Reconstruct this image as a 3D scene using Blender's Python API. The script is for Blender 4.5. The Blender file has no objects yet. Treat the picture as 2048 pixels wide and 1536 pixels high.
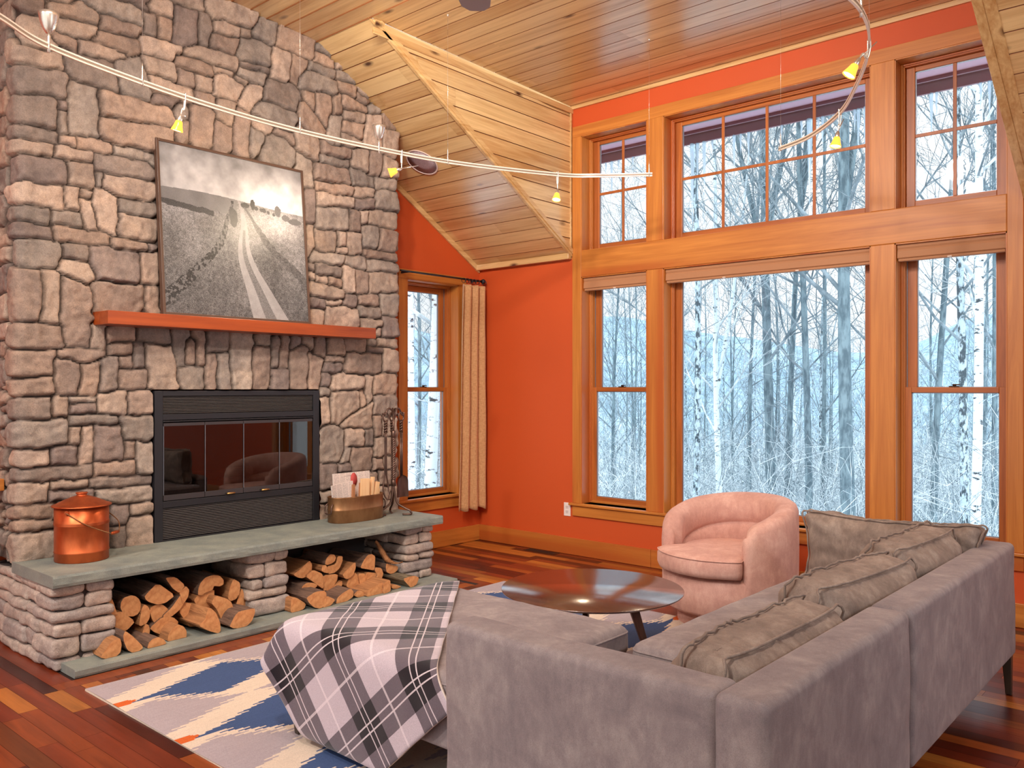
import bpy, bmesh, math, random
import numpy as np
from mathutils import Vector, Matrix, noise

SC = bpy.context.scene
# ------------------------------------------------------------------ camera
CAM_H = 1.45
YAW = math.radians(41.25)
F_PX = 1685.0
cam_d = bpy.data.cameras.new('camera')
cam = bpy.data.objects.new('camera', cam_d)
SC.collection.objects.link(cam)
cam.location = (0, 0, CAM_H)
cam.rotation_euler = (math.pi / 2, 0, YAW)
cam_d.sensor_width = 36.0
cam_d.lens = 36.0 * F_PX / 2048.0
cam_d.shift_y = 7.5 / 2048.0
cam_d.clip_end = 2000
cam_d.clip_start = 0.05
SC.camera = cam
# ------------------------------------------------------------------ world (overcast winter sky)
world = bpy.data.worlds.new('overcast_sky')
SC.world = world
world.use_nodes = True
wn = world.node_tree.nodes
wl = world.node_tree.links
for n in list(wn): wn.remove(n)
w_out = wn.new('ShaderNodeOutputWorld')
w_bg = wn.new('ShaderNodeBackground')
w_tc = wn.new('ShaderNodeTexCoord')
w_sep = wn.new('ShaderNodeSeparateXYZ')
w_ramp = wn.new('ShaderNodeValToRGB')
w_noise = wn.new('ShaderNodeTexNoise')
w_mix = wn.new('ShaderNodeMix'); w_mix.data_type = 'RGBA'; w_mix.blend_type = 'MULTIPLY'
w_nr = wn.new('ShaderNodeValToRGB')
w_ramp.color_ramp.elements[0].position = 0.0
w_ramp.color_ramp.elements[0].color = (1.12, 1.20, 1.24, 1)
w_ramp.color_ramp.elements[1].position = 0.40
w_ramp.color_ramp.elements[1].color = (1.22, 1.30, 1.34, 1)
# an overcast sky is several times brighter overhead than near the horizon
for _p, _c in ((0.62, (3.4, 4.0, 4.4, 1)), (1.0, (5.2, 6.1, 6.7, 1))):
    _e = w_ramp.color_ramp.elements.new(_p); _e.color = _c
w_noise.inputs['Scale'].default_value = 3.0
w_noise.inputs['Detail'].default_value = 4.0
w_nr.color_ramp.elements[0].position = 0.3; w_nr.color_ramp.elements[0].color = (0.84, 0.88, 0.92, 1)
w_nr.color_ramp.elements[1].position = 0.65; w_nr.color_ramp.elements[1].color = (1.12, 1.05, 1.0, 1)
wl.new(w_tc.outputs['Generated'], w_sep.inputs[0])
wl.new(w_sep.outputs['Z'], w_ramp.inputs[0])
wl.new(w_tc.outputs['Generated'], w_noise.inputs['Vector'])
wl.new(w_noise.outputs['Fac'], w_nr.inputs[0])
w_mix.inputs['Factor'].default_value = 1.0
wl.new(w_ramp.outputs[0], w_mix.inputs['A'])
wl.new(w_nr.outputs[0], w_mix.inputs['B'])
wl.new(w_mix.outputs['Result'], w_bg.inputs[0])
w_bg.inputs[1].default_value = 1.0
wl.new(w_bg.outputs[0], w_out.inputs[0])
# ------------------------------------------------------------------ view
SC.view_settings.view_transform = 'Standard'
SC.view_settings.look = 'None'
SC.view_settings.gamma = 1.0
SC.view_settings.exposure = 0.0
SC.view_settings.use_curve_mapping = False
SC.cycles.use_denoising = True
SC.cycles.max_bounces = 7
SC.cycles.diffuse_bounces = 4
SC.cycles.glossy_bounces = 3
SC.cycles.transparent_max_bounces = 12
SC.cycles.sample_clamp_indirect = 6.0
SC.cycles.caustics_reflective = False
SC.cycles.caustics_refractive = False
SC.cycles.use_adaptive_sampling = True
SC.cycles.adaptive_threshold = 0.02

def lamp_area(name, loc, size, power, color, rot=(0, 0, 0), spread=180, size_y=None):
    d = bpy.data.lights.new(name, 'AREA')
    d.shape = 'DISK' if size_y is None else 'RECTANGLE'
    d.size = size
    if size_y: d.size_y = size_y
    d.energy = power; d.color = color; d.spread = math.radians(spread)
    o = bpy.data.objects.new(name, d)
    o.location = loc; o.rotation_euler = rot
    SC.collection.objects.link(o)
    return o
# added fill lamps, unseen, aimed from behind and above the viewer
WARM = (1.0, 0.92, 0.84)
for (x, y), aim, pw in (((-2.6, 0.6), (-4.2, 5.6, 2.6), 12), ((-1.0, 1.0), (-2.6, 5.8, 2.4), 14), ((-0.2, 2.2), (-1.4, 5.8, 1.8), 11), ((-2.6, 1.4), (-5.0, 4.2, 1.5), 30), ((-1.6, 0.2), (-5.0, 4.2, 0.6), 40), ((-2.4, 1.9), (-3.4, 5.4, 3.9), 46), ((-1.6, -1.3), (-1.5, 2.0, 0.5), 42), ((-3.6, -1.2), (-4.8, 2.2, 0.3), 40)):
    o = lamp_area('added_fill_lamp', (x, y, 3.84), 0.26, pw * 0.80, WARM, spread=110)
    o.rotation_euler = (Vector(aim) - Vector((x, y, 3.84))).to_track_quat('-Z', 'Y').to_euler()

o = lamp_area('added_side_fill', (2.0, 3.0, 2.6), 0.5, 24.0, (0.82, 0.92, 1.0), spread=140)  # added cool fill lamp, out of view, for the sofa back
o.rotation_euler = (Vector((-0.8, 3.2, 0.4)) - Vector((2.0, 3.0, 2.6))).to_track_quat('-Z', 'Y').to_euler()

# ------------------------------------------------------------------ helpers: place
FW = Vector((-math.sin(YAW), math.cos(YAW), 0)); RT = Vector((math.cos(YAW), math.sin(YAW), 0))
HZ = 775.5
EYE = Vector((0, 0, CAM_H))
def ray(u, v):
    p = FW + RT * ((u - 1024) / F_PX)
    return Vector((p.x, p.y, (HZ - v) / F_PX))
def at_z(u, v, z): r = ray(u, v); return EYE + r * ((z - CAM_H) / r.z)
def at_x(u, v, x): r = ray(u, v); return EYE + r * (x / r.x)
def at_y(u, v, y): r = ray(u, v); return EYE + r * (y / r.y)

def srgb(r, g, b):
    f = lambda c: c / 12.92 if c <= 0.04045 else ((c + 0.055) / 1.055) ** 2.4
    return (f(r / 255.0), f(g / 255.0), f(b / 255.0), 1.0)

# ------------------------------------------------------------------ helpers: mesh
class MB:
    def __init__(s): s.v = []; s.f = []; s.m = []; s.sm = []; s.uv = None
    def add(s, vs, fs, mi=0, smooth=False, M=None):
        o = len(s.v)
        if M is not None: vs = [M @ Vector(p) for p in vs]
        s.v.extend([tuple(p) for p in vs])
        for f in fs:
            s.f.append(tuple(i + o for i in f)); s.m.append(mi); s.sm.append(smooth)
        return s
    def box(s, x0, x1, y0, y1, z0, z1, mi=0, M=None):
        if x0 > x1: x0, x1 = x1, x0
        if y0 > y1: y0, y1 = y1, y0
        if z0 > z1: z0, z1 = z1, z0
        v = [(x0, y0, z0), (x1, y0, z0), (x1, y1, z0), (x0, y1, z0), (x0, y0, z1), (x1, y0, z1), (x1, y1, z1), (x0, y1, z1)]
        f = [(0, 3, 2, 1), (4, 5, 6, 7), (0, 1, 5, 4), (1, 2, 6, 5), (2, 3, 7, 6), (3, 0, 4, 7)]
        return s.add(v, f, mi, False, M)
    def prism(s, poly, vec, mi=0, cap_mi=None, smooth=False, scale=1.0):
        """poly: list of 3d points, extruded by vec"""
        n = len(poly); vec = Vector(vec)
        c = sum((Vector(p) for p in poly), Vector()) / n
        a = [Vector(p) for p in poly]; b = [c + (p - c) * scale + vec for p in a]
        nrm = Vector()
        for i in range(n): nrm += (a[i] - c).cross(a[(i + 1) % n] - c)
        flip = nrm.dot(vec) > 0
        cm = mi if cap_mi is None else cap_mi
        o = len(s.v)
        s.v.extend([tuple(p) for p in a + b])
        fa = tuple(range(o, o + n)); fb = tuple(range(o + 2 * n - 1, o + n - 1, -1))
        if flip: fa = fa[::-1]; fb = fb[::-1]
        s.f.append(fa); s.m.append(cm); s.sm.append(False)
        s.f.append(fb); s.m.append(cm); s.sm.append(False)
        for i in range(n):
            j = (i + 1) % n
            q = (o + i, o + n + i, o + n + j, o + j)
            if flip: q = q[::-1]
            s.f.append(q); s.m.append(mi); s.sm.append(smooth)
        return s
    def tube(s, pts, r, n=8, mi=0, smooth=True, caps=True, closed=False):
        pts = [Vector(p) for p in pts]; N = len(pts)
        rs = r if isinstance(r, (list, tuple)) else [r] * N
        o = len(s.v); up = Vector((0, 0, 1)); prev = None
        for i, p in enumerate(pts):
            if closed: t = pts[(i + 1) % N] - pts[i - 1]
            else: t = pts[min(i + 1, N - 1)] - pts[max(i - 1, 0)]
            if t.length < 1e-9: t = Vector((0, 0, 1))
            t.normalize()
            if prev is None:
                a = t.cross(up)
                if a.length < 1e-3: a = t.cross(Vector((1, 0, 0)))
            else:
                a = prev - t * prev.dot(t)
                if a.length < 1e-4: a = t.cross(up)
            a.normalize(); b = t.cross(a); prev = a
            for k in range(n):
                q = 2 * math.pi * k / n
                s.v.append(tuple(p + (a * math.cos(q) + b * math.sin(q)) * rs[i]))
        for i in range(N if closed else N - 1):
            i2 = (i + 1) % N
            for k in range(n):
                k2 = (k + 1) % n
                s.f.append((o + i * n + k, o + i * n + k2, o + i2 * n + k2, o + i2 * n + k)); s.m.append(mi); s.sm.append(smooth)
        if caps and not closed:
            s.f.append(tuple(o + k for k in range(n))[::-1]); s.m.append(mi); s.sm.append(False)
            s.f.append(tuple(o + (N - 1) * n + k for k in range(n))); s.m.append(mi); s.sm.append(False)
        return s
    def lathe(s, prof, n=32, mi=0, M=None, smooth=True, sx=1.0, sy=1.0):
        """prof: list of (r,z), rotated round z; closes at r=0"""
        o = len(s.v); P = len(prof)
        for (r, z) in prof:
            for k in range(n):
                q = 2 * math.pi * k / n
                p = Vector((r * math.cos(q) * sx, r * math.sin(q) * sy, z))
                if M is not None: p = M @ p
                s.v.append(tuple(p))
        for i in range(P - 1):
            for k in range(n):
                k2 = (k + 1) % n
                s.f.append((o + i * n + k, o + i * n + k2, o + (i + 1) * n + k2, o + (i + 1) * n + k)); s.m.append(mi); s.sm.append(smooth)
        if prof[0][0] > 1e-6: s.f.append(tuple(o + k for k in range(n))[::-1]); s.m.append(mi); s.sm.append(False)
        if prof[-1][0] > 1e-6: s.f.append(tuple(o + (P - 1) * n + k for k in range(n))); s.m.append(mi); s.sm.append(False)
        return s
    def softbox(s, c, size, r, n=14, fn=None, M=None, mi=0):
        """rounded, smooth box; fn(p_local, unit) -> p_local lets cushions puff and wrinkle"""
        h = Vector(size) * 0.5; r = min(r, min(h) * 0.999)
        idx = {}; o = len(s.v)
        def vert(p):
            key = (round(p[0], 5), round(p[1], 5), round(p[2], 5))
            if key in idx: return idx[key]
            u = Vector(p); q = Vector()
            for a in range(3):
                t = abs(u[a]); ha = h[a]; k = max(0.0, 1 - r / ha)
                # half of the steps go to the rounded rim
                tt = t / 0.6 * k if t < 0.6 else k + (t - 0.6) / 0.4 * (1 - k)
                q[a] = math.copysign(tt * ha, u[a])
            inner = Vector([max(-(h[a] - r), min(h[a] - r, q[a])) for a in range(3)])
            d = q - inner
            if d.length > 1e-7: d.normalize(); q = inner + d * r
            if fn is not None: q = Vector(fn(q, u))
            q = q + Vector(c)
            if M is not None: q = M @ q
            idx[key] = len(s.v); s.v.append(tuple(q)); return idx[key]
        for ax in range(3):
            for sg in (-1, 1):
                g = []
                for i in range(n + 1):
                    row = []
                    for j in range(n + 1):
                        p = [0, 0, 0]; p[ax] = sg; p[(ax + 1) % 3] = -1 + 2 * i / n; p[(ax + 2) % 3] = -1 + 2 * j / n
                        row.append(vert(p))
                    g.append(row)
                for i in range(n):
                    for j in range(n):
                        q = (g[i][j], g[i + 1][j], g[i + 1][j + 1], g[i][j + 1])
                        if sg < 0: q = q[::-1]
                        s.f.append(q); s.m.append(mi); s.sm.append(True)
        return s
    def build(s, name, mats, parent=None, bevel=0, seg=2, sub=0, loc=None, autosmooth=False):
        me = bpy.data.meshes.new(name)
        me.from_pydata(s.v, [], s.f)
        if not isinstance(mats, (list, tuple)): mats = [mats]
        for m in mats: me.materials.append(m)
        me.polygons.foreach_set('material_index', s.m)
        me.polygons.foreach_set('use_smooth', s.sm)
        me.update()
        o = bpy.data.objects.new(name, me)
        SC.collection.objects.link(o)
        if parent is not None: o.parent = parent
        if loc is not None: o.location = loc
        if bevel:
            b = o.modifiers.new('edge', 'BEVEL'); b.width = bevel; b.segments = seg; b.limit_method = 'ANGLE'; b.angle_limit = math.radians(40)
        if sub:
            b = o.modifiers.new('smooth', 'SUBSURF'); b.levels = sub; b.render_levels = sub
        return o

def tag(o, label, cat, group=None, kind=None):
    if label: o['label'] = label
    if cat: o['category'] = cat
    if group: o['group'] = group
    if kind: o['kind'] = kind
    return o
def thing(name, label, cat, loc=(0, 0, 0), rot=(0, 0, 0), group=None):
    o = bpy.data.objects.new(name, None); SC.collection.objects.link(o)
    o.location = loc; o.rotation_euler = rot; o.empty_display_size = 0.1
    return tag(o, label, cat, group)
def struct(o, label=None):
    o['kind'] = 'structure'
    if label: o['label'] = label
    return o
def copy_tree(o, parent=None):
    c = o.copy(); SC.collection.objects.link(c)
    if parent is not None: c.parent = parent
    for ch in [k for k in SC.objects if k.parent == o]: copy_tree(ch, c)
    return c
def catmull(P, k=8):
    P = [Vector(p) for p in P]; out = []
    for i in range(len(P) - 1):
        p0 = P[max(i - 1, 0)]; p1 = P[i]; p2 = P[i + 1]; p3 = P[min(i + 2, len(P) - 1)]
        for j in range(k):
            t = j / k
            out.append(0.5 * ((2 * p1) + (-p0 + p2) * t + (2 * p0 - 5 * p1 + 4 * p2 - p3) * t * t + (-p0 + 3 * p1 - 3 * p2 + p3) * t ** 3))
    out.append(P[-1]); return out
def nz(x, y=0, z=0): return noise.noise(Vector((x, y, z)))
def rotz(a): return Matrix.Rotation(a, 4, 'Z')

# ------------------------------------------------------------------ helpers: materials
class NT:
    def __init__(s, name):
        s.mat = bpy.data.materials.new(name); s.mat.use_nodes = True
        s.t = s.mat.node_tree; s.bsdf = s.t.nodes['Principled BSDF']; s.out = s.t.nodes['Material Output']
    def n(s, typ, **kw):
        x = s.t.nodes.new(typ)
        for k, v in kw.items(): setattr(x, k, v)
        return x
    def l(s, a, b): s.t.links.new(a, b)
    def ramp(s, fac, stops, interp='LINEAR'):
        r = s.n('ShaderNodeValToRGB'); cr = r.color_ramp; cr.interpolation = interp
        while len(cr.elements) > 1: cr.elements.remove(cr.elements[-1])
        cr.elements[0].position = stops[0][0]; cr.elements[0].color = stops[0][1]
        for p, c in stops[1:]:
            e = cr.elements.new(p); e.color = c
        s.l(fac, r.inputs[0]); return r.outputs[0]
    def mix(s, fac, a, b, mode='MIX'):
        m = s.n('ShaderNodeMix', data_type='RGBA', blend_type=mode)
        for sock, v in ((m.inputs['Factor'], fac), (m.inputs['A'], a), (m.inputs['B'], b)):
            if hasattr(v, 'is_linked') or isinstance(v, bpy.types.NodeSocket): s.l(v, sock)
            else: sock.default_value = v
        return m.outputs['Result']
    def math(s, op, a, b=0.0, c=None):
        m = s.n('ShaderNodeMath', operation=op)
        for i, v in enumerate((a, b) if c is None else (a, b, c)):
            if isinstance(v, bpy.types.NodeSocket): s.l(v, m.inputs[i])
            else: m.inputs[i].default_value = v
        return m.outputs[0]
    def coord(s, scale=(1, 1, 1), which='Object', rnd=False):
        tc = s.n('ShaderNodeTexCoord'); mp = s.n('ShaderNodeMapping')
        mp.inputs['Scale'].default_value = scale
        s.l(tc.outputs[which], mp.inputs[0])
        if rnd:
            g = s.n('ShaderNodeNewGeometry'); a = s.n('ShaderNodeVectorMath', operation='MULTIPLY_ADD')
            s.l(g.outputs['Random Per Island'], a.inputs[0]); a.inputs[1].default_value = (37.0, 61.0, 23.0)
            s.l(mp.outputs[0], a.inputs[2]); return a.outputs[0]
        return mp.outputs[0]
    def noise(s, vec, scale, detail=4, rough=0.55, dist=0.0):
        x = s.n('ShaderNodeTexNoise'); s.l(vec, x.inputs['Vector'])
        x.inputs['Scale'].default_value = scale; x.inputs['Detail'].default_value = detail
        x.inputs['Roughness'].default_value = rough; x.inputs['Distortion'].default_value = dist
        return x.outputs['Fac']
    def bump(s, h, strength=0.3, dist=0.01):
        b = s.n('ShaderNodeBump'); b.inputs['Strength'].default_value = strength; b.inputs['Distance'].default_value = dist
        s.l(h, b.inputs['Height']); s.l(b.outputs[0], s.bsdf.inputs['Normal'])
    def island(s): return s.n('ShaderNodeNewGeometry').outputs['Random Per Island']
    def set(s, **kw):
        for k, v in kw.items():
            i = s.bsdf.inputs[k.replace('_', ' ')]
            if isinstance(v, bpy.types.NodeSocket): s.l(v, i)
            else: i.default_value = v
        return s

def mat_plain(name, col, rough=0.5, metal=0.0, bump=0.0, bscale=80, **kw):
    m = NT(name); m.set(Base_Color=col, Roughness=rough, Metallic=metal)
    if bump: m.bump(m.noise(m.coord(), bscale, 4), bump, 0.004)
    for k, v in kw.items(): m.set(**{k: v})
    return m.mat

def mat_wood(name, axis, dark, light, rough=0.4, grain=1.0, islands=True, knots=0.0, coat=0.0, streak=None, spread=0.35, kscale=3.2):
    """grain runs along axis 0/1/2"""
    m = NT(name)
    sc = [9.0, 9.0, 9.0]; sc[axis] = 0.55
    v = m.coord(tuple(sc), rnd=islands)
    n1 = m.noise(v, 1.6 * grain, 5, 0.6, 1.2)
    sc2 = [70.0, 70.0, 70.0]; sc2[axis] = 2.0
    n2 = m.noise(m.coord(tuple(sc2), rnd=islands), 1.0, 3, 0.6)
    f = m.math('ADD', m.math('MULTIPLY', n1, 0.75), m.math('MULTIPLY', n2, 0.3))
    if islands:
        f = m.math('ADD', f, m.math('MULTIPLY', m.math('SUBTRACT', m.island(), 0.5), spread))
    col = m.ramp(f, [(0.30, dark), (0.70, light)])
    if streak is not None:
        n3 = m.noise(m.coord(tuple([x * 0.35 for x in sc]), rnd=islands), 1.0, 2)
        col = m.mix(m.ramp(n3, [(0.5, (0, 0, 0, 1)), (0.62, (1, 1, 1, 1))]), col, streak)
    if knots:
        sk = [kscale * 2.4] * 3; sk[axis] = kscale
        vo = m.n('ShaderNodeTexVoronoi'); m.l(m.coord(tuple(sk), rnd=islands), vo.inputs['Vector']); vo.inputs['Scale'].default_value = 1.0
        wn_ = m.n('ShaderNodeTexWhiteNoise'); m.l(vo.outputs['Position'], wn_.inputs['Vector'])
        gate = m.math('LESS_THAN', wn_.outputs['Value'], knots)
        d = m.ramp(vo.outputs['Distance'], [(0.05, (1, 1, 1, 1)), (0.10, (0.55, 0.55, 0.55, 1)), (0.17, (0, 0, 0, 1))])
        sp = m.n('ShaderNodeSeparateColor'); m.l(d, sp.inputs[0])
        k = m.math('MULTIPLY', sp.outputs[0], gate)
        col = m.mix(k, col, srgb(70, 34, 16))
    m.set(Base_Color=col, Roughness=rough)
    if coat: m.set(Coat_Weight=coat, Coat_Roughness=0.22)
    m.bump(f, 0.05, 0.002)
    return m.mat
# ------------------------------------------------------------------ materials of the room
M = {}
M['paint'] = mat_plain('burnt_orange_paint', srgb(200, 80, 30), 0.6, bump=0.12, bscale=140)
PINE_D, PINE_L = srgb(186, 136, 80), srgb(236, 200, 142)
M['pine_x'] = mat_wood('knotty_pine_x', 0, PINE_D, PINE_L, 0.22, knots=0.5, coat=0.9, spread=0.26, kscale=2.6)
M['pine_x'].node_tree.nodes['Principled BSDF'].inputs['Coat IOR'].default_value = 1.75
M['pine_x'].node_tree.nodes['Principled BSDF'].inputs['Coat Roughness'].default_value = 0.30
M['groove'] = mat_plain('pine_groove', srgb(140, 84, 46), 0.6)
M['pine_y'] = mat_wood('knotty_pine_y', 1, PINE_D, PINE_L, 0.25, knots=0.5, coat=0.4, spread=0.24, kscale=2.6)
FD, FL = srgb(170, 94, 34), srgb(208, 132, 58)
M['fir_x'] = mat_wood('fir_x', 0, FD, FL, 0.42, islands=False, coat=0.06, streak=srgb(176, 88, 34))
M['fir_y'] = mat_wood('fir_y', 1, FD, FL, 0.42, islands=False, coat=0.06)
M['fir_z'] = mat_wood('fir_z', 2, FD, FL, 0.42, islands=False, coat=0.06, streak=srgb(180, 90, 34))
M['sash_x'] = mat_wood('sash_x', 0, srgb(140, 70, 28), srgb(190, 108, 48), 0.4, islands=False)
M['sash_z'] = mat_wood('sash_z', 2, srgb(140, 70, 28), srgb(190, 108, 48), 0.4, islands=False)
M['mauve'] = mat_plain('mauve_soffit_paint', srgb(196, 160, 176), 0.6, bump=0.15, bscale=60)
M['dark_mauve'] = mat_plain('dark_red_fascia_paint', srgb(140, 108, 116), 0.55)
M['alu'] = mat_plain('grey_aluminium', srgb(150, 155, 165), 0.4, 0.7)
M['iron_small'] = mat_plain('bronze_hardware', srgb(70, 48, 36), 0.35, 0.8)

def make_glass(name, tint=(0.97, 0.985, 1.0, 1), refl=1.0, rough=0.0):
    m = NT(name)
    m.t.nodes.remove(m.bsdf)
    tr = m.n('ShaderNodeBsdfTransparent'); tr.inputs[0].default_value = tint
    gl = m.n('ShaderNodeBsdfGlossy'); gl.inputs['Roughness'].default_value = rough
    fr = m.n('ShaderNodeFresnel'); fr.inputs[0].default_value = 1.45
    mx = m.n('ShaderNodeMixShader')
    m.l(m.math('MULTIPLY', fr.outputs[0], refl), mx.inputs[0])
    m.l(tr.outputs[0], mx.inputs[1]); m.l(gl.outputs[0], mx.inputs[2]); m.l(mx.outputs[0], m.out.inputs[0])
    return m.mat
M['pane'] = make_glass('window_pane', refl=0.4)

# floor: strips of mixed cherry
fm = NT('cherry_strip_floor')
fv = fm.coord((0.9, 14, 14), rnd=True)
fg = fm.noise(fv, 1.4, 5, 0.6, 0.8)
fi = fm.island()
fbase = fm.ramp(fi, [(0.0, srgb(60, 18, 12)), (0.16, srgb(84, 26, 16)), (0.36, srgb(114, 42, 22)), (0.62, srgb(130, 54, 24)), (0.78, srgb(158, 80, 32)), (0.90, srgb(196, 122, 52)), (1.0, srgb(84, 28, 16))])
fcol = fm.mix(0.75, fbase, fm.ramp(fg, [(0.3, (0.55, 0.5, 0.45, 1)), (0.7, (1.25, 1.25, 1.2, 1))]), 'MULTIPLY')
fm.set(Base_Color=fcol, Roughness=0.34, Coat_Weight=0.20, Coat_Roughness=0.16)
fm.bump(fm.noise(fm.coord((3, 3, 3)), 4, 2), 0.03, 0.01)
M['floor'] = fm.mat

XL, YW = -5.55, 5.856        # inner faces of the gable wall and of the window wall
CF = 5.836                   # front of the casings
OP = [(-4.329, -3.672), (-3.519, -1.919), (-1.766, -1.115)]
Z0, Z1, Z2, Z3 = 0.454, 2.400, 2.630, 3.614

# ------------------------------------------------------------------ floor
random.seed(5)
fb = MB()
BW = 0.083
def floor_board(x0, x1, y0, y1):
    e = 0.0007
    fb.add([(x0 + e, y0 + e, 0), (x1 - e, y0 + e, 0), (x1 - e, y1 - e, 0), (x0 + e, y1 - e, 0)], [(0, 1, 2, 3)])
ys = -2.2; gap0 = None
while ys < YW:
    if gap0 is None and ys + BW > 1.60: gap0 = ys
    x = XL - random.uniform(0, 1.2)
    while x < 2.6:
        L = random.uniform(0.35, 1.35)
        a, b = max(x, XL), min(x + L, 2.6)
        if b > a + 0.01:
            y2 = min(ys + BW, YW)
            # keep clear of the border boards round the hearth
            if ys + BW > 1.60 and ys < 4.48 and a < -4.29:
                if b > -4.29: floor_board(-4.29, b, ys, y2)
            else: floor_board(a, b, ys, y2)
        x += L
    ys += BW
floor_board(XL, -4.29, gap0, 1.60)
y = 1.60
while y < 4.48:      # border boards along the hearth run the other way
    L = random.uniform(0.5, 1.2)
    floor_board(-4.39, -4.29, y, min(y + L, 4.48)); y += L
floor_board(-5.55, -4.39, 1.60, 1.70); floor_board(-5.55, -4.39, 4.38, 4.48)
o = fb.build('floor', M['floor']); struct(o, 'glossy cherry strip floor in mixed red and amber boards')
sub = MB().box(XL - 0.2, 2.6, -2.2, YW + 0.2, -0.12, -0.002)
o = sub.build('floor_subfloor', mat_plain('subfloor', srgb(40, 18, 10), 0.8)); struct(o)

# ------------------------------------------------------------------ walls
def wall_cells(us, zs, holes, fn):
    mb = MB()
    for i in range(len(us) - 1):
        for j in range(len(zs) - 1):
            uc = (us[i] + us[i + 1]) / 2; zc = (zs[j] + zs[j + 1]) / 2
            if any(h[0] < uc < h[1] and h[2] < zc < h[3] for h in holes): continue
            fn(mb, us[i], us[i + 1], zs[j], zs[j + 1])
    return mb
holes = [(a, b, z0, z1) for a, b in OP for z0, z1 in ((Z0, Z1), (Z2, Z3))]
mb = wall_cells([XL - 0.2, -4.329, -3.672, -3.519, -1.919, -1.766, -1.115, 2.6], [-0.1, Z0, Z1, Z2, Z3, 3.90], holes,
                lambda m_, a, b, c, d: m_.box(a, b, YW, YW + 0.2, c, d))
o = mb.build('wall_window_side', M['paint']); struct(o, 'burnt orange wall around the large windows')
LW = (4.924, 5.56, 0.471, 2.403)   # opening in the gable wall
mb = wall_cells([1.70, LW[0], LW[1], YW], [-0.1, LW[2], LW[3], 2.58], [LW], lambda m_, a, b, c, d: m_.box(XL - 0.2, XL, a, b, c, d))
# the gable above, cut along the roof slope
g = [(XL, YW, 2.58), (XL, 1.70, 2.58), (XL, 1.70, 4.07), (XL, 3.62, 3.95), (XL, YW, 2.62)]
mb.prism(g, (-0.2, 0, 0))
o = mb.build('wall_gable_side', M['paint']); struct(o, 'burnt orange gable wall beside the stone chimney')
mb = MB().box(XL - 0.2, XL, -2.2, 1.70, -0.1, 4.1)
o = mb.build('wall_gable_rear', M['paint']); struct(o)
# unseen walls added to block sky light; openings shaped to let some in
cream_wall = mat_plain('cream_plaster', srgb(222, 214, 204), 0.7)
mb = wall_cells([0.6, 2.8], [-0.1, 3.2, 4.4], [(0, 0.1, 0, 0.1)], lambda m_, a, b, c, d: m_.box(a, b, -2.4, -2.2, c, d))
mb.box(XL - .2, 0.6, -2.4, -2.2, 3.4, 4.4)
o = mb.build('wall_added_rear', cream_wall); struct(o)
mb = wall_cells([-2.2, 2.2, 5.7, YW + .2], [-0.1, 0.1, 2.4, 4.4], [(2.2, 5.7, 0.1, 2.4)], lambda m_, a, b, c, d: m_.box(2.6, 2.8, a, b, c, d))
o = mb.build('wall_added_side', cream_wall); struct(o)

# ------------------------------------------------------------------ ceiling boards
def boards(mb, P, U, V, poly, w=0.1375, seed=1, lmin=1.6, lmax=4.0, th=0.012):
    """V-jointed boards in plane P + u U + v V; poly: convex outline in (u,v), boards run along u"""
    rnd = random.Random(seed); P = Vector(P); U = Vector(U).normalized(); V = Vector(V).normalized(); N = U.cross(V)
    vmin = min(p[1] for p in poly); vmax = max(p[1] for p in poly)
    def span(v):
        xs = []
        for i in range(len(poly)):
            (a, b), (c, d) = poly[i], poly[(i + 1) % len(poly)]
            if abs(b - d) < 1e-9:
                if abs(b - v) < 1e-9: xs += [a, c]
                continue
            t = (v - b) / (d - b)
            if -1e-9 <= t <= 1 + 1e-9: xs.append(a + t * (c - a))
        return (min(xs), max(xs)) if xs else None
    v = vmin
    while v < vmax - 1e-4:
        v1 = min(v + w, vmax); s0 = span(v + 1e-6); s1 = span(v1 - 1e-6)
        if s0 and s1:
            lo = min(s0[0], s1[0]); hi = max(s0[1], s1[1]); x = lo - rnd.uniform(0, lmax)
            while x < hi:
                x2 = x + rnd.uniform(lmin, lmax); q = []
                g = 0.0036; d = 0.007
                for (vv, h) in ((v + 0.0006, -d), (v + g, 0), (v1 - g, 0), (v1 - 0.0006, -d)):
                    t = (vv - v) / max(v1 - v, 1e-6)
                    a0 = s0[0] + (s1[0] - s0[0]) * t; b0 = s0[1] + (s1[1] - s0[1]) * t
                    a_, b_ = max(x + 0.0006, a0), min(x2 - 0.0006, b0)
                    q.append((a_, b_, vv, h))
                if all(k[1] > k[0] + 0.002 for k in q):
                    vs = []
                    for (a_, b_, vv, h) in q:
                        vs.append(P + U * a_ + V * vv - N * h); vs.append(P + U * b_ + V * vv - N * h)
                    mb.add(vs, [(2, 3, 5, 4)]); mb.add(vs, [(0, 1, 3, 2), (4, 5, 7, 6)], mi=1)
                x = x2
        v = v1
    return mb
S = (3.935 - 2.60) / (5.84 - 3.62)                # pitch of the main roof
sl = math.hypot(2.236, S * 2.236)
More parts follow.
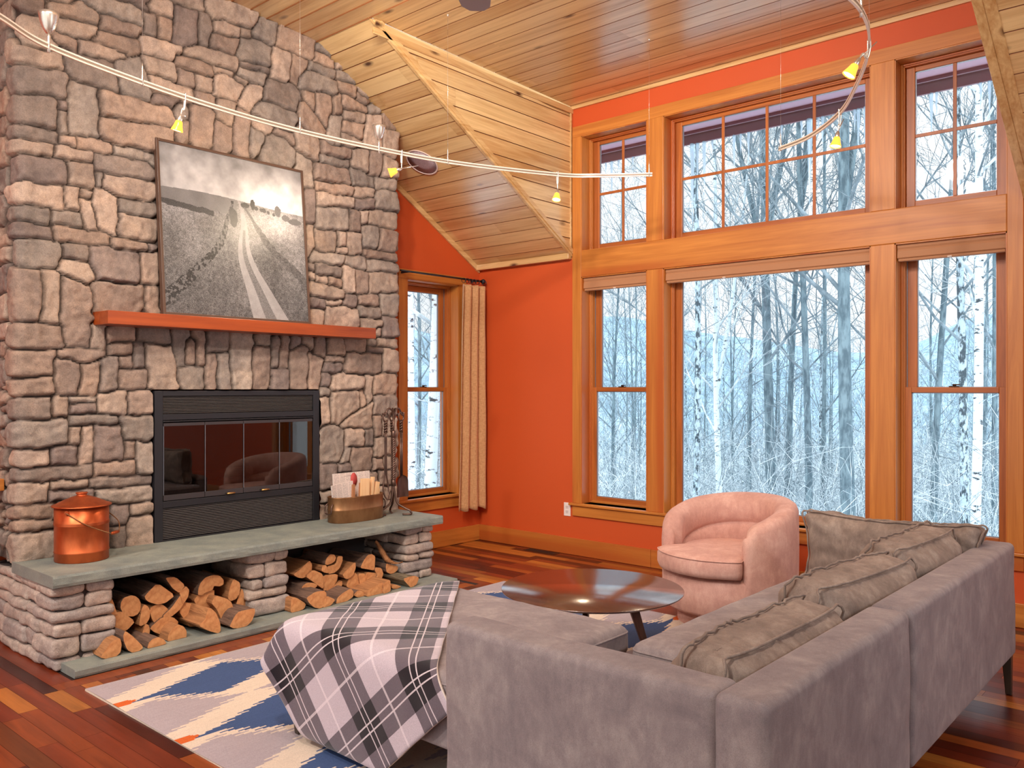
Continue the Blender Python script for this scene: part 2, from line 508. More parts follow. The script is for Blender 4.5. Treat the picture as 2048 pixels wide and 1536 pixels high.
# low, nearly flat part towards the room
rise = 0.065
bl = math.hypot(5.82, rise * 5.82)
mb = MB(); boards(mb, (XL, 3.62, 3.935), (1, 0, 0), (0, -1, rise), [(0, 0), (8.15, 0), (8.15, bl), (0, bl)], seed=3)
mb.add([(XL - .2, 3.62, 3.943), (2.6, 3.62, 3.943), (2.6, -2.2, 3.943 + rise * 5.82), (XL - .2, -2.2, 3.943 + rise * 5.82)], [(0, 1, 2, 3)])
o = mb.build('ceiling', [M['pine_x'], M['groove']]); struct(o, 'knotty pine board ceiling over the room')
mb = MB(); boards(mb, (-4.44, 3.62, 3.935), (1, 0, 0), (0, 1, -0.02), [(0, 0), (3.44, 0), (3.44, 2.236), (0, 2.236)], seed=8)
mb.add([(-4.44, 3.62, 3.943), (-1.0, 3.62, 3.943), (-1.0, 5.856, 3.90), (-4.44, 5.856, 3.90)], [(0, 1, 2, 3)])
o = mb.build('ceiling_dormer', [M['pine_x'], M['groove']]); struct(o, 'knotty pine board ceiling of the tall window bay')
for nm, xa, xb, sd in (('ceiling_slope_gable', XL, -4.44, 11), ('ceiling_slope_far', -1.0, 2.6, 12)):
    mb = MB(); boards(mb, (xa, 3.62, 3.935), (1, 0, 0), (0, 1, -S), [(0, 0), (xb - xa, 0), (xb - xa, sl), (0, sl)], seed=sd)
    mb.add([(xa, 3.61, 3.95), (xb, 3.61, 3.95), (xb, 5.95, 3.95 - S * 2.34), (xa, 5.95, 3.95 - S * 2.34)], [(0, 1, 2, 3)])
    o = mb.build(nm, [M['pine_x'], M['groove']]); struct(o, 'sloping knotty pine ceiling')
# cheek walls of the bay
for nm, x, sd, sgn in (('wall_cheek_gable', -4.44, 21, 1), ('wall_cheek_far', -1.0, 22, -1)):
    mb = MB()
    P = (x, 3.62, 3.935) ; 
    tri = [(0.0, 0.0), (2.236, 0.045), (2.236, 2.236 * S)]
    if sgn > 0: boards(mb, P, (0, 1, 0), (0, 0, -1), tri, w=0.132, seed=sd, th=0.01)
    else:
        boards(mb, P, (0, 1, 0), (0, 0, -1), tri, w=0.132, seed=sd)
    mb.add([(x - sgn * 0.012, 3.60, 3.94), (x - sgn * 0.012, 5.856, 3.90), (x - sgn * 0.012, 5.856, 2.60)], [(0, 1, 2)])
    o = mb.build(nm, [M['pine_y'], M['groove']]); struct(o, 'knotty pine side wall of the tall window bay')

# ------------------------------------------------------------------ trim
trim_i = [0]
def trim(mats, *boxes, bevel=0.0025, label=None):
    trim_i[0] += 1
    mb = MB()
    for b in boxes: mb.box(*b)
    o = mb.build('trim_%d' % trim_i[0], mats, bevel=bevel)
    return struct(o, label)
trim(M['fir_z'], (-4.423, -4.329, CF, YW + .004, 0.454, 3.614), label='tall fir casing at the corner side of the windows')
trim(M['fir_z'], (-1.115, -1.028, CF, YW + .004, 0.454, 3.614), label='tall fir casing at the far side of the windows')
trim(M['fir_x'], (-4.423, -1.028, CF, YW + .004, 3.614, 3.706), label='fir head casing above the upper windows')
trim(M['fir_x'], (-4.329, -1.115, CF - 0.004, YW + .004, Z1, Z2), bevel=0.006, label='wide fir transom board between upper and lower windows')
for a, b in ((-3.672, -3.519), (-1.919, -1.766)):
    trim(M['fir_z'], (a, b, CF, YW + .12, Z0, Z1), label='fir mullion post between the lower windows')
    trim(M['fir_z'], (a, b, CF, YW + .12, Z2, Z3), label='fir mullion post between the upper windows')
trim(M['fir_x'], (-4.453, -1.0, CF - 0.022, YW + .11, 0.432, Z0), bevel=0.006, label='fir stool under the lower windows')
trim(M['fir_x'], (-4.423, -1.028, CF, YW + .004, 0.343, 0.432), label='fir apron under the lower windows')
# gable window casings
trim(M['fir_z'], (-5.53 - .024, -5.53, 4.826, 4.924, 0.471, 2.403), label='fir casing of the window behind the curtain')
trim(M['fir_z'], (-5.53 - .024, -5.53, 5.56, 5.656, 0.471, 2.403))
trim(M['fir_y'], (-5.53 - .024, -5.53, 4.826, 5.656, 2.403, 2.484))
trim(M['fir_y'], (-5.55 - .10, -5.505, 4.80, 5.68, 0.447, 0.471), bevel=0.005)
trim(M['fir_y'], (-5.53 - .024, -5.53, 4.826, 5.656, 0.354, 0.447))
# ceiling trims
trim(M['pine_x'], (-4.44, -1.0, CF, YW + .003, 3.862, 3.90), bevel=0.003)
trim(M['pine_x'], (XL, -4.44, 5.80, YW + .003, 2.565, 2.617), bevel=0.003)
trim(M['pine_x'], (-1.0, 2.6, 5.80, YW + .003, 2.565, 2.617), bevel=0.003)
def slope_trim(x0, x1, dz0, dz1, mat, y0=3.62, y1=5.84, label=None):
    trim_i[0] += 1
    mb = MB()
    zz = lambda y, d: 3.935 - S * (y - 3.62) + d
    mb.prism([(x0, y0, zz(y0, dz0)), (x0, y1, zz(y1, dz0)), (x0, y1, zz(y1, dz1)), (x0, y0, zz(y0, dz1))], (x1 - x0, 0, 0))
    return struct(mb.build('trim_%d' % trim_i[0], mat, bevel=0.002), label)
slope_trim(XL, XL + .02, -0.055, 0.0, M['pine_y'])
slope_trim(-4.452, -4.425, -0.012, 0.06, M['pine_y'], y0=3.66, label='pine edge board along the slope of the bay')
slope_trim(-4.425, -4.415, 0.01, 0.05, M['pine_y'], y0=3.70)
slope_trim(-1.03, -0.985, -0.012, 0.05, M['pine_y'], label='pine edge board along the far slope of the bay')
slope_trim(-0.985, -0.93, -0.006, 0.0, M['pine_y'])
trim(M['pine_y'], (-4.442, -4.425, 3.64, YW, 3.83, 3.875))
trim(M['pine_y'], (-4.442, -4.43, 5.825, 5.845, 2.60, 3.86))
# baseboards
def base(name, mat, b, label=None):
    mb = MB().box(*b); o = mb.build(name, mat, bevel=0.003); struct(o, label)
base('baseboard_window_side', M['fir_x'], (XL, -3.635, CF, YW + .003, 0.002, 0.147), 'fir baseboard below the orange wall')
base('baseboard_window_far', M['fir_x'], (-3.633, 2.6, CF, YW + .003, 0.002, 0.147))
base('baseboard_gable_side', M['fir_y'], (-5.53 - .022, -5.53, 4.38, 5.836, 0.002, 0.147))

# ------------------------------------------------------------------ windows
win_i = [0]
def window(x0, x1, z0, z1, kind, cols=0, origin=(0, CF, 0), rot=0.0, label=None):
    """local x along the wall, y outwards, z up"""
    win_i[0] += 1
    w = thing('window_%d' % win_i[0], label, None, origin, (0, 0, rot)); w['kind'] = 'structure'
    fd0, fd1 = 0.122, 0.222
    # jamb liners
    t = 0.007
    jb = MB(); jb.box(x0, x0 + t, 0.004, fd1, z0, z1); jb.box(x1 - t, x1, 0.004, fd1, z0, z1); jb.box(x0, x1, 0.004, fd1, z1 - t, z1)
    jb.build('jamb', M['fir_z'], w)
    def ring(name, a, b, c, d, wd, y0, y1, mx, mz, par, wb=None, wt=None):
        wb = wb or wd; wt = wt or wd
        q = MB()
        q.box(a, a + wd, y0, y1, c, d, 1); q.box(b - wd, b, y0, y1, c, d, 1)
        q.box(a + wd, b - wd, y0, y1, c, c + wb, 0); q.box(a + wd, b - wd, y0, y1, d - wt, d, 0)
        return q.build(name, [mx, mz], par, bevel=0.003)
    ring('frame', x0 + t, x1 - t, z0 + 0.001, z1 - t, 0.022, fd0, fd1, M['fir_x'], M['fir_z'], w, 0.02, 0.022)
    ring('stop_bead', x0 + t, x1 - t, z0 + 0.001, z1 - t, 0.014, fd0 - 0.012, fd0, M['fir_x'], M['fir_z'], w)
    ax0, ax1, az0, az1 = x0 + 0.030, x1 - 0.030, z0 + 0.021, z1 - 0.030
    def sash(a, b, c, d, y0, name, wd=0.05, wb=0.045, wt=0.045):
        s_ = ring(name, a, b, c, d, wd, y0, y0 + 0.034, M['sash_x'], M['sash_z'], w, wb, wt)
        ga = MB().box(a + wd - .006, b - wd + .006, y0 + 0.016, y0 + 0.020, c + wb - .006, d - wt + .006)
        ga.build('glass', M['pane'], w)
        sp = MB(); k = 0.005
        sp.box(a + wd - .001, a + wd + k, y0 + .013, y0 + .024, c + wb, d - wt); sp.box(b - wd - k, b - wd + .001, y0 + .013, y0 + .024, c + wb, d - wt)
        sp.box(a + wd, b - wd, y0 + .013, y0 + .024, c + wb, c + wb + k); sp.box(a + wd, b - wd, y0 + .013, y0 + .024, d - wt - k, d - wt)
        sp.build('glazing_spacer', M['alu'], w)
        return s_
    if kind == 'fixed':
        sash(ax0, ax1, az0, az1, 0.150, 'sash', wd=0.055, wb=0.042, wt=0.030)
        if cols:
            q = MB(); gx0, gx1, gz0, gz1 = ax0 + .055, ax1 - .055, az0 + .042, az1 - .03
            for i in range(1, cols):
                xx = gx0 + (gx1 - gx0) * i / cols; q.box(xx - .011, xx + .011, 0.152, 0.164, gz0, gz1)
            zz = 3.125; q.box(gx0, gx1, 0.1525, 0.1645, zz - .011, zz + .011)
            q.build('muntin_bars', M['sash_z'], w, bevel=0.002)
    else:
        mz = 1.436
        sash(ax0, ax1, mz - 0.018, az1, 0.172, 'upper_sash', wd=0.062, wb=0.034, wt=0.05)
        sash(ax0 - .004, ax1 + .004, az0 - .004, mz + 0.018, 0.130, 'lower_sash', wd=0.042, wb=0.038, wt=0.036)
        q = MB(); cx = (ax0 + ax1) / 2
        q.box(cx - .03, cx + .03, 0.128, 0.158, mz + .018, mz + .026); q.lathe([(0.012, 0), (0.012, .012), (0, .013)], 12, M=Matrix.Translation((cx, .143, mz + .026)))
        q.box(cx - .008, cx + .034, 0.132, 0.144, mz + .030, mz + .038)
        q.build('sash_lock', M['iron_small'], w, bevel=0.002)
        tr_ = MB(); tr_.box(x0 + .03, x0 + .034, .165, .19, mz, az1); tr_.box(x1 - .034, x1 - .03, .165, .19, mz, az1)
        tr_.build('sash_track', M['alu'], w)
    return w
window(*OP[0], Z2, Z3, 'fixed', 2, label='upper window nearest the corner, two by two panes')
window(*OP[1], Z2, Z3, 'fixed', 4, label='wide upper window with eight panes')
window(*OP[2], Z2, Z3, 'fixed', 2, label='upper window beside the sloping ceiling edge')
window(*OP[0], Z0, Z1, 'hung', label='narrow lower double-hung window nearest the corner')
window(*OP[1], Z0, Z1, 'fixed', 0, label='large picture window')
window(*OP[2], Z0, Z1, 'hung', label='narrow lower double-hung window behind the sofa')
window(LW[0], LW[1], LW[2], LW[3], 'hung', origin=(-5.53, 0, 0), rot=math.pi / 2, label='double-hung window in the gable wall by the curtain')

# shades drawn up under the transom
M['shade'] = mat_plain('tan_shade_fabric', srgb(176, 122, 84), 0.7, bump=0.2, bscale=200)
M['pull'] = mat_plain('clear_pull', srgb(225, 205, 190), 0.3)
lab = ['short tan shade drawn up over the narrow window nearest the corner', 'long tan shade drawn up over the large picture window', 'short tan shade drawn up over the narrow window behind the sofa']
for (a, b), lb in zip(OP, lab):
    t = thing('window_shade', lb, 'shade', ((a + b) / 2, CF + 0.055, 2.395), group='tan shades under the transom')
    hw = (b - a) / 2 - 0.010
    q = MB()
    prof = [(-.030, 0), (-.030, -.022), (-.024, -.034), (-.030, -.046), (-.032, -.088), (-.026, -.094), (0.030, -.094), (0.030, 0)]
    q.prism([(-hw, y_, z_) for y_, z_ in prof], (2 * hw, 0, 0)); q.build('headrail', M['shade'], t, bevel=0.001)
    q = MB().box(-hw + .004, hw - .004, -.026, .012, -.112, -.0945); q.build('bottom_rail', M['shade'], t, bevel=0.004)
    q = MB()
    for k in ((-0.4, 0.4) if hw > .5 else (0,)):
        q = MB().box(k * hw * .9 - .012, k * hw * .9 + .012, -.032, -.0265, -.112, -.104); q.build('pull_tab', M['pull'], t)
# ------------------------------------------------------------------ stone materials
def stone_mat(name, attr=True, tone=1.0, islands=False):
    m = NT(name); v = m.coord((1, 1, 1), rnd=islands)
    big = m.noise(v, 5.0, 4, 0.6, 0.4); mid = m.noise(v, 22.0, 5, 0.65); fine = m.noise(v, 170.0, 3, 0.7)
    if attr:
        a = m.n('ShaderNodeAttribute', attribute_name='tone'); base = a.outputs['Color']
    else:
        base = m.ramp(m.island(), [(0.0, srgb(176, 160, 152)), (0.25, srgb(196, 178, 166)), (0.5, srgb(164, 152, 148)), (0.75, srgb(206, 188, 176)), (1.0, srgb(156, 142, 136))])
    c = m.mix(1.0, base, m.ramp(big, [(0.28, (0.72, 0.71, 0.72, 1)), (0.5, (1.0, 0.98, 0.95, 1)), (0.72, (1.2, 1.12, 1.04, 1))]), 'MULTIPLY')
    c = m.mix(1.0, c, m.ramp(mid, [(0.3, (0.74, 0.73, 0.73, 1)), (0.7, (1.2, 1.19, 1.17, 1))]), 'MULTIPLY')
    c = m.mix(1.0, c, m.ramp(fine, [(0.32, (0.80, 0.80, 0.80, 1)), (0.68, (1.16, 1.16, 1.16, 1))]), 'MULTIPLY')
    m.set(Base_Color=c, Roughness=0.82, Specular_IOR_Level=0.3)
    h = m.math('ADD', m.math('MULTIPLY', mid, 1.0), m.math('MULTIPLY', fine, 0.35))
    m.bump(h, 0.55, 0.012)
    return m.mat
M['stone'] = stone_mat('fieldstone')
M['pier_stone'] = stone_mat('ledge_stone', attr=False)
bs = NT('bluestone'); bv = bs.coord()
bn = bs.noise(bv, 6, 5, 0.6); bf = bs.noise(bv, 260, 3, 0.7)
bs.set(Base_Color=bs.mix(1.0, bs.ramp(bn, [(0.3, srgb(118, 124, 120)), (0.7, srgb(152, 154, 142))]), bs.ramp(bf, [(0.3, (0.78, 0.78, 0.78, 1)), (0.7, (1.16, 1.16, 1.16, 1))]), 'MULTIPLY'), Roughness=0.62)
bs.bump(bs.math('ADD', bs.noise(bv, 35, 4), bs.math('MULTIPLY', bf, 0.5)), 0.22, 0.004)
M['bluestone'] = bs.mat
M['dark_matte'] = mat_plain('dark_bay_masonry', srgb(66, 56, 54), 0.9, bump=0.6, bscale=40)  # plain dark colour for bay backs, pier cores and small dark parts

# ------------------------------------------------------------------ chimney: relief of irregular fieldstones
# outlines of the stones, in four tracing sheets (offset of each sheet in the picture; 2.4 units to a pixel)
SHEETS = {'A': (0, 0), 'B': (400, 0), 'C': (0, 560), 'D': (400, 560)}
STONES = '''A 105 0 215 0 215 60 200 90 105 60
A 105 65 190 100 215 200 270 235 240 250 105 215
A 60 225 110 215 270 250 295 300 290 338 110 312 60 320
A 55 340 110 312 300 350 322 380 318 470 270 470 110 445 52 470
A 48 490 115 455 250 462 265 490 262 620 110 595 48 600
A 50 620 110 597 270 640 270 690 110 670 40 690
A 20 700 115 672 250 700 255 750 115 740 20 770
A 60 770 120 742 300 762 320 790 318 890 120 872 58 890
A 50 890 120 875 290 900 303 930 298 1000 110 985 45 1000
A 40 1010 95 985 240 1000 243 1060 240 1080 90 1070 40 1090
A 25 1110 90 1070 250 1090 250 1150 90 1140 20 1180
A 75 1170 95 1145 270 1165 288 1200 280 1280 250 1292 110 1280 75 1270
A 50 1310 100 1295 185 1300 195 1480 180 1545 60 1545
A 225 0 360 0 450 60 475 95 460 125 215 65
A 235 80 460 130 465 180 440 190 280 165 230 110
A 260 150 355 190 355 240 270 200
A 365 190 600 260 595 290 540 305 370 240
A 285 245 540 310 575 400 578 450 330 380 300 310
A 325 385 460 430 465 660 325 640
A 270 475 310 490 312 530 268 520
A 270 530 318 545 318 640 268 635
A 470 440 800 520 830 580 810 615 480 550
A 470 560 820 620 825 660 715 715 500 680 472 640
A 275 645 355 655 360 700 275 685
A 365 655 530 680 545 740 370 710
A 550 700 715 740 718 785 545 745
A 265 695 440 730 455 760 430 790 265 750
A 455 745 700 770 718 860 460 825
A 325 775 440 795 445 890 430 910 325 880
A 460 830 490 830 485 905 455 895
A 495 840 715 880 720 970 560 940 495 905
A 310 900 375 905 372 1020 308 1005
A 380 905 435 915 433 950 380 945
A 380 950 435 960 460 1100 420 1110 400 1080 378 1000
A 445 905 560 950 555 1120 520 1120 460 1090
A 570 950 725 975 727 1050 565 1015
A 245 1005 380 1030 390 1090 245 1075
A 560 1025 735 1060 737 1165 690 1160 558 1110
A 255 1090 520 1130 525 1180 255 1140
A 530 1145 690 1165 700 1200 530 1185
A 705 1170 735 1172 735 1205 705 1200
A 295 1178 425 1190 430 1255 310 1240 292 1220
A 430 1190 640 1210 675 1225 670 1340 640 1365 460 1340 430 1260
A 670 1215 740 1215 742 1370 665 1350
A 270 1260 330 1248 430 1270 450 1330 400 1365 265 1300
A 200 1305 270 1310 290 1370 285 1555 190 1555 200 1400
A 290 1335 420 1385 435 1440 430 1665 310 1665 290 1545
A 440 1360 500 1355 690 1375 680 1490 440 1490
A 690 1375 745 1378 748 1490 682 1490
A 370 0 620 0 680 60 675 125 600 110 430 50
A 480 75 540 80 670 140 668 190 620 185 470 130
A 470 145 660 195 668 270 610 265 445 195
A 640 0 800 0 825 30 825 85 640 15
A 685 60 745 65 745 180 685 160
A 755 70 820 95 815 205 750 180
A 830 30 940 50 940 200 870 232 828 215
A 870 0 970 0 970 50 880 20
A 945 55 1010 65 1015 115 985 230 942 200
A 665 175 860 230 860 262 830 295 670 260
A 555 300 665 270 710 420 712 490 580 450 550 350
A 675 265 830 305 845 380 840 395 700 350 680 320
A 705 365 920 430 925 480 860 475 710 425
A 715 465 860 490 850 520 720 495
A 830 265 1010 320 1012 370 860 325 830 300
A 885 225 1135 285 1130 345 870 260
A 845 325 920 350 938 420 850 395
A 935 360 1010 375 1012 440 940 425
A 835 500 900 515 900 580 840 570
A 850 585 905 590 905 690 835 650
A 905 515 1020 540 1020 700 905 685
A 930 440 1030 465 1030 510 935 485
B 15 0 135 0 275 75 240 140 60 95 15 40
B 65 85 185 135 180 180 65 140
B 50 165 180 190 150 255 45 225
B 190 135 243 148 240 178 188 170
B 270 75 370 95 365 180 335 225 250 165
B 375 110 560 175 535 275 520 285 350 210
B 565 195 630 240 625 278 545 235
B 190 180 340 225 325 325 185 285
B 345 225 430 260 420 380 400 395 330 360
B 435 260 510 285 515 310 465 405 425 395
B 545 245 640 290 638 330 540 295
B 640 245 720 310 725 340 650 330
B 525 290 648 345 640 380 512 330
B 645 340 735 375 735 410 645 385
B 735 345 905 510 890 528 760 430
B 470 380 500 345 560 345 650 410 650 450 620 460 475 420
B 655 385 740 420 738 470 655 430
B 745 445 805 490 800 515 748 480
B 175 295 325 325 315 352 180 315
B 170 320 310 360 290 410 175 355
B 55 320 150 350 150 370 55 345
B 60 360 110 355 200 400 200 450 170 490 60 450
B 160 365 220 385 215 410 160 385
B 215 400 290 430 285 480 240 540 185 510
B 320 375 440 405 480 450 455 540 290 480
B 485 440 545 450 545 540 500 470
B 555 450 625 460 615 590 600 615 550 550
B 630 470 670 460 672 540 630 555
B 675 465 800 510 800 540 680 520
B 805 505 860 530 860 555 805 540
B 680 525 785 555 785 595 680 570
B 865 535 930 555 935 620 868 605
B 790 555 855 560 860 720 780 700
B 275 490 445 545 445 640 330 600 250 540
B 470 480 600 620 590 660 510 620 465 540
B 620 560 680 560 665 700 605 680
B 680 580 780 610 770 675 675 630
B 675 640 770 685 725 710 672 690
B 865 625 935 640 935 765 865 740
B 75 475 165 500 150 610 65 560
B 65 570 150 620 145 735 62 705
B 165 520 235 550 215 740 145 735
B 245 560 355 620 330 650 250 620
B 240 610 300 630 275 745 230 730
B 355 620 445 650 440 700 350 640
B 320 650 400 665 450 720 448 800 280 750
B 455 620 565 690 565 775 545 780 455 720
B 455 720 540 780 540 900 500 900 490 830 455 810
B 580 690 720 720 720 770 580 735
B 570 740 715 775 710 815 570 780
B 725 715 800 735 798 830 720 800
B 805 740 870 755 855 850 800 830
B 870 755 935 770 935 855 865 850
B 555 785 700 815 715 880 545 860
B 715 810 830 855 830 900 720 885
B 840 855 930 860 930 915 835 905
B 545 865 725 900 722 945 545 910
B 730 895 835 910 830 950 730 945
B 550 920 728 950 725 1000 548 985
B 735 955 835 960 832 1005 735 1000
B 840 910 938 920 938 1020 835 995
B 505 905 545 905 545 1075 510 1070
B 548 990 705 1005 700 1110 548 1095
B 710 1010 762 1015 760 1108 708 1105
B 765 1010 800 1015 800 1075 763 1070
B 805 1010 930 1020 928 1100 800 1080
B 545 1100 645 1120 640 1215 545 1200
B 655 1115 690 1118 690 1185 655 1182
B 695 1115 768 1115 768 1225 695 1222
B 770 1085 845 1090 850 1190 830 1200 770 1180
B 855 1105 930 1115 930 1205 850 1200
B 515 1085 540 1090 540 1190 515 1225
B 645 1190 695 1190 695 1225 645 1220
B 530 1205 680 1225 680 1280 525 1250
B 770 1200 930 1220 930 1258 770 1230
B 690 1230 790 1240 795 1295 690 1270
B 800 1250 935 1265 935 1305 800 1300
B 550 1260 675 1290 675 1335 550 1320
B 680 1275 735 1290 730 1410 682 1395
B 740 1300 805 1310 800 1400 740 1420
B 812 1310 935 1315 935 1400 812 1400
B 525 1255 545 1265 545 1300 522 1295
B 525 1305 545 1310 545 1345 525 1345
B 550 1320 610 1335 610 1365 550 1350
B 612 1335 678 1345 678 1380 612 1370
B 527 1352 685 1390 680 1440 527 1410
B 530 1430 590 1435 590 1485 530 1475
B 595 1440 672 1445 670 1470 595 1465
B 680 1415 738 1420 738 1475 680 1465
B 860 1412 935 1420 935 1515 862 1500
D 595 125 740 140 755 200 750 225 600 210
D 530 145 590 150 590 210 530 205
D 750 72 858 80 855 126 750 118
D 750 130 855 134 858 185 750 180
D 760 188 862 192 862 225 760 222
D 865 180 938 185 938 275 868 272
D 845 232 862 235 860 275 845 280
D 685 290 795 290 790 340 690 340
D 800 290 842 292 842 318 800 316
D 850 280 938 285 938 325 850 318
D 800 320 870 325 868 352 800 348
D 875 330 940 335 945 430 930 445 875 440
D 700 350 865 358 865 440 830 455 690 445
D 605 290 675 290 680 365 605 362
D 600 368 680 368 680 395 600 392
D 590 398 668 400 668 445 585 440
D 540 280 598 285 595 380 540 335
D 480 275 538 280 540 335 480 300
D 430 275 475 275 470 315 430 325
D 515 350 590 385 565 525 512 522
D 430 350 470 315 510 325 508 520 420 520
D 378 275 422 275 420 420 378 420
D 335 275 372 275 370 420 335 415
D 335 430 415 430 415 525 330 525
D 248 325 330 320 330 525 248 525
D 250 265 330 265 328 318 270 300
D 135 250 240 250 242 525 142 525
D 75 355 135 350 138 525 78 525
D 20 355 72 350 72 525 18 525
D 20 245 130 250 130 345 20 345
D 575 448 615 448 612 510 575 512
D 630 450 775 455 775 525 650 530 620 520
D 785 455 820 458 820 560 795 600 785 540
D 825 455 928 455 928 548 828 552
D 570 515 625 518 620 555 570 560
D 765 520 785 525 788 600 765 605
D 568 562 615 562 615 680 600 695 568 705
D 625 540 680 535 750 530 757 610 700 640 655 695 620 680
D 665 690 820 590 822 700 800 712 670 708
D 828 555 930 548 935 640 900 650 828 650
D 575 705 640 695 685 720 685 820 650 875 570 875
D 690 712 775 715 775 800 690 805
D 780 720 825 715 825 795 780 795
D 828 655 865 660 865 745 828 755
D 690 810 722 808 705 870 670 875
D 725 805 815 800 820 880 800 910 720 915
D 828 760 922 758 922 845 825 850
D 870 660 925 665 925 752 870 745
D 820 855 870 855 870 905 822 910
D 875 848 925 845 925 905 875 910
D 568 880 650 885 650 1000 568 1005
D 655 880 710 880 715 920 655 925
D 845 915 922 908 925 980 850 985
D 568 1008 625 1010 625 1062 565 1065
D 562 1068 625 1068 625 1140 562 1150
D 660 930 750 928 750 1040 660 1040
D 755 925 842 925 842 1040 755 1040
D 635 1045 850 1045 850 1150 635 1150
D 850 990 925 985 925 1110 850 1110
C 75 215 100 205 290 218 298 310 285 330 85 325
C 50 345 100 332 262 335 258 430 240 460 100 470 45 465
C 40 490 110 470 240 470 250 545 115 558 38 545
C 20 580 110 562 235 562 235 660 120 665 20 665
C 240 560 320 560 318 655 240 655
C 20 700 70 690 110 680 320 668 320 780 250 800 80 808 30 780
C 60 825 120 815 225 808 232 880 60 892
C 235 805 368 792 365 880 240 888
C 50 905 445 888 450 935 430 945 55 962
C 60 970 230 965 230 1060 60 1075
C 235 958 420 950 422 985 235 1002
C 235 1010 445 1000 452 1030 240 1058
C 20 1090 100 1080 270 1072 272 1140 30 1150
C 15 1160 100 1150 272 1148 270 1195 20 1210
C 5 1225 100 1215 272 1205 272 1310 100 1330 8 1320
C 435 225 500 225 498 325 432 322
C 265 335 400 328 505 335 505 365 380 402 290 370
C 255 380 310 378 380 410 375 555 255 548
C 385 405 475 390 470 555 375 555
C 475 385 562 365 560 500 550 530 475 528
C 505 238 645 232 645 295 505 295
C 650 235 800 240 808 300 790 310 650 295
C 508 305 620 300 622 355 508 360
C 565 365 625 368 625 420 565 420
C 628 308 680 308 688 425 630 420
C 565 430 700 432 705 520 570 525
C 690 310 810 320 850 500 845 525 710 525
C 815 245 880 250 880 415 840 415
C 885 300 930 300 932 405 885 405
C 935 250 972 255 970 410 935 405
C 845 425 965 418 972 515 850 522
C 325 560 455 560 455 590 325 590
C 325 598 450 598 450 642 325 642
C 320 650 520 645 558 670 555 695 325 695
C 460 540 600 535 603 620 590 645 460 640
C 608 538 718 535 720 640 608 642
C 325 702 385 700 378 790 325 790
C 390 705 435 710 448 880 370 885
C 445 705 585 700 590 860 450 865
C 565 660 718 655 718 740 700 770 595 765
C 595 778 645 778 645 860 595 860
C 650 780 718 778 724 920 650 928
C 450 878 645 870 648 935 452 942
C 430 965 480 950 718 938 720 978 430 995
C 455 1005 718 988 720 1055 540 1070 460 1045
C 530 1080 610 1075 615 1140 600 1170 530 1175
C 620 1080 720 1075 722 1120 620 1130
C 610 1140 722 1132 725 1250 700 1262 610 1275
C 530 1185 600 1182 605 1240 590 1280 530 1280
C 275 1065 525 1075 525 1170 275 1170
C 275 1180 525 1190 525 1290 275 1300'''
CX, CY0, CY1 = -5.06, 1.69, 4.375      # face of the chimney breast and its two corners
def unroll(px, py):
    """traced point -> (s, z): s runs along the side return (s<0) and then along the face"""
    r = ray(px, py)
    p = EYE + r * (CX / r.x)
    if p.y >= CY0: return (p.y - CY0, p.z)
    p = EYE + r * (CY0 / r.y)
    return (-(CX - p.x), p.z)
polys = []
for ln in STONES.split('\n'):
    t = ln.split(); ox, oy = SHEETS[t[0]]; c = [float(x) for x in t[1:]]
    polys.append([unroll(ox + c[i] / 2.4004, oy + c[i + 1] / 2.4004) for i in range(0, len(c), 2)])
rs_ = random.Random(9)
# behind the picture, on the hidden returns and above the traced part: plain coursed stones
def fill(s0, s1, z0, z1, wmin, wmax, hmin, hmax, zlim=None):
    z = z0
    while z < z1 - 0.02:
        h = min(rs_.uniform(hmin, hmax), z1 - z); s = s0
        if z1 - (z + h) < 0.05: h = z1 - z
        while s < s1 - 0.02:
            w = rs_.uniform(wmin, wmax)
            if s1 - (s + w) < 0.08: w = s1 - s
            j = lambda: rs_.uniform(-0.012, 0.012)
            if not (0.0 <= s < 2.6 and zlim is not None and z < zlim(s)):
                polys.append([(s + j(), z + j()), (s + w + j(), z + j()), (s + w + j(), z + h + j()), (s + j(), z + h + j())])
            s += w
        z += h
fill(0.80, 1.74, 1.95, 2.90, 0.14, 0.30, 0.10, 0.20)
fill(-0.50, -0.09, 0.50, 4.2, 0.14, 0.26, 0.09, 0.19)
fill(2.72, 3.16, 0.50, 3.9, 0.16, 0.28, 0.09, 0.19)
fill(0.0, 1.25, 3.60, 4.15, 0.14, 0.3, 0.1, 0.14, zlim=lambda s_: 3.585 + 0.30 * s_)
W_ = CY1 - CY0
DS = 0.0095
sg = np.arange(-0.49, W_ + 0.49 + DS / 2, DS); zg = np.arange(0.49, 4.12, DS)
SS, ZZ = np.meshgrid(sg, zg, indexing='ij')
def gnoise(shape, cell, seed):
    r = np.random.RandomState(seed); nx, ny = int(shape[0] / cell) + 3, int(shape[1] / cell) + 3
    g_ = r.rand(nx, ny) * 2 - 1
    x = np.arange(shape[0]) / cell; y = np.arange(shape[1]) / cell
    xi = x.astype(int); yi = y.astype(int); fx = x - xi; fy = y - yi
    fx = fx * fx * (3 - 2 * fx); fy = fy * fy * (3 - 2 * fy)
    a = g_[xi][:, yi]; b = g_[xi + 1][:, yi]; c = g_[xi][:, yi + 1]; d = g_[xi + 1][:, yi + 1]
    FX = fx[:, None]; FY = fy[None, :]
    return (a * (1 - FX) + b * FX) * (1 - FY) + (c * (1 - FX) + d * FX) * FY
wob = 0.010
WS = SS + wob * gnoise(SS.shape, 9, 1) + 0.005 * gnoise(SS.shape, 3.5, 2)
WZ = ZZ + wob * gnoise(SS.shape, 9, 3) + 0.005 * gnoise(SS.shape, 3.5, 4)
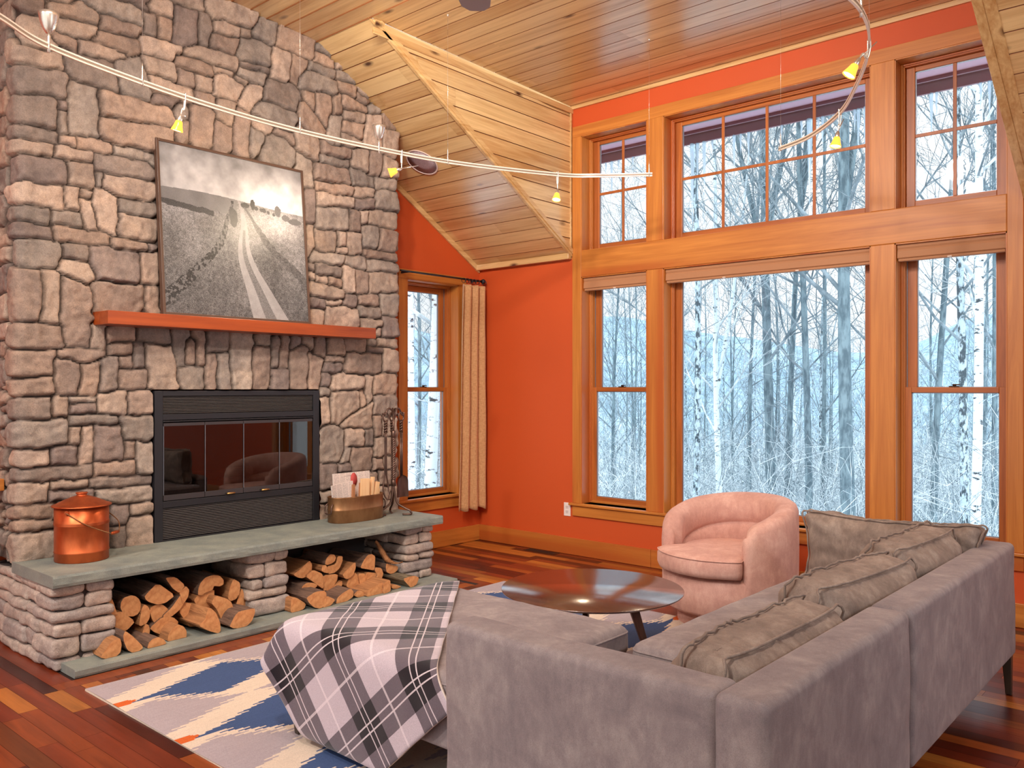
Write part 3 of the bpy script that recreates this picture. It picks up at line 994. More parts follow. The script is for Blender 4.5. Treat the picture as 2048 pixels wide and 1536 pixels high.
best = np.full(SS.shape, 9.0); second = np.full(SS.shape, 9.0); lab = np.zeros(SS.shape, int)
for k, P in enumerate(polys):
    a = np.array(P); pad = 0.13
    i0, i1 = np.searchsorted(sg, [a[:, 0].min() - pad, a[:, 0].max() + pad]); j0, j1 = np.searchsorted(zg, [a[:, 1].min() - pad, a[:, 1].max() + pad])
    if i1 <= i0 or j1 <= j0: continue
    X = WS[i0:i1, j0:j1]; Y = WZ[i0:i1, j0:j1]
    d2 = np.full(X.shape, 9.0); ins = np.zeros(X.shape, bool)
    for q in range(len(a)):
        (x0, y0), (x1, y1) = a[q], a[(q + 1) % len(a)]
        ex, ey = x1 - x0, y1 - y0; L = ex * ex + ey * ey + 1e-12
        t = np.clip(((X - x0) * ex + (Y - y0) * ey) / L, 0, 1)
        d2 = np.minimum(d2, (X - x0 - t * ex) ** 2 + (Y - y0 - t * ey) ** 2)
        c = ((y0 > Y) != (y1 > Y)); 
        with np.errstate(divide='ignore', invalid='ignore'):
            ins ^= c & (X < (x1 - x0) * (Y - y0) / (y1 - y0 if abs(y1 - y0) > 1e-9 else 1e-9) + x0)
    sd = np.sqrt(d2); sd = np.where(ins, -sd, sd)
    B = best[i0:i1, j0:j1]; S2 = second[i0:i1, j0:j1]; Lb = lab[i0:i1, j0:j1]
    nb = sd < B
    S2[...] = np.where(nb, B, np.minimum(S2, sd)); Lb[...] = np.where(nb, k, Lb); B[...] = np.where(nb, sd, B)
edge = (second - best) * 0.5                  # distance to the joint with the neighbour
edge = np.minimum(edge, 0.045 - best)         # very wide gaps become joints too
rr = np.random.RandomState(4); K = len(polys)
hs = rr.uniform(0.022, 0.042, K); ta = rr.uniform(-0.09, 0.09, K); tb = rr.uniform(-0.10, 0.10, K)
cen = np.array([np.mean(P, axis=0) for P in polys])
gap = 0.0035; rad = 0.015
e = np.clip((edge - gap) / rad, 0, 1)
prof = np.sqrt(np.clip(1 - (1 - e) ** 2, 0, 1))
H = prof * (hs[lab] + ta[lab] * (SS - cen[lab][:, :, 0]) + tb[lab] * (ZZ - cen[lab][:, :, 1]))
H += prof * (0.006 * gnoise(SS.shape, 7, 5) + 0.006 * np.abs(gnoise(SS.shape, 5, 16)) + 0.0035 * gnoise(SS.shape, 3, 6) + 0.0015 * gnoise(SS.shape, 1.5, 7))
H = np.clip(H, -0.004, 0.07)
# path of the unrolled surface round both corners
cr = 0.022
def path(s):
    if s < 0: base = (CX + s, CY0); n = (0, -1)
    elif s > W_: base = (CX - (s - W_), CY1); n = (0, 1)
    else: base = (CX, CY0 + s); n = (1, 0)
    for c0, sgn, cy in ((0.0, -1, CY0), (W_, 1, CY1)):
        d = (s - c0)
        if abs(d) < cr * 1.5:
            t = (d * sgn / (cr * 1.5) + 1) / 2            # 0 on the face, 1 on the return
            a = t * math.pi / 2
            n = (math.cos(a), sgn * math.sin(a))
            base = (CX - cr + cr * math.cos(a), cy - sgn * cr + sgn * cr * math.sin(a))
    return base, n
rows = [path(float(s)) for s in sg]
TONES = [(138, 119, 108), (152, 133, 120), (128, 114, 106), (162, 142, 128), (146, 125, 112), (132, 120, 112), (154, 131, 116), (124, 109, 103), (148, 134, 124), (166, 145, 131)]
tone = np.array([srgb(*TONES[rr.randint(len(TONES))])[:3] for _ in range(K)]) * rr.uniform(0.92, 1.12, (K, 1)) * 1.18
joint = np.array(srgb(72, 60, 54)[:3])
jm = np.clip((edge - 0.002) / 0.006, 0, 1)[:, :, None]
COL = tone[lab] * jm + joint * (1 - jm)
def roof_z(y): return 3.935 - S * (y - 3.62) if y > 3.62 else 3.935 + rise * (3.62 - y)
FB = (2.425, 3.640, 0.0, 1.432)       # opening for the fireplace insert
vid = -np.ones(SS.shape, int); V_ = []; F_ = []; C_ = []
ns, nz_ = SS.shape
for i in range(ns):
    (bx, by), (nx, ny) = rows[i]
    top = roof_z(by)
    for j in range(nz_):
        z = float(ZZ[i, j])
        if z > top + DS: continue
        if FB[0] < by < FB[1] and z < FB[3] and 0 < sg[i] < W_: continue
        h = float(H[i, j]); vid[i, j] = len(V_)
        V_.append((bx + nx * h, by + ny * h, min(z, top))); C_.append((*COL[i, j], 1.0))
for i in range(ns - 1):
    for j in range(nz_ - 1):
        a, b, c, d = vid[i, j], vid[i + 1, j], vid[i + 1, j + 1], vid[i, j + 1]
        if min(a, b, c, d) >= 0: F_.append((a, b, c, d))
fire = thing('stone_fireplace', 'tall rugged fieldstone fireplace with grey slab hearth and two firewood bays', 'fireplace', (0, 0, 0))
me = bpy.data.meshes.new('chimney_breast'); me.from_pydata(V_, [], F_)
me.materials.append(M['stone'])
ca = me.color_attributes.new('tone', 'FLOAT_COLOR', 'POINT'); ca.data.foreach_set('color', np.array(C_, dtype=np.float32).ravel())
me.polygons.foreach_set('use_smooth', [True] * len(F_)); me.update()
cb = bpy.data.objects.new('chimney_breast', me); SC.collection.objects.link(cb); cb.parent = fire

# ------------------------------------------------------------------ hearth base: piers, bays, slabs
def ledge_stone(mb, x0, x1, y0, y1, z0, z1, seed):
    r = min(0.022, (z1 - z0) * 0.42)
    def fn(q, u):
        k = 9.0
        n1 = Vector((nz(q.x * k + seed, q.y * k, q.z * k), nz(q.x * k, q.y * k + seed, q.z * k), nz(q.x * k, q.y * k, q.z * k + seed)))
        n2 = Vector((nz(q.x * 34 + seed, q.y * 34, q.z * 34), nz(q.x * 34, q.y * 34 + seed, q.z * 34), nz(q.x * 34, q.y * 34, q.z * 34 + seed)))
        return q + n1 * 0.011 + n2 * 0.004
    mb.softbox(((x0 + x1) / 2, (y0 + y1) / 2, (z0 + z1) / 2), (x1 - x0, y1 - y0, z1 - z0), r, n=10, fn=fn)
def pier(name, x0, x1, y0, y1, ztop, seed, heights, split=0.5, zb=0.0):
    r = random.Random(seed); mb = MB(); z = zb; tot = sum(heights); k = (ztop - zb) / tot
    for i, h in enumerate(heights):
        h *= k; o1 = r.uniform(-0.014, 0.014); g = 0.004
        cuts = [y0]
        if (y1 - y0) > 0.2 and r.random() < split: cuts.append(y0 + (y1 - y0) * r.uniform(0.35, 0.65))
        cuts.append(y1)
        for a, b in zip(cuts[:-1], cuts[1:]):
            e0 = r.uniform(-0.012, 0.012); dx = r.uniform(0.2, 0.3)
            ledge_stone(mb, x1 - dx + o1, x1 + o1 + e0 * 0.6, a + g / 2 + (e0 if a == y0 else 0), b - g / 2 + (r.uniform(-.012, .012) if b == y1 else 0), z + g / 2, z + h - g / 2, r.uniform(0, 99))
        xx = x1 - 0.22
        while xx > x0 + 0.03:
            w = min(r.uniform(0.14, 0.3), xx - x0)
            ledge_stone(mb, xx - w + g, xx + 0.02, y0 + r.uniform(-.012, .012), y1 + r.uniform(-.012, .012), z + g / 2, z + h - g / 2, r.uniform(0, 99)); xx -= w
        z += h
    core = 0.03
    mb.box(x0, x1 - core, y0 + core, y1 - core, zb, ztop, 1)
    return mb.build(name, [M['pier_stone'], M['dark_matte']], fire)
pier('pier', -5.50, -4.555, 1.675, 1.985, 0.441, 3, [7, 10, 8, 6.5, 8, 6], zb=0.0, split=0.75)
pier('pier', -5.05, -4.565, 2.795, 3.075, 0.441, 5, [11, 7, 7, 10, 8], zb=0.046, split=0.25)
pier('pier', -5.50, -4.575, 4.045, 4.345, 0.441, 7, [7, 8, 6, 7, 8, 6], zb=0.046, split=0.7)
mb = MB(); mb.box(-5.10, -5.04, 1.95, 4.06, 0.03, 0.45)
mb.build('bay_back', M['dark_matte'], fire)
def slab(name, x0, x1, y0, y1, z0, z1, seed, rough=0.006, n=90):
    mb = MB(); V2 = []
    rough *= 0.35
    ys_ = [y0 + (y1 - y0) * i / n for i in range(n + 1)]
    prof = [(0, -1), (0.5, -1), (1, -1), (1, -0.5), (1, 0), (1, 0.6), (1, 1), (0.5, 1), (0, 1)]
    zc = (z0 + z1) / 2; hz = (z1 - z0) / 2
    for y in ys_:
        for (t, s_) in prof:
            x = x0 + (x1 - x0) * t; z = zc + hz * s_
            if t == 1:
                x += rough * (nz(y * 12 + seed, s_ * 2, 0) + 0.7 * nz(y * 45 + seed, s_ * 3, 5)) - (0.004 if abs(s_) == 1 else 0)
                z += 0.0012 * nz(y * 30, seed, s_)
            V2.append((x, y, z))
    m_ = len(prof); o = len(mb.v); mb.v += V2
    for i in range(n):
        for k in range(m_):
            k2 = (k + 1) % m_
            mb.f.append((o + i * m_ + k, o + i * m_ + k2, o + (i + 1) * m_ + k2, o + (i + 1) * m_ + k)[::-1]); mb.m.append(0); mb.sm.append(False)
    mb.f.append(tuple(range(o, o + m_))); mb.m.append(0); mb.sm.append(False)
    mb.f.append(tuple(range(o + n * m_, o + n * m_ + m_))[::-1]); mb.m.append(0); mb.sm.append(False)
    return mb.build(name, M['bluestone'], fire)
slab('hearth_slab', -5.08, -4.505, 1.655, 4.362, 0.442, 0.502, 2)
slab('base_slab', -5.08, -4.392, 1.715, 4.40, 0.002, 0.046, 9, rough=0.003)

# ------------------------------------------------------------------ mantel shelf
M['cherry_y'] = mat_wood('polished_cherry', 1, srgb(120, 44, 14), srgb(166, 74, 26), 0.38, islands=False, coat=0.1)
o = MB().box(-5.07, -4.852, 2.073, 4.012, 1.812, 1.889).build('mantel_shelf', M['cherry_y'], bevel=0.003)
tag(o, 'polished reddish cherry mantel shelf set into the stone chimney', 'shelf')

# ------------------------------------------------------------------ fireplace insert
M['black'] = mat_plain('black_steel', srgb(44, 42, 46), 0.42, 0.3)
M['black2'] = mat_plain('black_louvre', srgb(112, 104, 102), 0.4, 0.3)
M['rail_dark'] = mat_plain('dark_door_rail', srgb(72, 66, 68), 0.35, 0.4)
M['firebox'] = mat_plain('sooty_firebox', srgb(46, 38, 36), 0.9)
M['fireglass'] = make_glass('smoked_glass', tint=(0.42, 0.40, 0.40, 1), refl=3.0)
M['brass'] = mat_plain('brushed_brass', srgb(214, 160, 96), 0.3, 0.9)
ins = thing('fireplace_insert', 'black steel fireplace insert with glass doors and louvred vents', 'fireplace insert', (-5.04, 3.03, 0.502))
IX, IY, IZ = -5.04, 3.03, 0.502
def L(x0, x1, y0, y1, z0, z1): return (x0 - IX, x1 - IX, y0 - IY, y1 - IY, z0 - IZ, z1 - IZ)
fy0, fy1, fz0, fz1 = 2.427, 3.636, 0.503, 1.431
q = MB()
XF = -5.028
q.box(*L(-5.10, XF, fy0, fy0 + .052, fz0, fz1)); q.box(*L(-5.10, XF, fy1 - .052, fy1, fz0, fz1))
q.box(*L(-5.10, XF, fy0 + .052, fy1 - .052, fz1 - .033, fz1))
q.box(*L(-5.10, XF, fy0 + .052, fy1 - .052, 1.250, 1.287)); q.box(*L(-5.10, XF + .004, fy0 + .052, fy1 - .052, 1.238, 1.246))
q.box(*L(-5.10, XF, fy0 + .052, fy1 - .052, 0.708, 0.748)); q.box(*L(-5.10, XF, fy0 + .052, fy1 - .052, fz0, 0.512))
q.build('surround', M['black'], ins, bevel=0.002)
for nm, za, zb_ in (('upper_louvre', 1.289, 1.396), ('lower_louvre', 0.514, 0.706)):
    q = MB(); n = 11 if za > 1 else 18
    for i in range(n):
        z = za + (zb_ - za) * (i + 0.5) / n
        q.prism([(XF - .018 - IX, fy0 + .056 - IY, z + .003 - IZ), (XF - .006 - IX, fy0 + .056 - IY, z - .002 - IZ), (XF - .004 - IX, fy0 + .056 - IY, z - .0005 - IZ), (XF - .016 - IX, fy0 + .056 - IY, z + .0045 - IZ)], (0, fy1 - fy0 - .112, 0))
    q.box(*L(-5.10, -5.07, fy0 + .05, fy1 - .05, za, zb_), 1)
    q.build(nm, [M['black2'], M['firebox']], ins)
q = MB()
q.box(*L(-5.52, -5.50, fy0 + .05, fy1 - .05, .70, 1.26)); q.box(*L(-5.52, -5.10, fy0 + .05, fy0 + .07, .70, 1.26)); q.box(*L(-5.52, -5.10, fy1 - .07, fy1 - .05, .70, 1.26))
q.box(*L(-5.52, -5.10, fy0 + .05, fy1 - .05, .70, .72)); q.box(*L(-5.52, -5.10, fy0 + .05, fy1 - .05, 1.24, 1.26))
q.build('firebox_lining', M['firebox'], ins)
dy0, dy1 = fy0 + .056, fy1 - .056; nd = 4; wd = (dy1 - dy0) / nd
for k in range(nd):
    a, b = dy0 + k * wd + .0015, dy0 + (k + 1) * wd - .0015
    d = MB(); d.box(*L(XF - .012, XF - .006, a, b, 0.752, 1.232)); dd = d.build('glass_door', M['fireglass'], ins)
    q = MB(); q.box(*L(XF - .014, XF - .003, a, b, 0.752, 0.786)); q.build('lower_door_rail', M['rail_dark'], dd, bevel=0.001)
    q = MB(); q.box(*L(XF - .014, XF - .003, a, b, 1.212, 1.232)); q.build('upper_door_rail', M['rail_dark'], dd, bevel=0.001)
    q = MB(); q.box(*L(XF - .013, XF - .004, a, a + .003, .786, 1.212)); q.build('door_edge', M['alu'], dd)
for yc in (dy0 + wd * 1.62, dy0 + wd * 2.55):
    q = MB(); q.tube([(XF + .020 - IX, yc - .028 - IY, .762 - IZ), (XF + .020 - IX, yc + .028 - IY, .762 - IZ)], .0055, 10)
    h = q.build('door_handle', M['brass'], ins); h['label'] = 'small brass bar handle'
    q = MB(); q.tube([(XF - IX - .004, yc - .024 - IY, .762 - IZ), (XF + .018 - IX, yc - .024 - IY, .762 - IZ)], .004, 8); q.build('handle_post', M['black'], ins)
q = MB()
for y in (2.80, 3.0, 3.2): q.box(*L(-5.40, -5.18, y, y + .012, .74, .752))
for x in (-5.36, -5.22): q.box(*L(x, x + .012, 2.68, 3.36, .752, .764))
q.build('fire_grate', M['black'], ins)
for k, (p0, p1, r) in enumerate([((-5.31, 2.72, .795), (-5.29, 3.30, .80), .042), ((-5.22, 2.80, .795), (-5.25, 3.36, .79), .036), ((-5.28, 2.74, .86), (-5.25, 3.22, .875), .034)]):
    pts = [Vector(p0).lerp(Vector(p1), t / 8) + Vector((0.006 * nz(t, k), 0, 0.006 * nz(t + 5, k))) for t in range(9)]
    q = MB().tube([p - Vector((IX, IY, IZ)) for p in pts], r, 9); q.build('charred_log', mat_plain('charred_bark%d' % k, srgb(74, 60, 54), 0.9, bump=0.8, bscale=40), ins)
# ------------------------------------------------------------------ fabrics
def velvet(name, base, dark, light, sheen=0.5):
    m = NT(name); v = m.coord()
    a = m.noise(v, 7, 4, 0.6, 0.6); b = m.noise(m.coord((38, 38, 16)), 1.0, 4, 0.7); f = m.noise(v, 420, 2, 0.8)
    c = m.ramp(m.math('ADD', m.math('MULTIPLY', a, 0.65), m.math('MULTIPLY', b, 0.35)), [(0.34, dark), (0.5, base), (0.66, light)])
    c = m.mix(1.0, c, m.ramp(f, [(0.3, (0.82, 0.82, 0.82, 1)), (0.7, (1.14, 1.14, 1.14, 1))]), 'MULTIPLY')
    m.set(Base_Color=c, Roughness=0.9, Sheen_Weight=sheen, Sheen_Roughness=0.45, Specular_IOR_Level=0.2)
    m.set(Sheen_Tint=light)
    m.bump(m.math('ADD', b, m.math('MULTIPLY', f, 0.5)), 0.12, 0.003)
    return m.mat
M['grey_velvet'] = velvet('grey_velvet', srgb(140, 127, 127), srgb(124, 112, 114), srgb(160, 147, 144))
M['taupe_velvet'] = velvet('taupe_velvet', srgb(136, 118, 108), srgb(112, 96, 88), srgb(164, 146, 134))
M['pink_velvet'] = velvet('dusty_pink_velvet', srgb(206, 158, 144), srgb(190, 142, 130), srgb(222, 178, 164))
M['leg_dark'] = mat_plain('dark_bronze_leg', srgb(78, 66, 56), 0.35, 0.4)
WN_D, WN_L = srgb(52, 26, 20), srgb(96, 52, 38)
M['walnut'] = mat_wood('walnut_top', 0, WN_D, WN_L, 0.2, islands=False, coat=1.0)
M['walnut'].node_tree.nodes['Principled BSDF'].inputs['Coat IOR'].default_value = 1.8
M['walnut'].node_tree.nodes['Principled BSDF'].inputs['Coat Roughness'].default_value = 0.2
M['walnut_z'] = mat_wood('walnut_leg', 2, srgb(62, 34, 24), srgb(104, 60, 42), 0.35, islands=False)

def wrinkle(q, amp, k, seed):
    return amp * (nz(q.x * k + seed, q.y * k, q.z * k) + 0.5 * nz(q.x * k * 2.3, q.y * k * 2.3 + seed, q.z * k * 2.3))

def seat_fn(size, puff, seed, amp=0.004):
    hx, hy, hz = size[0] / 2, size[1] / 2, size[2] / 2
    def fn(q, u):
        b = (1 - min(1, abs(q.x / hx)) ** 4) * (1 - min(1, abs(q.y / hy)) ** 4)
        if u.z > 0: q.z += puff * b * max(0, u.z)
        w = wrinkle(q, amp, 7, seed)
        # small gathers along the rim
        rim = max(abs(q.x / hx), abs(q.y / hy))
        if rim > 0.86: q.z += 0.0022 * math.sin(q.x * 190 + q.y * 190 + 3 * nz(q.x * 9, q.y * 9, seed)) * (rim - 0.86) / 0.14
        q.z += w * (0.4 + 0.6 * max(0, u.z)); q.x += w * 0.5; q.y += w * 0.5
        return q
    return fn

# ------------------------------------------------------------------ sectional sofa
sofa = thing('sectional_sofa', 'large grey velvet corner sofa with chaise end and slim dark legs', 'sofa', (-1.5, 2.8, 0))
OX, OY = -1.5, 2.8
def sbox(name, x0, x1, y0, y1, z0, z1, r, fn=None, n=16, mat='grey_velvet', par=None):
    mb = MB(); c = ((x0 + x1) / 2 - OX, (y0 + y1) / 2 - OY, (z0 + z1) / 2)
    mb.softbox((0, 0, 0), (x1 - x0, y1 - y0, z1 - z0), r, n=n, fn=fn)
    o = mb.build(name, M[mat], par or sofa)
    o.location = c if par is None else (c[0] - par.location.x, c[1] - par.location.y, c[2] - par.location.z)
    return o
def panel_fn(seed, amp=0.0045):
    def fn(q, u):
        w = wrinkle(q, amp, 5, seed); return q + Vector((w, w, w * 0.8))
    return fn
# back along the far side from the fire: two modules with a seam
sbox('back_panel', -0.985, -0.842, 1.853, 2.964, 0.175, 0.712, 0.027, panel_fn(1), 22)
sbox('back_panel', -0.985, -0.842, 2.976, 4.600, 0.175, 0.712, 0.027, panel_fn(2), 22)
sbox('side_panel', -1.915, -0.975, 1.853, 1.992, 0.175, 0.712, 0.027, panel_fn(3), 22)
sbox('end_arm', -1.74, -0.99, 4.480, 4.605, 0.175, 0.520, 0.04, panel_fn(4), 14)
# frames under the cushions
sbox('chaise_base', -3.040, -1.925, 2.015, 2.935, 0.205, 0.338, 0.02, panel_fn(5, .003))
sbox('corner_base', -1.905, -0.99, 2.0, 2.805, 0.20, 0.31, 0.02, panel_fn(6, .003))
sbox('long_base', -1.835, -0.99, 2.815, 4.475, 0.20, 0.31, 0.02, panel_fn(7, .003))
def seat(x0, x1, y0, y1, z0, z1, puff, seed):
    s_ = (x1 - x0, y1 - y0, z1 - z0)
    o = sbox('seat_cushion', x0, x1, y0, y1, z0, z1, 0.045, seat_fn(s_, puff, seed), 34)
    # piping round the upper rim
    hx, hy, hz = s_[0] / 2, s_[1] / 2, s_[2] / 2; e = 0.014; pts = []
    rr_ = 0.045
    for (cx, cy, a0) in ((hx - rr_, hy - rr_, 0), (-hx + rr_, hy - rr_, 90), (-hx + rr_, -hy + rr_, 180), (hx - rr_, -hy + rr_, 270)):
        for k in range(5):
            a = math.radians(a0 + 22.5 * k); pts.append(Vector((cx + (rr_ - .002) * math.cos(a), cy + (rr_ - .002) * math.sin(a), hz - 0.030)))
    full = []
    for i in range(len(pts)):
        a, b = pts[i], pts[(i + 1) % len(pts)]; m_ = max(1, int((b - a).length / 0.03))
        for k in range(m_):
            p = a.lerp(b, k / m_); w = wrinkle(p, 0.004, 7, seed); full.append(p + Vector((w * .5, w * .5, w * .4)))
    q = MB().tube(full, 0.0042, 6, closed=True); p_ = q.build('piping', M['grey_velvet'], o)
    return o
seat(-3.052, -1.930, 1.998, 2.955, 0.335, 0.470, 0.012, 11)
seat(-1.915, -0.985, 1.996, 2.808, 0.300, 0.412, 0.010, 12)
seat(-1.858, -0.985, 2.818, 4.470, 0.300, 0.440, 0.014, 13)
def leg(x, y, top, dx=0, dy=0):
    q = MB(); x -= OX; y -= OY; a, b = 0.021, 0.013
    v = [(x + sx * b + dx, y + sy * b + dy, 0.010 if x + OX < -1.8 else 0.001) for sx, sy in ((-1, -1), (1, -1), (1, 1), (-1, 1))] + [(x + sx * a, y + sy * a, top) for sx, sy in ((-1, -1), (1, -1), (1, 1), (-1, 1))]
    q.add(v, [(0, 3, 2, 1), (4, 5, 6, 7), (0, 1, 5, 4), (1, 2, 6, 5), (2, 3, 7, 6), (3, 0, 4, 7)])
    o = q.build('leg', M['leg_dark'], sofa, bevel=0.003)
leg(-3.005, 2.055, 0.215, 0.022, 0); leg(-3.005, 2.89, 0.215); leg(-2.0, 2.06, 0.215)
leg(-1.85, 1.90, 0.19); leg(-0.885, 1.90, 0.19); leg(-0.885, 2.95, 0.19); leg(-0.868, 4.545, 0.19, 0.008, 0); leg(-1.70, 4.53, 0.19); leg(-1.78, 2.86, 0.21)

# ------------------------------------------------------------------ loose back cushions
def back_cushion(label, c, L_, Hh, T, yaw, tilt, roll, seed, puff=0.035, pinch=0.03, amp=0.006):
    t = thing('back_cushion', label, 'cushion', c, (0, 0, 0), group='loose taupe cushions on the grey sofa')
    t.rotation_euler = Matrix.Rotation(yaw, 3, 'Z').to_4x4().to_euler() if False else (roll, tilt, yaw)
    hx, hy, hz = T / 2, L_ / 2, Hh / 2
    def shape(q):
        fy, fz = min(1, abs(q.y / hy)), min(1, abs(q.z / hz))
        b = (1 - fy ** 2.4) * (1 - fz ** 2.4)
        q.x += math.copysign(puff * b, q.x) * min(1, abs(q.x) / hx)
        q.x *= 1 - 0.35 * (fy ** 5) * (fz ** 5)
        # waist between the pointed corners
        q.z -= math.copysign(pinch * (1 - fy ** 2) * 0.55, q.z) * fz ** 2
        q.y -= math.copysign(pinch * (1 - fz ** 2), q.y) * fy ** 2
        # gathers running in from the seams
        g = 0.0
        ph = 5.0 * nz(q.y * 5, q.z * 3, seed)
        g += 0.0075 * nz(q.y * 24 + 2 * nz(q.x * 9, q.z * 9, seed), q.x * 5, seed) * (fz ** 2)
        g += 0.0035 * math.sin(q.y * 120 + q.x * 30 + ph * 5) * (fz ** 2) * (0.5 + nz(q.y * 14, seed, 1))
        g += 0.006 * math.sin(q.z * 80 + ph * 2) * fy ** 3
        w = wrinkle(q, amp, 7.5, seed)
        s_ = 1 if q.x > 0 else -1
        q.x += s_ * (g + w); q.z += w * 0.7 + g * 0.8 * (1 if q.z > 0 else 0)
        q.y += w * 0.4
        return q
    def fn(q, u): return shape(q)
    mb = MB().softbox((0, 0, 0), (T, L_, Hh), min(T * 0.42, 0.095), n=72, fn=fn)
    mb.build('cover', M['taupe_velvet'], t)
    for sx in (-1, 1):
        pts = []; r0 = 0.03
        ring = [(hy - r0, hz - r0, 0), (-(hy - r0), hz - r0, 90), (-(hy - r0), -(hz - r0), 180), (hy - r0, -(hz - r0), 270)]
        cs = []
        for (cy, cz, a0) in ring:
            for k in range(4):
                a = math.radians(a0 + 30 * k); cs.append((cy + r0 * math.cos(a), cz + r0 * math.sin(a)))
        for i in range(len(cs)):
            a, b = cs[i], cs[(i + 1) % len(cs)]; m_ = max(1, int(math.hypot(b[0] - a[0], b[1] - a[1]) / 0.018))
            for k in range(m_):
                q = Vector((sx * (hx - T * 0.20), a[0] + (b[0] - a[0]) * k / m_, a[1] + (b[1] - a[1]) * k / m_))
                q = shape(q); pts.append(q)
        MB().tube(pts, 0.0048, 6, closed=True).build('piping', M['taupe_velvet'], t)
    return t
back_cushion('long taupe velvet cushion with gathered piping, in the sofa corner by the side panel', (-1.125, 2.470, 0.575), 0.80, 0.310, 0.250, -0.02, 0.10, 0, 3, amp=0.005, puff=0.05, pinch=0.0)
back_cushion('middle of the three taupe cushions along the sofa back', (-1.165, 3.300, 0.600), 0.74, 0.330, 0.230, -0.16, 0.16, 0.03, 8, puff=0.05, pinch=0.012)
back_cushion('plump taupe cushion third from the sofa corner, in front of the upright one', (-1.145, 3.990, 0.620), 0.60, 0.360, 0.220, -0.14, 0.14, 0.05, 14, puff=0.05, pinch=0.012)
back_cushion('wide taupe cushion standing crosswise at the window end of the sofa', (-1.345, 4.375, 0.622), 0.86, 0.380, 0.150, math.pi / 2 + 0.05, 0.0, 0, 21, puff=0.045, pinch=0.045, amp=0.010)

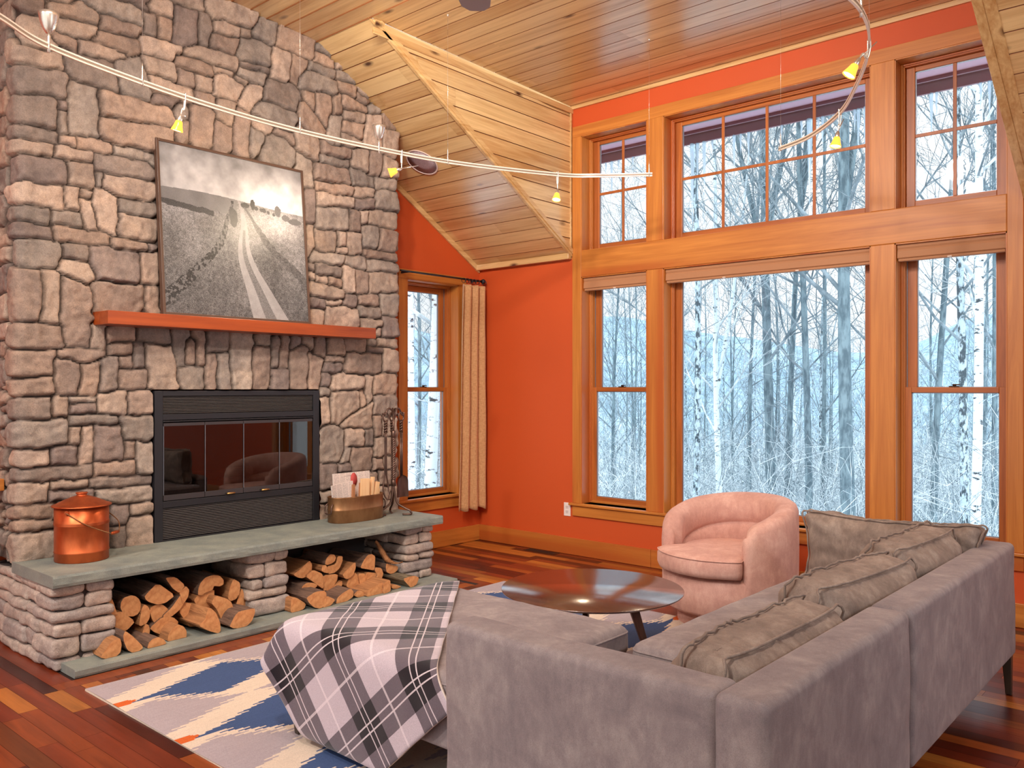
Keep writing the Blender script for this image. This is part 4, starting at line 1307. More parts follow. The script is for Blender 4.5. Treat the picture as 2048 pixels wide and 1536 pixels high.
# ------------------------------------------------------------------ plaid throw (draped, settled shape of a square cloth)
# positions in millimetres, 29 rows of 18 points
CLOTH_MM = [
    -2005,1980,370, -2044,1981,337, -2082,1976,305, -2120,1973,272, -2157,1984,239, -2194,1974,206, -2231,1972,173, -2268,1981,139, -2306,1980,106, -2343,1978,72, -2381,1976,39, -2418,2010,32, -2455,2044,32, -2493,2078,32, -2530,2112,32, -2567,2146,33, -2605,2178,44, -2632,2170,30,
    -2039,1980,410, -2078,1979,377, -2116,1974,345, -2153,1982,312, -2191,1980,279, -2228,1970,246, -2265,1980,212, -2303,1981,179, -2340,1976,145, -2378,1980,112, -2416,1975,79, -2454,1977,46, -2491,2005,32, -2528,2039,32, -2565,2073,32, -2603,2107,32, -2640,2142,32, -2677,2172,48,
    -2073,1983,450, -2111,1980,418, -2149,1980,385, -2188,1982,352, -2224,1971,319, -2261,1980,285, -2299,1981,252, -2337,1976,218, -2375,1980,185, -2412,1980,152, -2450,1974,118, -2488,1978,85, -2526,1978,51, -2563,2000,32, -2601,2034,32, -2638,2069,32, -2676,2103,32, -2713,2137,33,
    -2107,2007,482, -2145,1986,457, -2183,1979,425, -2221,1974,392, -2258,1981,358, -2296,1980,325, -2333,1978,291, -2371,1979,258, -2409,1982,225, -2447,1977,191, -2485,1977,158, -2523,1977,124, -2561,1979,91, -2599,1978,58, -2636,1996,32, -2674,2030,32, -2711,2064,32, -2748,2098,32,
    -2140,2045,495, -2179,2014,487, -2217,1989,464, -2255,1980,432, -2292,1980,398, -2330,1980,365, -2368,1979,331, -2406,1982,298, -2443,1977,264, -2481,1978,231, -2519,1978,197, -2557,1979,164, -2595,1979,131, -2633,1977,97, -2671,1979,64, -2709,1991,33, -2746,2025,32, -2784,2059,32,
    -2174,2086,494, -2212,2053,495, -2251,2019,490, -2288,1993,469, -2326,1981,438, -2364,1980,404, -2402,1980,371, -2440,1977,337, -2478,1980,304, -2516,1979,270, -2554,1979,237, -2592,1980,204, -2630,1977,170, -2668,1979,137, -2706,1979,103, -2744,1979,70, -2782,1987,38, -2819,2020,32,
    -2208,2127,495, -2246,2093,495, -2284,2060,495, -2322,2026,492, -2360,1997,474, -2398,1982,444, -2436,1980,411, -2474,1980,377, -2512,1980,343, -2550,1980,310, -2588,1979,277, -2626,1979,243, -2664,1980,210, -2702,1980,176, -2740,1980,143, -2778,1980,110, -2816,1978,76, -2855,1986,44,
    -2243,2166,501, -2281,2133,500, -2319,2099,496, -2357,2066,494, -2395,2032,493, -2433,2002,479, -2471,1984,450, -2509,1980,417, -2547,1980,383, -2585,1980,350, -2623,1980,316, -2661,1980,283, -2699,1980,249, -2737,1980,216, -2775,1979,182, -2813,1977,149, -2851,1974,116, -2889,1975,83,
    -2277,2205,503, -2315,2172,501, -2353,2139,497, -2391,2105,493, -2429,2072,493, -2467,2038,494, -2505,2007,482, -2544,1985,456, -2581,1980,423, -2619,1980,389, -2657,1980,356, -2696,1980,322, -2733,1979,289, -2771,1980,256, -2809,1979,222, -2847,1976,189, -2885,1977,155, -2923,1970,122,
    -2312,2245,499, -2350,2212,499, -2388,2178,497, -2426,2145,495, -2464,2111,495, -2502,2078,495, -2540,2044,495, -2578,2012,485, -2616,1989,461, -2654,1979,429, -2692,1980,396, -2730,1980,362, -2768,1980,329, -2806,1979,295, -2844,1978,262, -2882,1979,228, -2920,1976,195, -2956,1964,163,
    -2347,2284,494, -2385,2251,495, -2423,2218,497, -2461,2184,499, -2499,2151,500, -2537,2117,498, -2575,2084,495, -2613,2050,495, -2651,2017,489, -2688,1992,467, -2727,1981,435, -2765,1980,402, -2802,1980,368, -2840,1979,335, -2878,1979,301, -2917,1979,268, -2955,1975,235, -2988,1955,204,
    -2381,2324,491, -2419,2290,493, -2457,2257,497, -2495,2224,501, -2533,2190,503, -2571,2157,501, -2609,2123,496, -2647,2090,493, -2685,2057,494, -2723,2023,492, -2761,1996,472, -2799,1982,441, -2837,1980,408, -2875,1980,374, -2913,1980,341, -2951,1978,308, -2989,1972,275, -3017,1942,246,
    -2416,2363,494, -2454,2330,495, -2492,2296,497, -2530,2263,499, -2568,2230,500, -2606,2196,499, -2644,2163,497, -2682,2130,495, -2720,2096,494, -2758,2063,495, -2796,2029,493, -2834,1999,477, -2871,1983,447, -2909,1980,414, -2947,1979,381, -2984,1977,347, -3019,1961,316, -3041,1924,289,
    -2451,2403,500, -2489,2369,499, -2527,2336,497, -2565,2302,495, -2603,2269,494, -2640,2236,495, -2678,2202,497, -2716,2169,499, -2754,2136,500, -2792,2102,497, -2830,2069,495, -2868,2035,494, -2906,2005,481, -2944,1984,454, -2980,1980,420, -3017,1975,388, -3045,1945,359, -3069,1916,330,
    -2485,2442,503, -2523,2409,501, -2561,2375,497, -2599,2342,493, -2637,2309,491, -2675,2275,493, -2713,2242,498, -2751,2208,502, -2789,2175,503, -2827,2142,501, -2865,2108,496, -2903,2075,494, -2941,2041,494, -2979,2009,484, -3015,1986,457, -3041,1961,431, -3068,1951,394, -3080,1959,346,
    -2520,2482,501, -2558,2448,500, -2596,2415,497, -2634,2381,494, -2672,2348,493, -2710,2315,494, -2748,2281,497, -2786,2248,500, -2824,2214,501, -2862,2181,499, -2900,2148,496, -2938,2114,495, -2976,2081,495, -3015,2047,495, -3051,2015,477, -3055,2000,440, -3036,1990,394, -3031,1977,345,
    -2555,2521,495, -2593,2488,496, -2630,2454,497, -2668,2421,498, -2706,2387,499, -2744,2354,498, -2782,2321,497, -2820,2287,496, -2858,2254,495, -2896,2220,496, -2934,2187,497, -2973,2154,496, -3011,2120,495, -3046,2087,481, -3070,2055,450, -3073,2027,409, -3082,1993,373, -3058,1984,331,
    -2589,2560,491, -2627,2527,493, -2665,2494,497, -2703,2460,501, -2741,2427,503, -2779,2393,501, -2817,2360,496, -2855,2327,493, -2893,2293,491, -2931,2260,493, -2969,2227,496, -3007,2193,496, -3043,2160,484, -3066,2127,454, -3070,2094,416, -3080,2062,378, -3093,2031,341, -3094,1998,303,
    -2624,2600,492, -2662,2566,494, -2700,2533,497, -2738,2500,500, -2776,2466,501, -2814,2433,500, -2852,2400,497, -2890,2366,494, -2928,2333,493, -2966,2299,494, -3004,2266,496, -3041,2233,486, -3065,2200,457, -3072,2166,419, -3072,2133,381, -3071,2100,343, -3081,2068,305, -3094,2036,268,
    -2658,2639,498, -2696,2606,498, -2734,2572,497, -2772,2539,496, -2810,2506,496, -2848,2472,496, -2886,2439,497, -2924,2406,498, -2962,2372,496, -3001,2339,497, -3037,2306,487, -3064,2272,460, -3072,2239,422, -3072,2206,384, -3071,2173,346, -3072,2139,308, -3074,2106,270, -3083,2074,232,
    -2693,2679,502, -2731,2645,501, -2769,2612,497, -2807,2579,493, -2845,2545,492, -2883,2512,493, -2921,2478,497, -2959,2445,501, -2997,2412,497, -3035,2379,489, -3062,2345,463, -3072,2312,426, -3072,2279,388, -3072,2245,349, -3073,2212,311, -3071,2179,273, -3072,2145,235, -3077,2112,197,
    -2728,2718,502, -2766,2685,500, -2804,2651,497, -2842,2618,493, -2880,2585,492, -2918,2551,494, -2956,2518,497, -2994,2484,497, -3032,2451,490, -3060,2418,466, -3071,2385,429, -3072,2351,391, -3073,2318,353, -3073,2285,315, -3074,2251,276, -3074,2218,238, -3072,2185,200, -3076,2152,162,
    -2762,2758,497, -2800,2724,497, -2838,2691,497, -2876,2657,497, -2914,2624,497, -2952,2591,497, -2991,2557,497, -3028,2524,492, -3058,2491,469, -3071,2457,433, -3072,2424,394, -3073,2391,356, -3074,2357,318, -3074,2324,280, -3075,2291,242, -3075,2258,204, -3076,2224,166, -3077,2191,128,
    -2797,2797,492, -2835,2764,493, -2873,2730,497, -2911,2697,501, -2949,2663,502, -2987,2630,497, -3025,2597,493, -3057,2563,472, -3071,2530,436, -3072,2497,398, -3073,2463,360, -3073,2430,321, -3076,2397,283, -3076,2364,245, -3076,2330,207, -3076,2297,169, -3076,2264,131, -3079,2230,93,
    -2832,2836,492, -2870,2803,493, -2908,2770,497, -2946,2736,501, -2983,2703,497, -3022,2670,494, -3054,2636,474, -3070,2603,440, -3071,2570,401, -3073,2536,363, -3074,2503,325, -3074,2470,287, -3074,2436,249, -3078,2403,211, -3078,2370,172, -3079,2336,134, -3079,2303,96, -3085,2270,59,
    -2866,2876,496, -2904,2842,496, -2942,2809,497, -2980,2776,496, -3018,2742,494, -3052,2709,477, -3069,2676,443, -3072,2642,405, -3073,2609,367, -3074,2576,328, -3075,2542,290, -3076,2509,252, -3077,2476,214, -3079,2443,176, -3081,2409,138, -3082,2376,100, -3087,2343,62, -3107,2308,32,
    -2901,2915,502, -2939,2882,500, -2977,2849,497, -3015,2815,494, -3050,2782,479, -3069,2748,446, -3072,2715,408, -3072,2682,370, -3073,2649,332, -3075,2615,294, -3076,2582,256, -3076,2549,217, -3080,2516,179, -3082,2482,141, -3085,2449,103, -3092,2415,66, -3110,2381,33, -3072,2347,31,
    -2936,2955,503, -2974,2921,499, -3012,2888,495, -3047,2854,481, -3068,2821,450, -3072,2788,412, -3073,2755,374, -3075,2721,335, -3073,2688,297, -3075,2655,259, -3078,2621,221, -3080,2588,183, -3081,2555,145, -3085,2522,107, -3094,2488,70, -3112,2454,37, -3075,2420,32, -3037,2387,32,
    -2957,2980,476, -3000,2955,476, -3042,2927,479, -3067,2894,453, -3072,2861,415, -3072,2827,377, -3073,2794,339, -3074,2761,301, -3075,2728,263, -3077,2694,224, -3080,2661,186, -3083,2628,149, -3088,2594,111, -3096,2561,74, -3113,2527,40, -3078,2493,32, -3040,2459,32, -3002,2426,32,
]
cd_ = np.array(CLOTH_MM, dtype=float).reshape(-1, 3) / 1000.0
NA, NB = 29, 18
pm = NT('plaid_fleece')
uvn = pm.n('ShaderNodeUVMap'); sep = pm.n('ShaderNodeSeparateXYZ'); pm.l(uvn.outputs[0], sep.inputs[0])
def stripe(sock, period, off, w):
    f = pm.math('FRACT', pm.math('ADD', pm.math('DIVIDE', sock, period), off))
    c0 = 0.3 + w / 2
    band = pm.ramp(f, [(0.0, (0, 0, 0, 1)), (0.3, (1, 1, 1, 1)), (0.3 + w, (0, 0, 0, 1))], 'CONSTANT')
    l = 0.016
    white = pm.ramp(f, [(0.0, (0, 0, 0, 1)), (c0 - 0.05, (1, 1, 1, 1)), (c0 - 0.05 + l, (0, 0, 0, 1)), (c0 + 0.03, (1, 1, 1, 1)), (c0 + 0.03 + l, (0, 0, 0, 1)),
                        ((c0 + 0.5) % 1.0, (0.8, 0.8, 0.8, 1)), ((c0 + 0.5) % 1.0 + 0.03, (0, 0, 0, 1))] if (c0 + 0.5) % 1.0 > c0 else
                    [(0.0, (0, 0, 0, 1)), ((c0 + 0.5) % 1.0, (0.8, 0.8, 0.8, 1)), ((c0 + 0.5) % 1.0 + 0.03, (0, 0, 0, 1)), (c0 - 0.05, (1, 1, 1, 1)), (c0 - 0.05 + l, (0, 0, 0, 1)), (c0 + 0.03, (1, 1, 1, 1)), (c0 + 0.03 + l, (0, 0, 0, 1))], 'CONSTANT')
    return band, white
bu, wu = stripe(sep.outputs[0], 0.385, 0.10, 0.40)
bv_, wv = stripe(sep.outputs[1], 0.335, 0.22, 0.42)
dk = pm.mix(1.0, bu, bv_, 'ADD'); sc_ = pm.n('ShaderNodeSeparateColor'); pm.l(dk, sc_.inputs[0])
base_c = pm.ramp(pm.math('MULTIPLY', sc_.outputs[0], 0.5), [(0.0, srgb(196, 180, 188)), (0.24, srgb(104, 92, 100)), (0.74, srgb(34, 28, 34))], 'CONSTANT')
wh = pm.mix(1.0, wu, wv, 'ADD'); sw = pm.n('ShaderNodeSeparateColor'); pm.l(wh, sw.inputs[0])
wf = pm.math('MULTIPLY', pm.math('MINIMUM', sw.outputs[0], 1.0), 0.75)
col = pm.mix(wf, base_c, srgb(232, 216, 220))
pf = pm.noise(pm.coord(), 300, 3, 0.7)
col = pm.mix(1.0, col, pm.ramp(pf, [(0.3, (0.8, 0.8, 0.8, 1)), (0.7, (1.15, 1.15, 1.15, 1))]), 'MULTIPLY')
pm.set(Base_Color=col, Roughness=0.95, Sheen_Weight=0.35, Specular_IOR_Level=0.1); pm.bump(pf, 0.2, 0.003)
M['sherpa'] = mat_plain('cream_sherpa', srgb(226, 208, 196), 0.95, bump=0.7, bscale=120)
me = bpy.data.meshes.new('plaid_throw')
fc = []
for i in range(NA - 1):
    for j in range(NB - 1):
        q = i * NB + j; fc.append((q, q + NB, q + NB + 1, q + 1))
me.from_pydata([tuple(p) for p in cd_], [], fc)
uvl = me.uv_layers.new(name='UVMap')
for p in me.polygons:
    for li in p.loop_indices:
        vi = me.loops[li].vertex_index; uvl.data[li].uv = (1.47 * (vi // NB) / (NA - 1), 0.86 * (vi % NB) / (NB - 1))
me.polygons.foreach_set('use_smooth', [True] * len(fc))
me.materials.append(pm.mat); me.materials.append(M['sherpa']); me.update()
throw = bpy.data.objects.new('plaid_throw', me); SC.collection.objects.link(throw)
sb_ = throw.modifiers.new('smooth', 'SUBSURF'); sb_.levels = 2; sb_.render_levels = 2
so = throw.modifiers.new('thick', 'SOLIDIFY'); so.thickness = 0.011; so.offset = -1.0; so.material_offset = 1; so.material_offset_rim = 1
tag(throw, 'grey and black plaid fleece throw with cream lining draped over the chaise end', 'blanket')

# ------------------------------------------------------------------ coffee table
tb = thing('coffee_table', 'round dark walnut coffee table with slanted legs on the patterned rug', 'coffee table', (-2.545, 3.525, 0.0))
MB().lathe([(0, 0.398), (0.40, 0.398), (0.445, 0.406), (0.464, 0.415), (0.466, 0.4185), (0.4645, 0.4215), (0.0, 0.4215)], 96).build('table_top', M['walnut'], tb)
for k in range(3):
    a = math.radians(-62 + 120 * k); q = MB()
    d = Vector((math.cos(a), math.sin(a), 0)); s_ = Vector((-d.y, d.x, 0))
    a0 = d * 0.20; b0 = d * 0.33
    def quad(c, wr, wt, z): return [tuple(c + d * sx * wr + s_ * sy * wt + Vector((0, 0, z))) for sx, sy in ((-1, -1), (1, -1), (1, 1), (-1, 1))]
    v = quad(b0, .013, .012, .0105) + quad(a0, .030, .014, .398)
    q.add(v, [(0, 3, 2, 1), (4, 5, 6, 7), (0, 1, 5, 4), (1, 2, 6, 5), (2, 3, 7, 6), (3, 0, 4, 7)]); q.build('leg', M['walnut_z'], tb, bevel=0.003)
    q = MB(); M_ = Matrix.Rotation(a, 4, 'Z'); q.box(-0.01, 0.24, -.014, .014, 0.372, 0.397, M=M_); q.build('apron_bar', M['walnut_z'], tb, bevel=0.003)

# ------------------------------------------------------------------ barrel armchair
ch = thing('barrel_armchair', 'dusty pink velvet barrel armchair in front of the picture window', 'armchair', (-2.445, 4.842, 0.0), (0, 0, 0))
fa = math.atan2(-0.985, -0.16)                      # facing direction
ch.rotation_euler = (0, 0, fa - math.pi / 2)
R0 = 0.415
q = MB(); TH = math.radians(128); NTH = 72
secs = []
for i in range(NTH + 1):
    th = -TH + 2 * TH * i / NTH; f = abs(th) / TH
    top = 0.765 - 0.135 * (f ** 2.2)
    if f > 0.93: top -= 0.05 * ((f - 0.93) / 0.07) ** 2
    endk = 1.0 - (0.35 * max(0, (f - 0.96) / 0.04) ** 2)
    thick = 0.125 * endk; ro = R0 * (1.0 + 0.02 * math.cos(2 * th)); ri = ro - thick
    bulge = 0.022 * max(0.0, 1 - (f / 0.85) ** 4)
    prof = [(ro - .012, 0.105), (ro - .002, 0.125), (ro, 0.30), (ro + .002, 0.5), (ro, top - .05), (ro - .012, top - .018), (ro - .035, top - .003), (ro - thick * .5, top),
            (ri + .02, top - .012), (ri - bulge * .6, top - .045), (ri - bulge, top - .10), (ri - bulge * .7, top - .16), (ri + .006, top - .185), (ri + .012, top - .192), (ri - .004, top - .205), (ri - .008, top - .26), (ri, 0.36)]
    row = []
    for (r, z) in prof:
        w = 0.0028 * math.sin(th * 44 + z * 12) * (1 if r < ro - .06 and z > top - .2 else 0) * (0.4 + nz(th * 4, z * 5, 3))
        r2 = r + w + 0.003 * nz(th * 3, z * 6, 9)
        row.append(Vector((r2 * math.sin(th), -r2 * math.cos(th), z)))
    secs.append(row)
o_ = len(q.v); P_ = len(secs[0])
for row in secs: q.v += [tuple(p) for p in row]
for i in range(NTH):
    for k in range(P_ - 1):
        q.f.append((o_ + i * P_ + k, o_ + (i + 1) * P_ + k, o_ + (i + 1) * P_ + k + 1, o_ + i * P_ + k + 1)); q.m.append(0); q.sm.append(True)
for i, rev in ((0, False), (NTH, True)):
    # rounded front of each arm
    base = [o_ + i * P_ + k for k in range(P_)]
    ring = [Vector(q.v[b]) for b in base]; c = sum(ring, Vector()) / P_
    th = -TH if i == 0 else TH
    outd = Vector((math.cos(th), math.sin(th), 0)) * (1 if i else -1)
    prev = base
    for s_, push in ((0.90, 0.016), (0.66, 0.026), (0.3, 0.030)):
        o2 = len(q.v)
        for p in ring:
            pp = Vector((c.x + (p.x - c.x) * s_, c.y + (p.y - c.y) * s_, p.z - (p.z - c.z) * (1 - s_) * (0.25 if s_ > .5 else .6))) + outd * push
            q.v.append(tuple(pp))
        cur = [o2 + k for k in range(P_)]
        for k in range(P_ - 1):
            f4 = (prev[k], prev[k + 1], cur[k + 1], cur[k]); q.f.append(f4 if not rev else f4[::-1]); q.m.append(0); q.sm.append(True)
        prev = cur
    q.f.append(tuple(prev) if not rev else tuple(prev)[::-1]); q.m.append(0); q.sm.append(True)
q.build('backrest', M['pink_velvet'], ch)
q = MB().lathe([(0.10, 0.105), (R0 - .035, 0.105), (R0 - .012, 0.125), (R0 - .012, 0.31), (R0 - .04, 0.335), (0, 0.335)], 64); q.build('seat_base', M['pink_velvet'], ch)
q = MB().lathe([(0.0, 0.001), (0.315, 0.001), (0.318, 0.012), (0.318, 0.104), (0, 0.104)], 48); q.build('swivel_plinth', M['pink_velvet'], ch)
q = MB(); rings = [(0.30, 0.338), (0.90, 0.337), (0.975, 0.348), (1.0, 0.375), (1.0, 0.43), (0.975, 0.455), (0.90, 0.466), (0.6, 0.474), (0.3, 0.478)]
NQ = 96
def crad(a):   # a=0 is the front
    d = abs((a + math.pi) % (2 * math.pi) - math.pi)
    t = min(1, max(0, (d - math.radians(44)) / math.radians(9))); t = t * t * (3 - 2 * t)
    rf = R0 + 0.045 - 0.02 * (d / math.radians(50)) ** 2 if d < math.radians(54) else R0
    return rf * (1 - t) + (R0 - 0.120) * t
o_ = len(q.v)
for (s_, z) in rings:
    for k in range(NQ):
        a = 2 * math.pi * k / NQ; r = crad(a) * s_
        q.v.append((r * math.sin(a), r * math.cos(a), z + 0.004 * nz(r * math.sin(a) * 7, r * math.cos(a) * 7, z * 3)))
for i in range(len(rings) - 1):
    for k in range(NQ):
        k2 = (k + 1) % NQ; q.f.append((o_ + i * NQ + k, o_ + i * NQ + k2, o_ + (i + 1) * NQ + k2, o_ + (i + 1) * NQ + k)[::-1]); q.m.append(0); q.sm.append(True)
q.f.append(tuple(o_ + k for k in range(NQ))); q.m.append(0); q.sm.append(True)
q.f.append(tuple(o_ + (len(rings) - 1) * NQ + k for k in range(NQ))[::-1]); q.m.append(0); q.sm.append(True)
cu = q.build('seat_cushion', M['pink_velvet'], ch)
pts = [Vector((crad(2 * math.pi * k / NQ) * .992 * math.sin(2 * math.pi * k / NQ), crad(2 * math.pi * k / NQ) * .992 * math.cos(2 * math.pi * k / NQ), 0.449)) for k in range(NQ)]
MB().tube(pts, 0.0042, 6, closed=True).build('piping', M['pink_velvet'], cu)

# crumpled cushion on the floor behind the armchair
def soft_fn(q, u):
    w = wrinkle(q, 0.02, 6, 40); return q + Vector((w, w, w)) 
mb = MB().softbox((0, 0, 0), (0.34, 0.22, 0.36), 0.09, n=24, fn=soft_fn)
o = mb.build('floor_cushion', mat_plain('dull_rose_fabric', srgb(168, 92, 84), 0.9, bump=0.3, bscale=90), loc=(-2.02, 5.50, 0.190))
o.rotation_euler = (0.15, -0.2, 0.3)
tag(o, 'crumpled dull rose cushion on the floor between armchair and window wall', 'cushion')

# ------------------------------------------------------------------ rug
RX0, RX1, RY0, RY1 = -4.190, -1.750, 1.682, 4.680
step = 0.0085
xs = np.arange(RX0, RX1, step); ys2 = np.arange(RY0, RY1, step)
XX, YY = np.meshgrid((xs + step / 2), (ys2 + step / 2), indexing='ij')
cream = np.array(srgb(226, 206, 186)[:3]); grey = np.array(srgb(178, 164, 168)[:3]); blue = np.array(srgb(74, 92, 132)[:3]); org = np.array(srgb(216, 104, 52)[:3])
RC = np.zeros(XX.shape + (3,)); RC[:] = cream
def saw(t): return t - np.floor(t)
def shape_mask(xc, yc, W2, L2, skew, tooth, pitch):
    dx = XX - xc
    y0_ = yc - skew * dx
    # serrated outline: the reach along the rug drops in steps across it, each step ending in a point
    f = np.clip(1 - np.abs(dx) / W2, 0, 1)
    steps = np.floor(np.abs(dx) / pitch) * pitch
    reach = L2 * np.clip(1 - steps / W2, 0, 1) ** 0.8
    reach = reach - tooth * saw(np.abs(dx) / pitch)
    return (np.abs(dx) < W2) & (np.abs(YY - y0_) < reach)
P_x = 0.585; P_y = 0.982
for k in range(-1, 6):
    for j in range(0, 4):
        gx = -3.575 - P_x * 1 + P_x * k; gy = 1.705 + P_y * j
        RC[shape_mask(gx, gy, 0.235, 0.48, 0.5, 0.18, 0.042)] = grey
for k in range(0, 5):
    for j in range(0, 3):
        bx = -3.865 + P_x * k; by = 2.205 + P_y * j
        RC[shape_mask(bx, by, 0.205, 0.420, 0.55, 0.165, 0.042)] = blue
        RC[(np.abs(XX - bx + 0.30 * 0 + (YY - by) * 0.04) < 0.0065) & (np.abs(YY - by) < 0.46)] = blue
    for e, sg_ in ((RY0, 1), (RY1, -1)):
        bx = -3.865 + P_x * k; d = (YY - e) * sg_
        w = np.where(d < 0.055, 0.030, 0.030 * np.clip(1 - (d - 0.055) / 0.045, 0, 1))
        RC[(d < 0.10) & (np.abs(XX - bx) < w)] = org
nv = (len(xs) + 1, len(ys2) + 1)
gxs = np.append(xs, RX1); gys = np.append(ys2, RY1)
GX, GY = np.meshgrid(gxs, gys, indexing='ij'); 
GX = GX + 0.004 * np.sin(GY * 3.1); GY = GY + 0.004 * np.sin(GX * 4.3)
GZ = np.full(GX.shape, 0.0095)
Vr = np.stack([GX, GY, GZ], -1).reshape(-1, 3)
idx = np.arange(nv[0] * nv[1]).reshape(nv)
Fr = np.stack([idx[:-1, :-1], idx[1:, :-1], idx[1:, 1:], idx[:-1, 1:]], -1).reshape(-1, 4)
me = bpy.data.meshes.new('woven_rug')
bot = [(RX0, RY0, 0.001), (RX1, RY0, 0.001), (RX1, RY1, 0.001), (RX0, RY1, 0.001)]
Vl = Vr.tolist(); n0 = len(Vl); Vl += bot
Fl = Fr.tolist()
c00, c10, c11, c01 = int(idx[0, 0]), int(idx[-1, 0]), int(idx[-1, -1]), int(idx[0, -1])
Fl += [[n0, n0 + 3, n0 + 2, n0 + 1], [c00, n0, n0 + 1, c10], [c10, n0 + 1, n0 + 2, c11], [c11, n0 + 2, n0 + 3, c01], [c01, n0 + 3, n0, c00]]
me.from_pydata(Vl, [], Fl)
ca = me.color_attributes.new('weave', 'FLOAT_COLOR', 'CORNER')
cc = np.concatenate([np.repeat(RC.reshape(-1, 3), 4, axis=0), np.tile(cream * 0.8, (20, 1))]); cc = np.concatenate([cc, np.ones((len(cc), 1))], 1)
ca.data.foreach_set('color', cc.astype(np.float32).ravel())
rm = NT('flat_woven_wool'); at = rm.n('ShaderNodeAttribute', attribute_name='weave')
rf = rm.noise(rm.coord((1, 1, 1)), 260, 3, 0.8); rl = rm.noise(rm.coord((170, 6, 1)), 1.0, 3, 0.7)
rcol = rm.mix(1.0, at.outputs['Color'], rm.ramp(rf, [(0.3, (0.8, 0.8, 0.8, 1)), (0.7, (1.14, 1.14, 1.14, 1))]), 'MULTIPLY')
rcol = rm.mix(1.0, rcol, rm.ramp(rl, [(0.3, (0.93, 0.93, 0.93, 1)), (0.7, (1.06, 1.06, 1.06, 1))]), 'MULTIPLY')
rm.set(Base_Color=rcol, Roughness=0.95, Specular_IOR_Level=0.1); rm.bump(rf, 0.3, 0.003)
me.materials.append(rm.mat); me.update()
rug = bpy.data.objects.new('woven_rug', me); SC.collection.objects.link(rug)
tag(rug, 'cream flat-woven rug with serrated blue diamonds and orange tips', 'rug')
# ------------------------------------------------------------------ firewood
end_m = NT('split_wood_end'); ev = end_m.coord(rnd=True)
en = end_m.noise(ev, 30, 4, 0.6, 0.8)
end_m.set(Base_Color=end_m.mix(1.0, end_m.ramp(en, [(0.3, srgb(196, 128, 78)), (0.7, srgb(226, 164, 108))]), end_m.ramp(end_m.noise(ev, 7, 2), [(0.3, (0.88, 0.85, 0.82, 1)), (0.7, (1.08, 1.08, 1.08, 1))]), 'MULTIPLY'), Roughness=0.8)
end_m.bump(en, 0.4, 0.004)
def bark_mat(name, d, l_, k=1.0):
    m = NT(name); v = m.coord((2.2, 22, 22), rnd=True); n1 = m.noise(v, 2.0 * k, 5, 0.7, 0.5)
    m.set(Base_Color=m.ramp(n1, [(0.35, d), (0.65, l_)]), Roughness=0.92); m.bump(n1, 0.9, 0.015); return m.mat
M['end'] = end_m.mat
M['bark'] = bark_mat('brown_bark', srgb(82, 60, 50), srgb(134, 102, 84))
M['split'] = bark_mat('split_wood_side', srgb(150, 98, 60), srgb(194, 134, 86))
M['rough_bark'] = bark_mat('grey_furrowed_bark', srgb(66, 54, 42), srgb(150, 132, 104), 1.6)
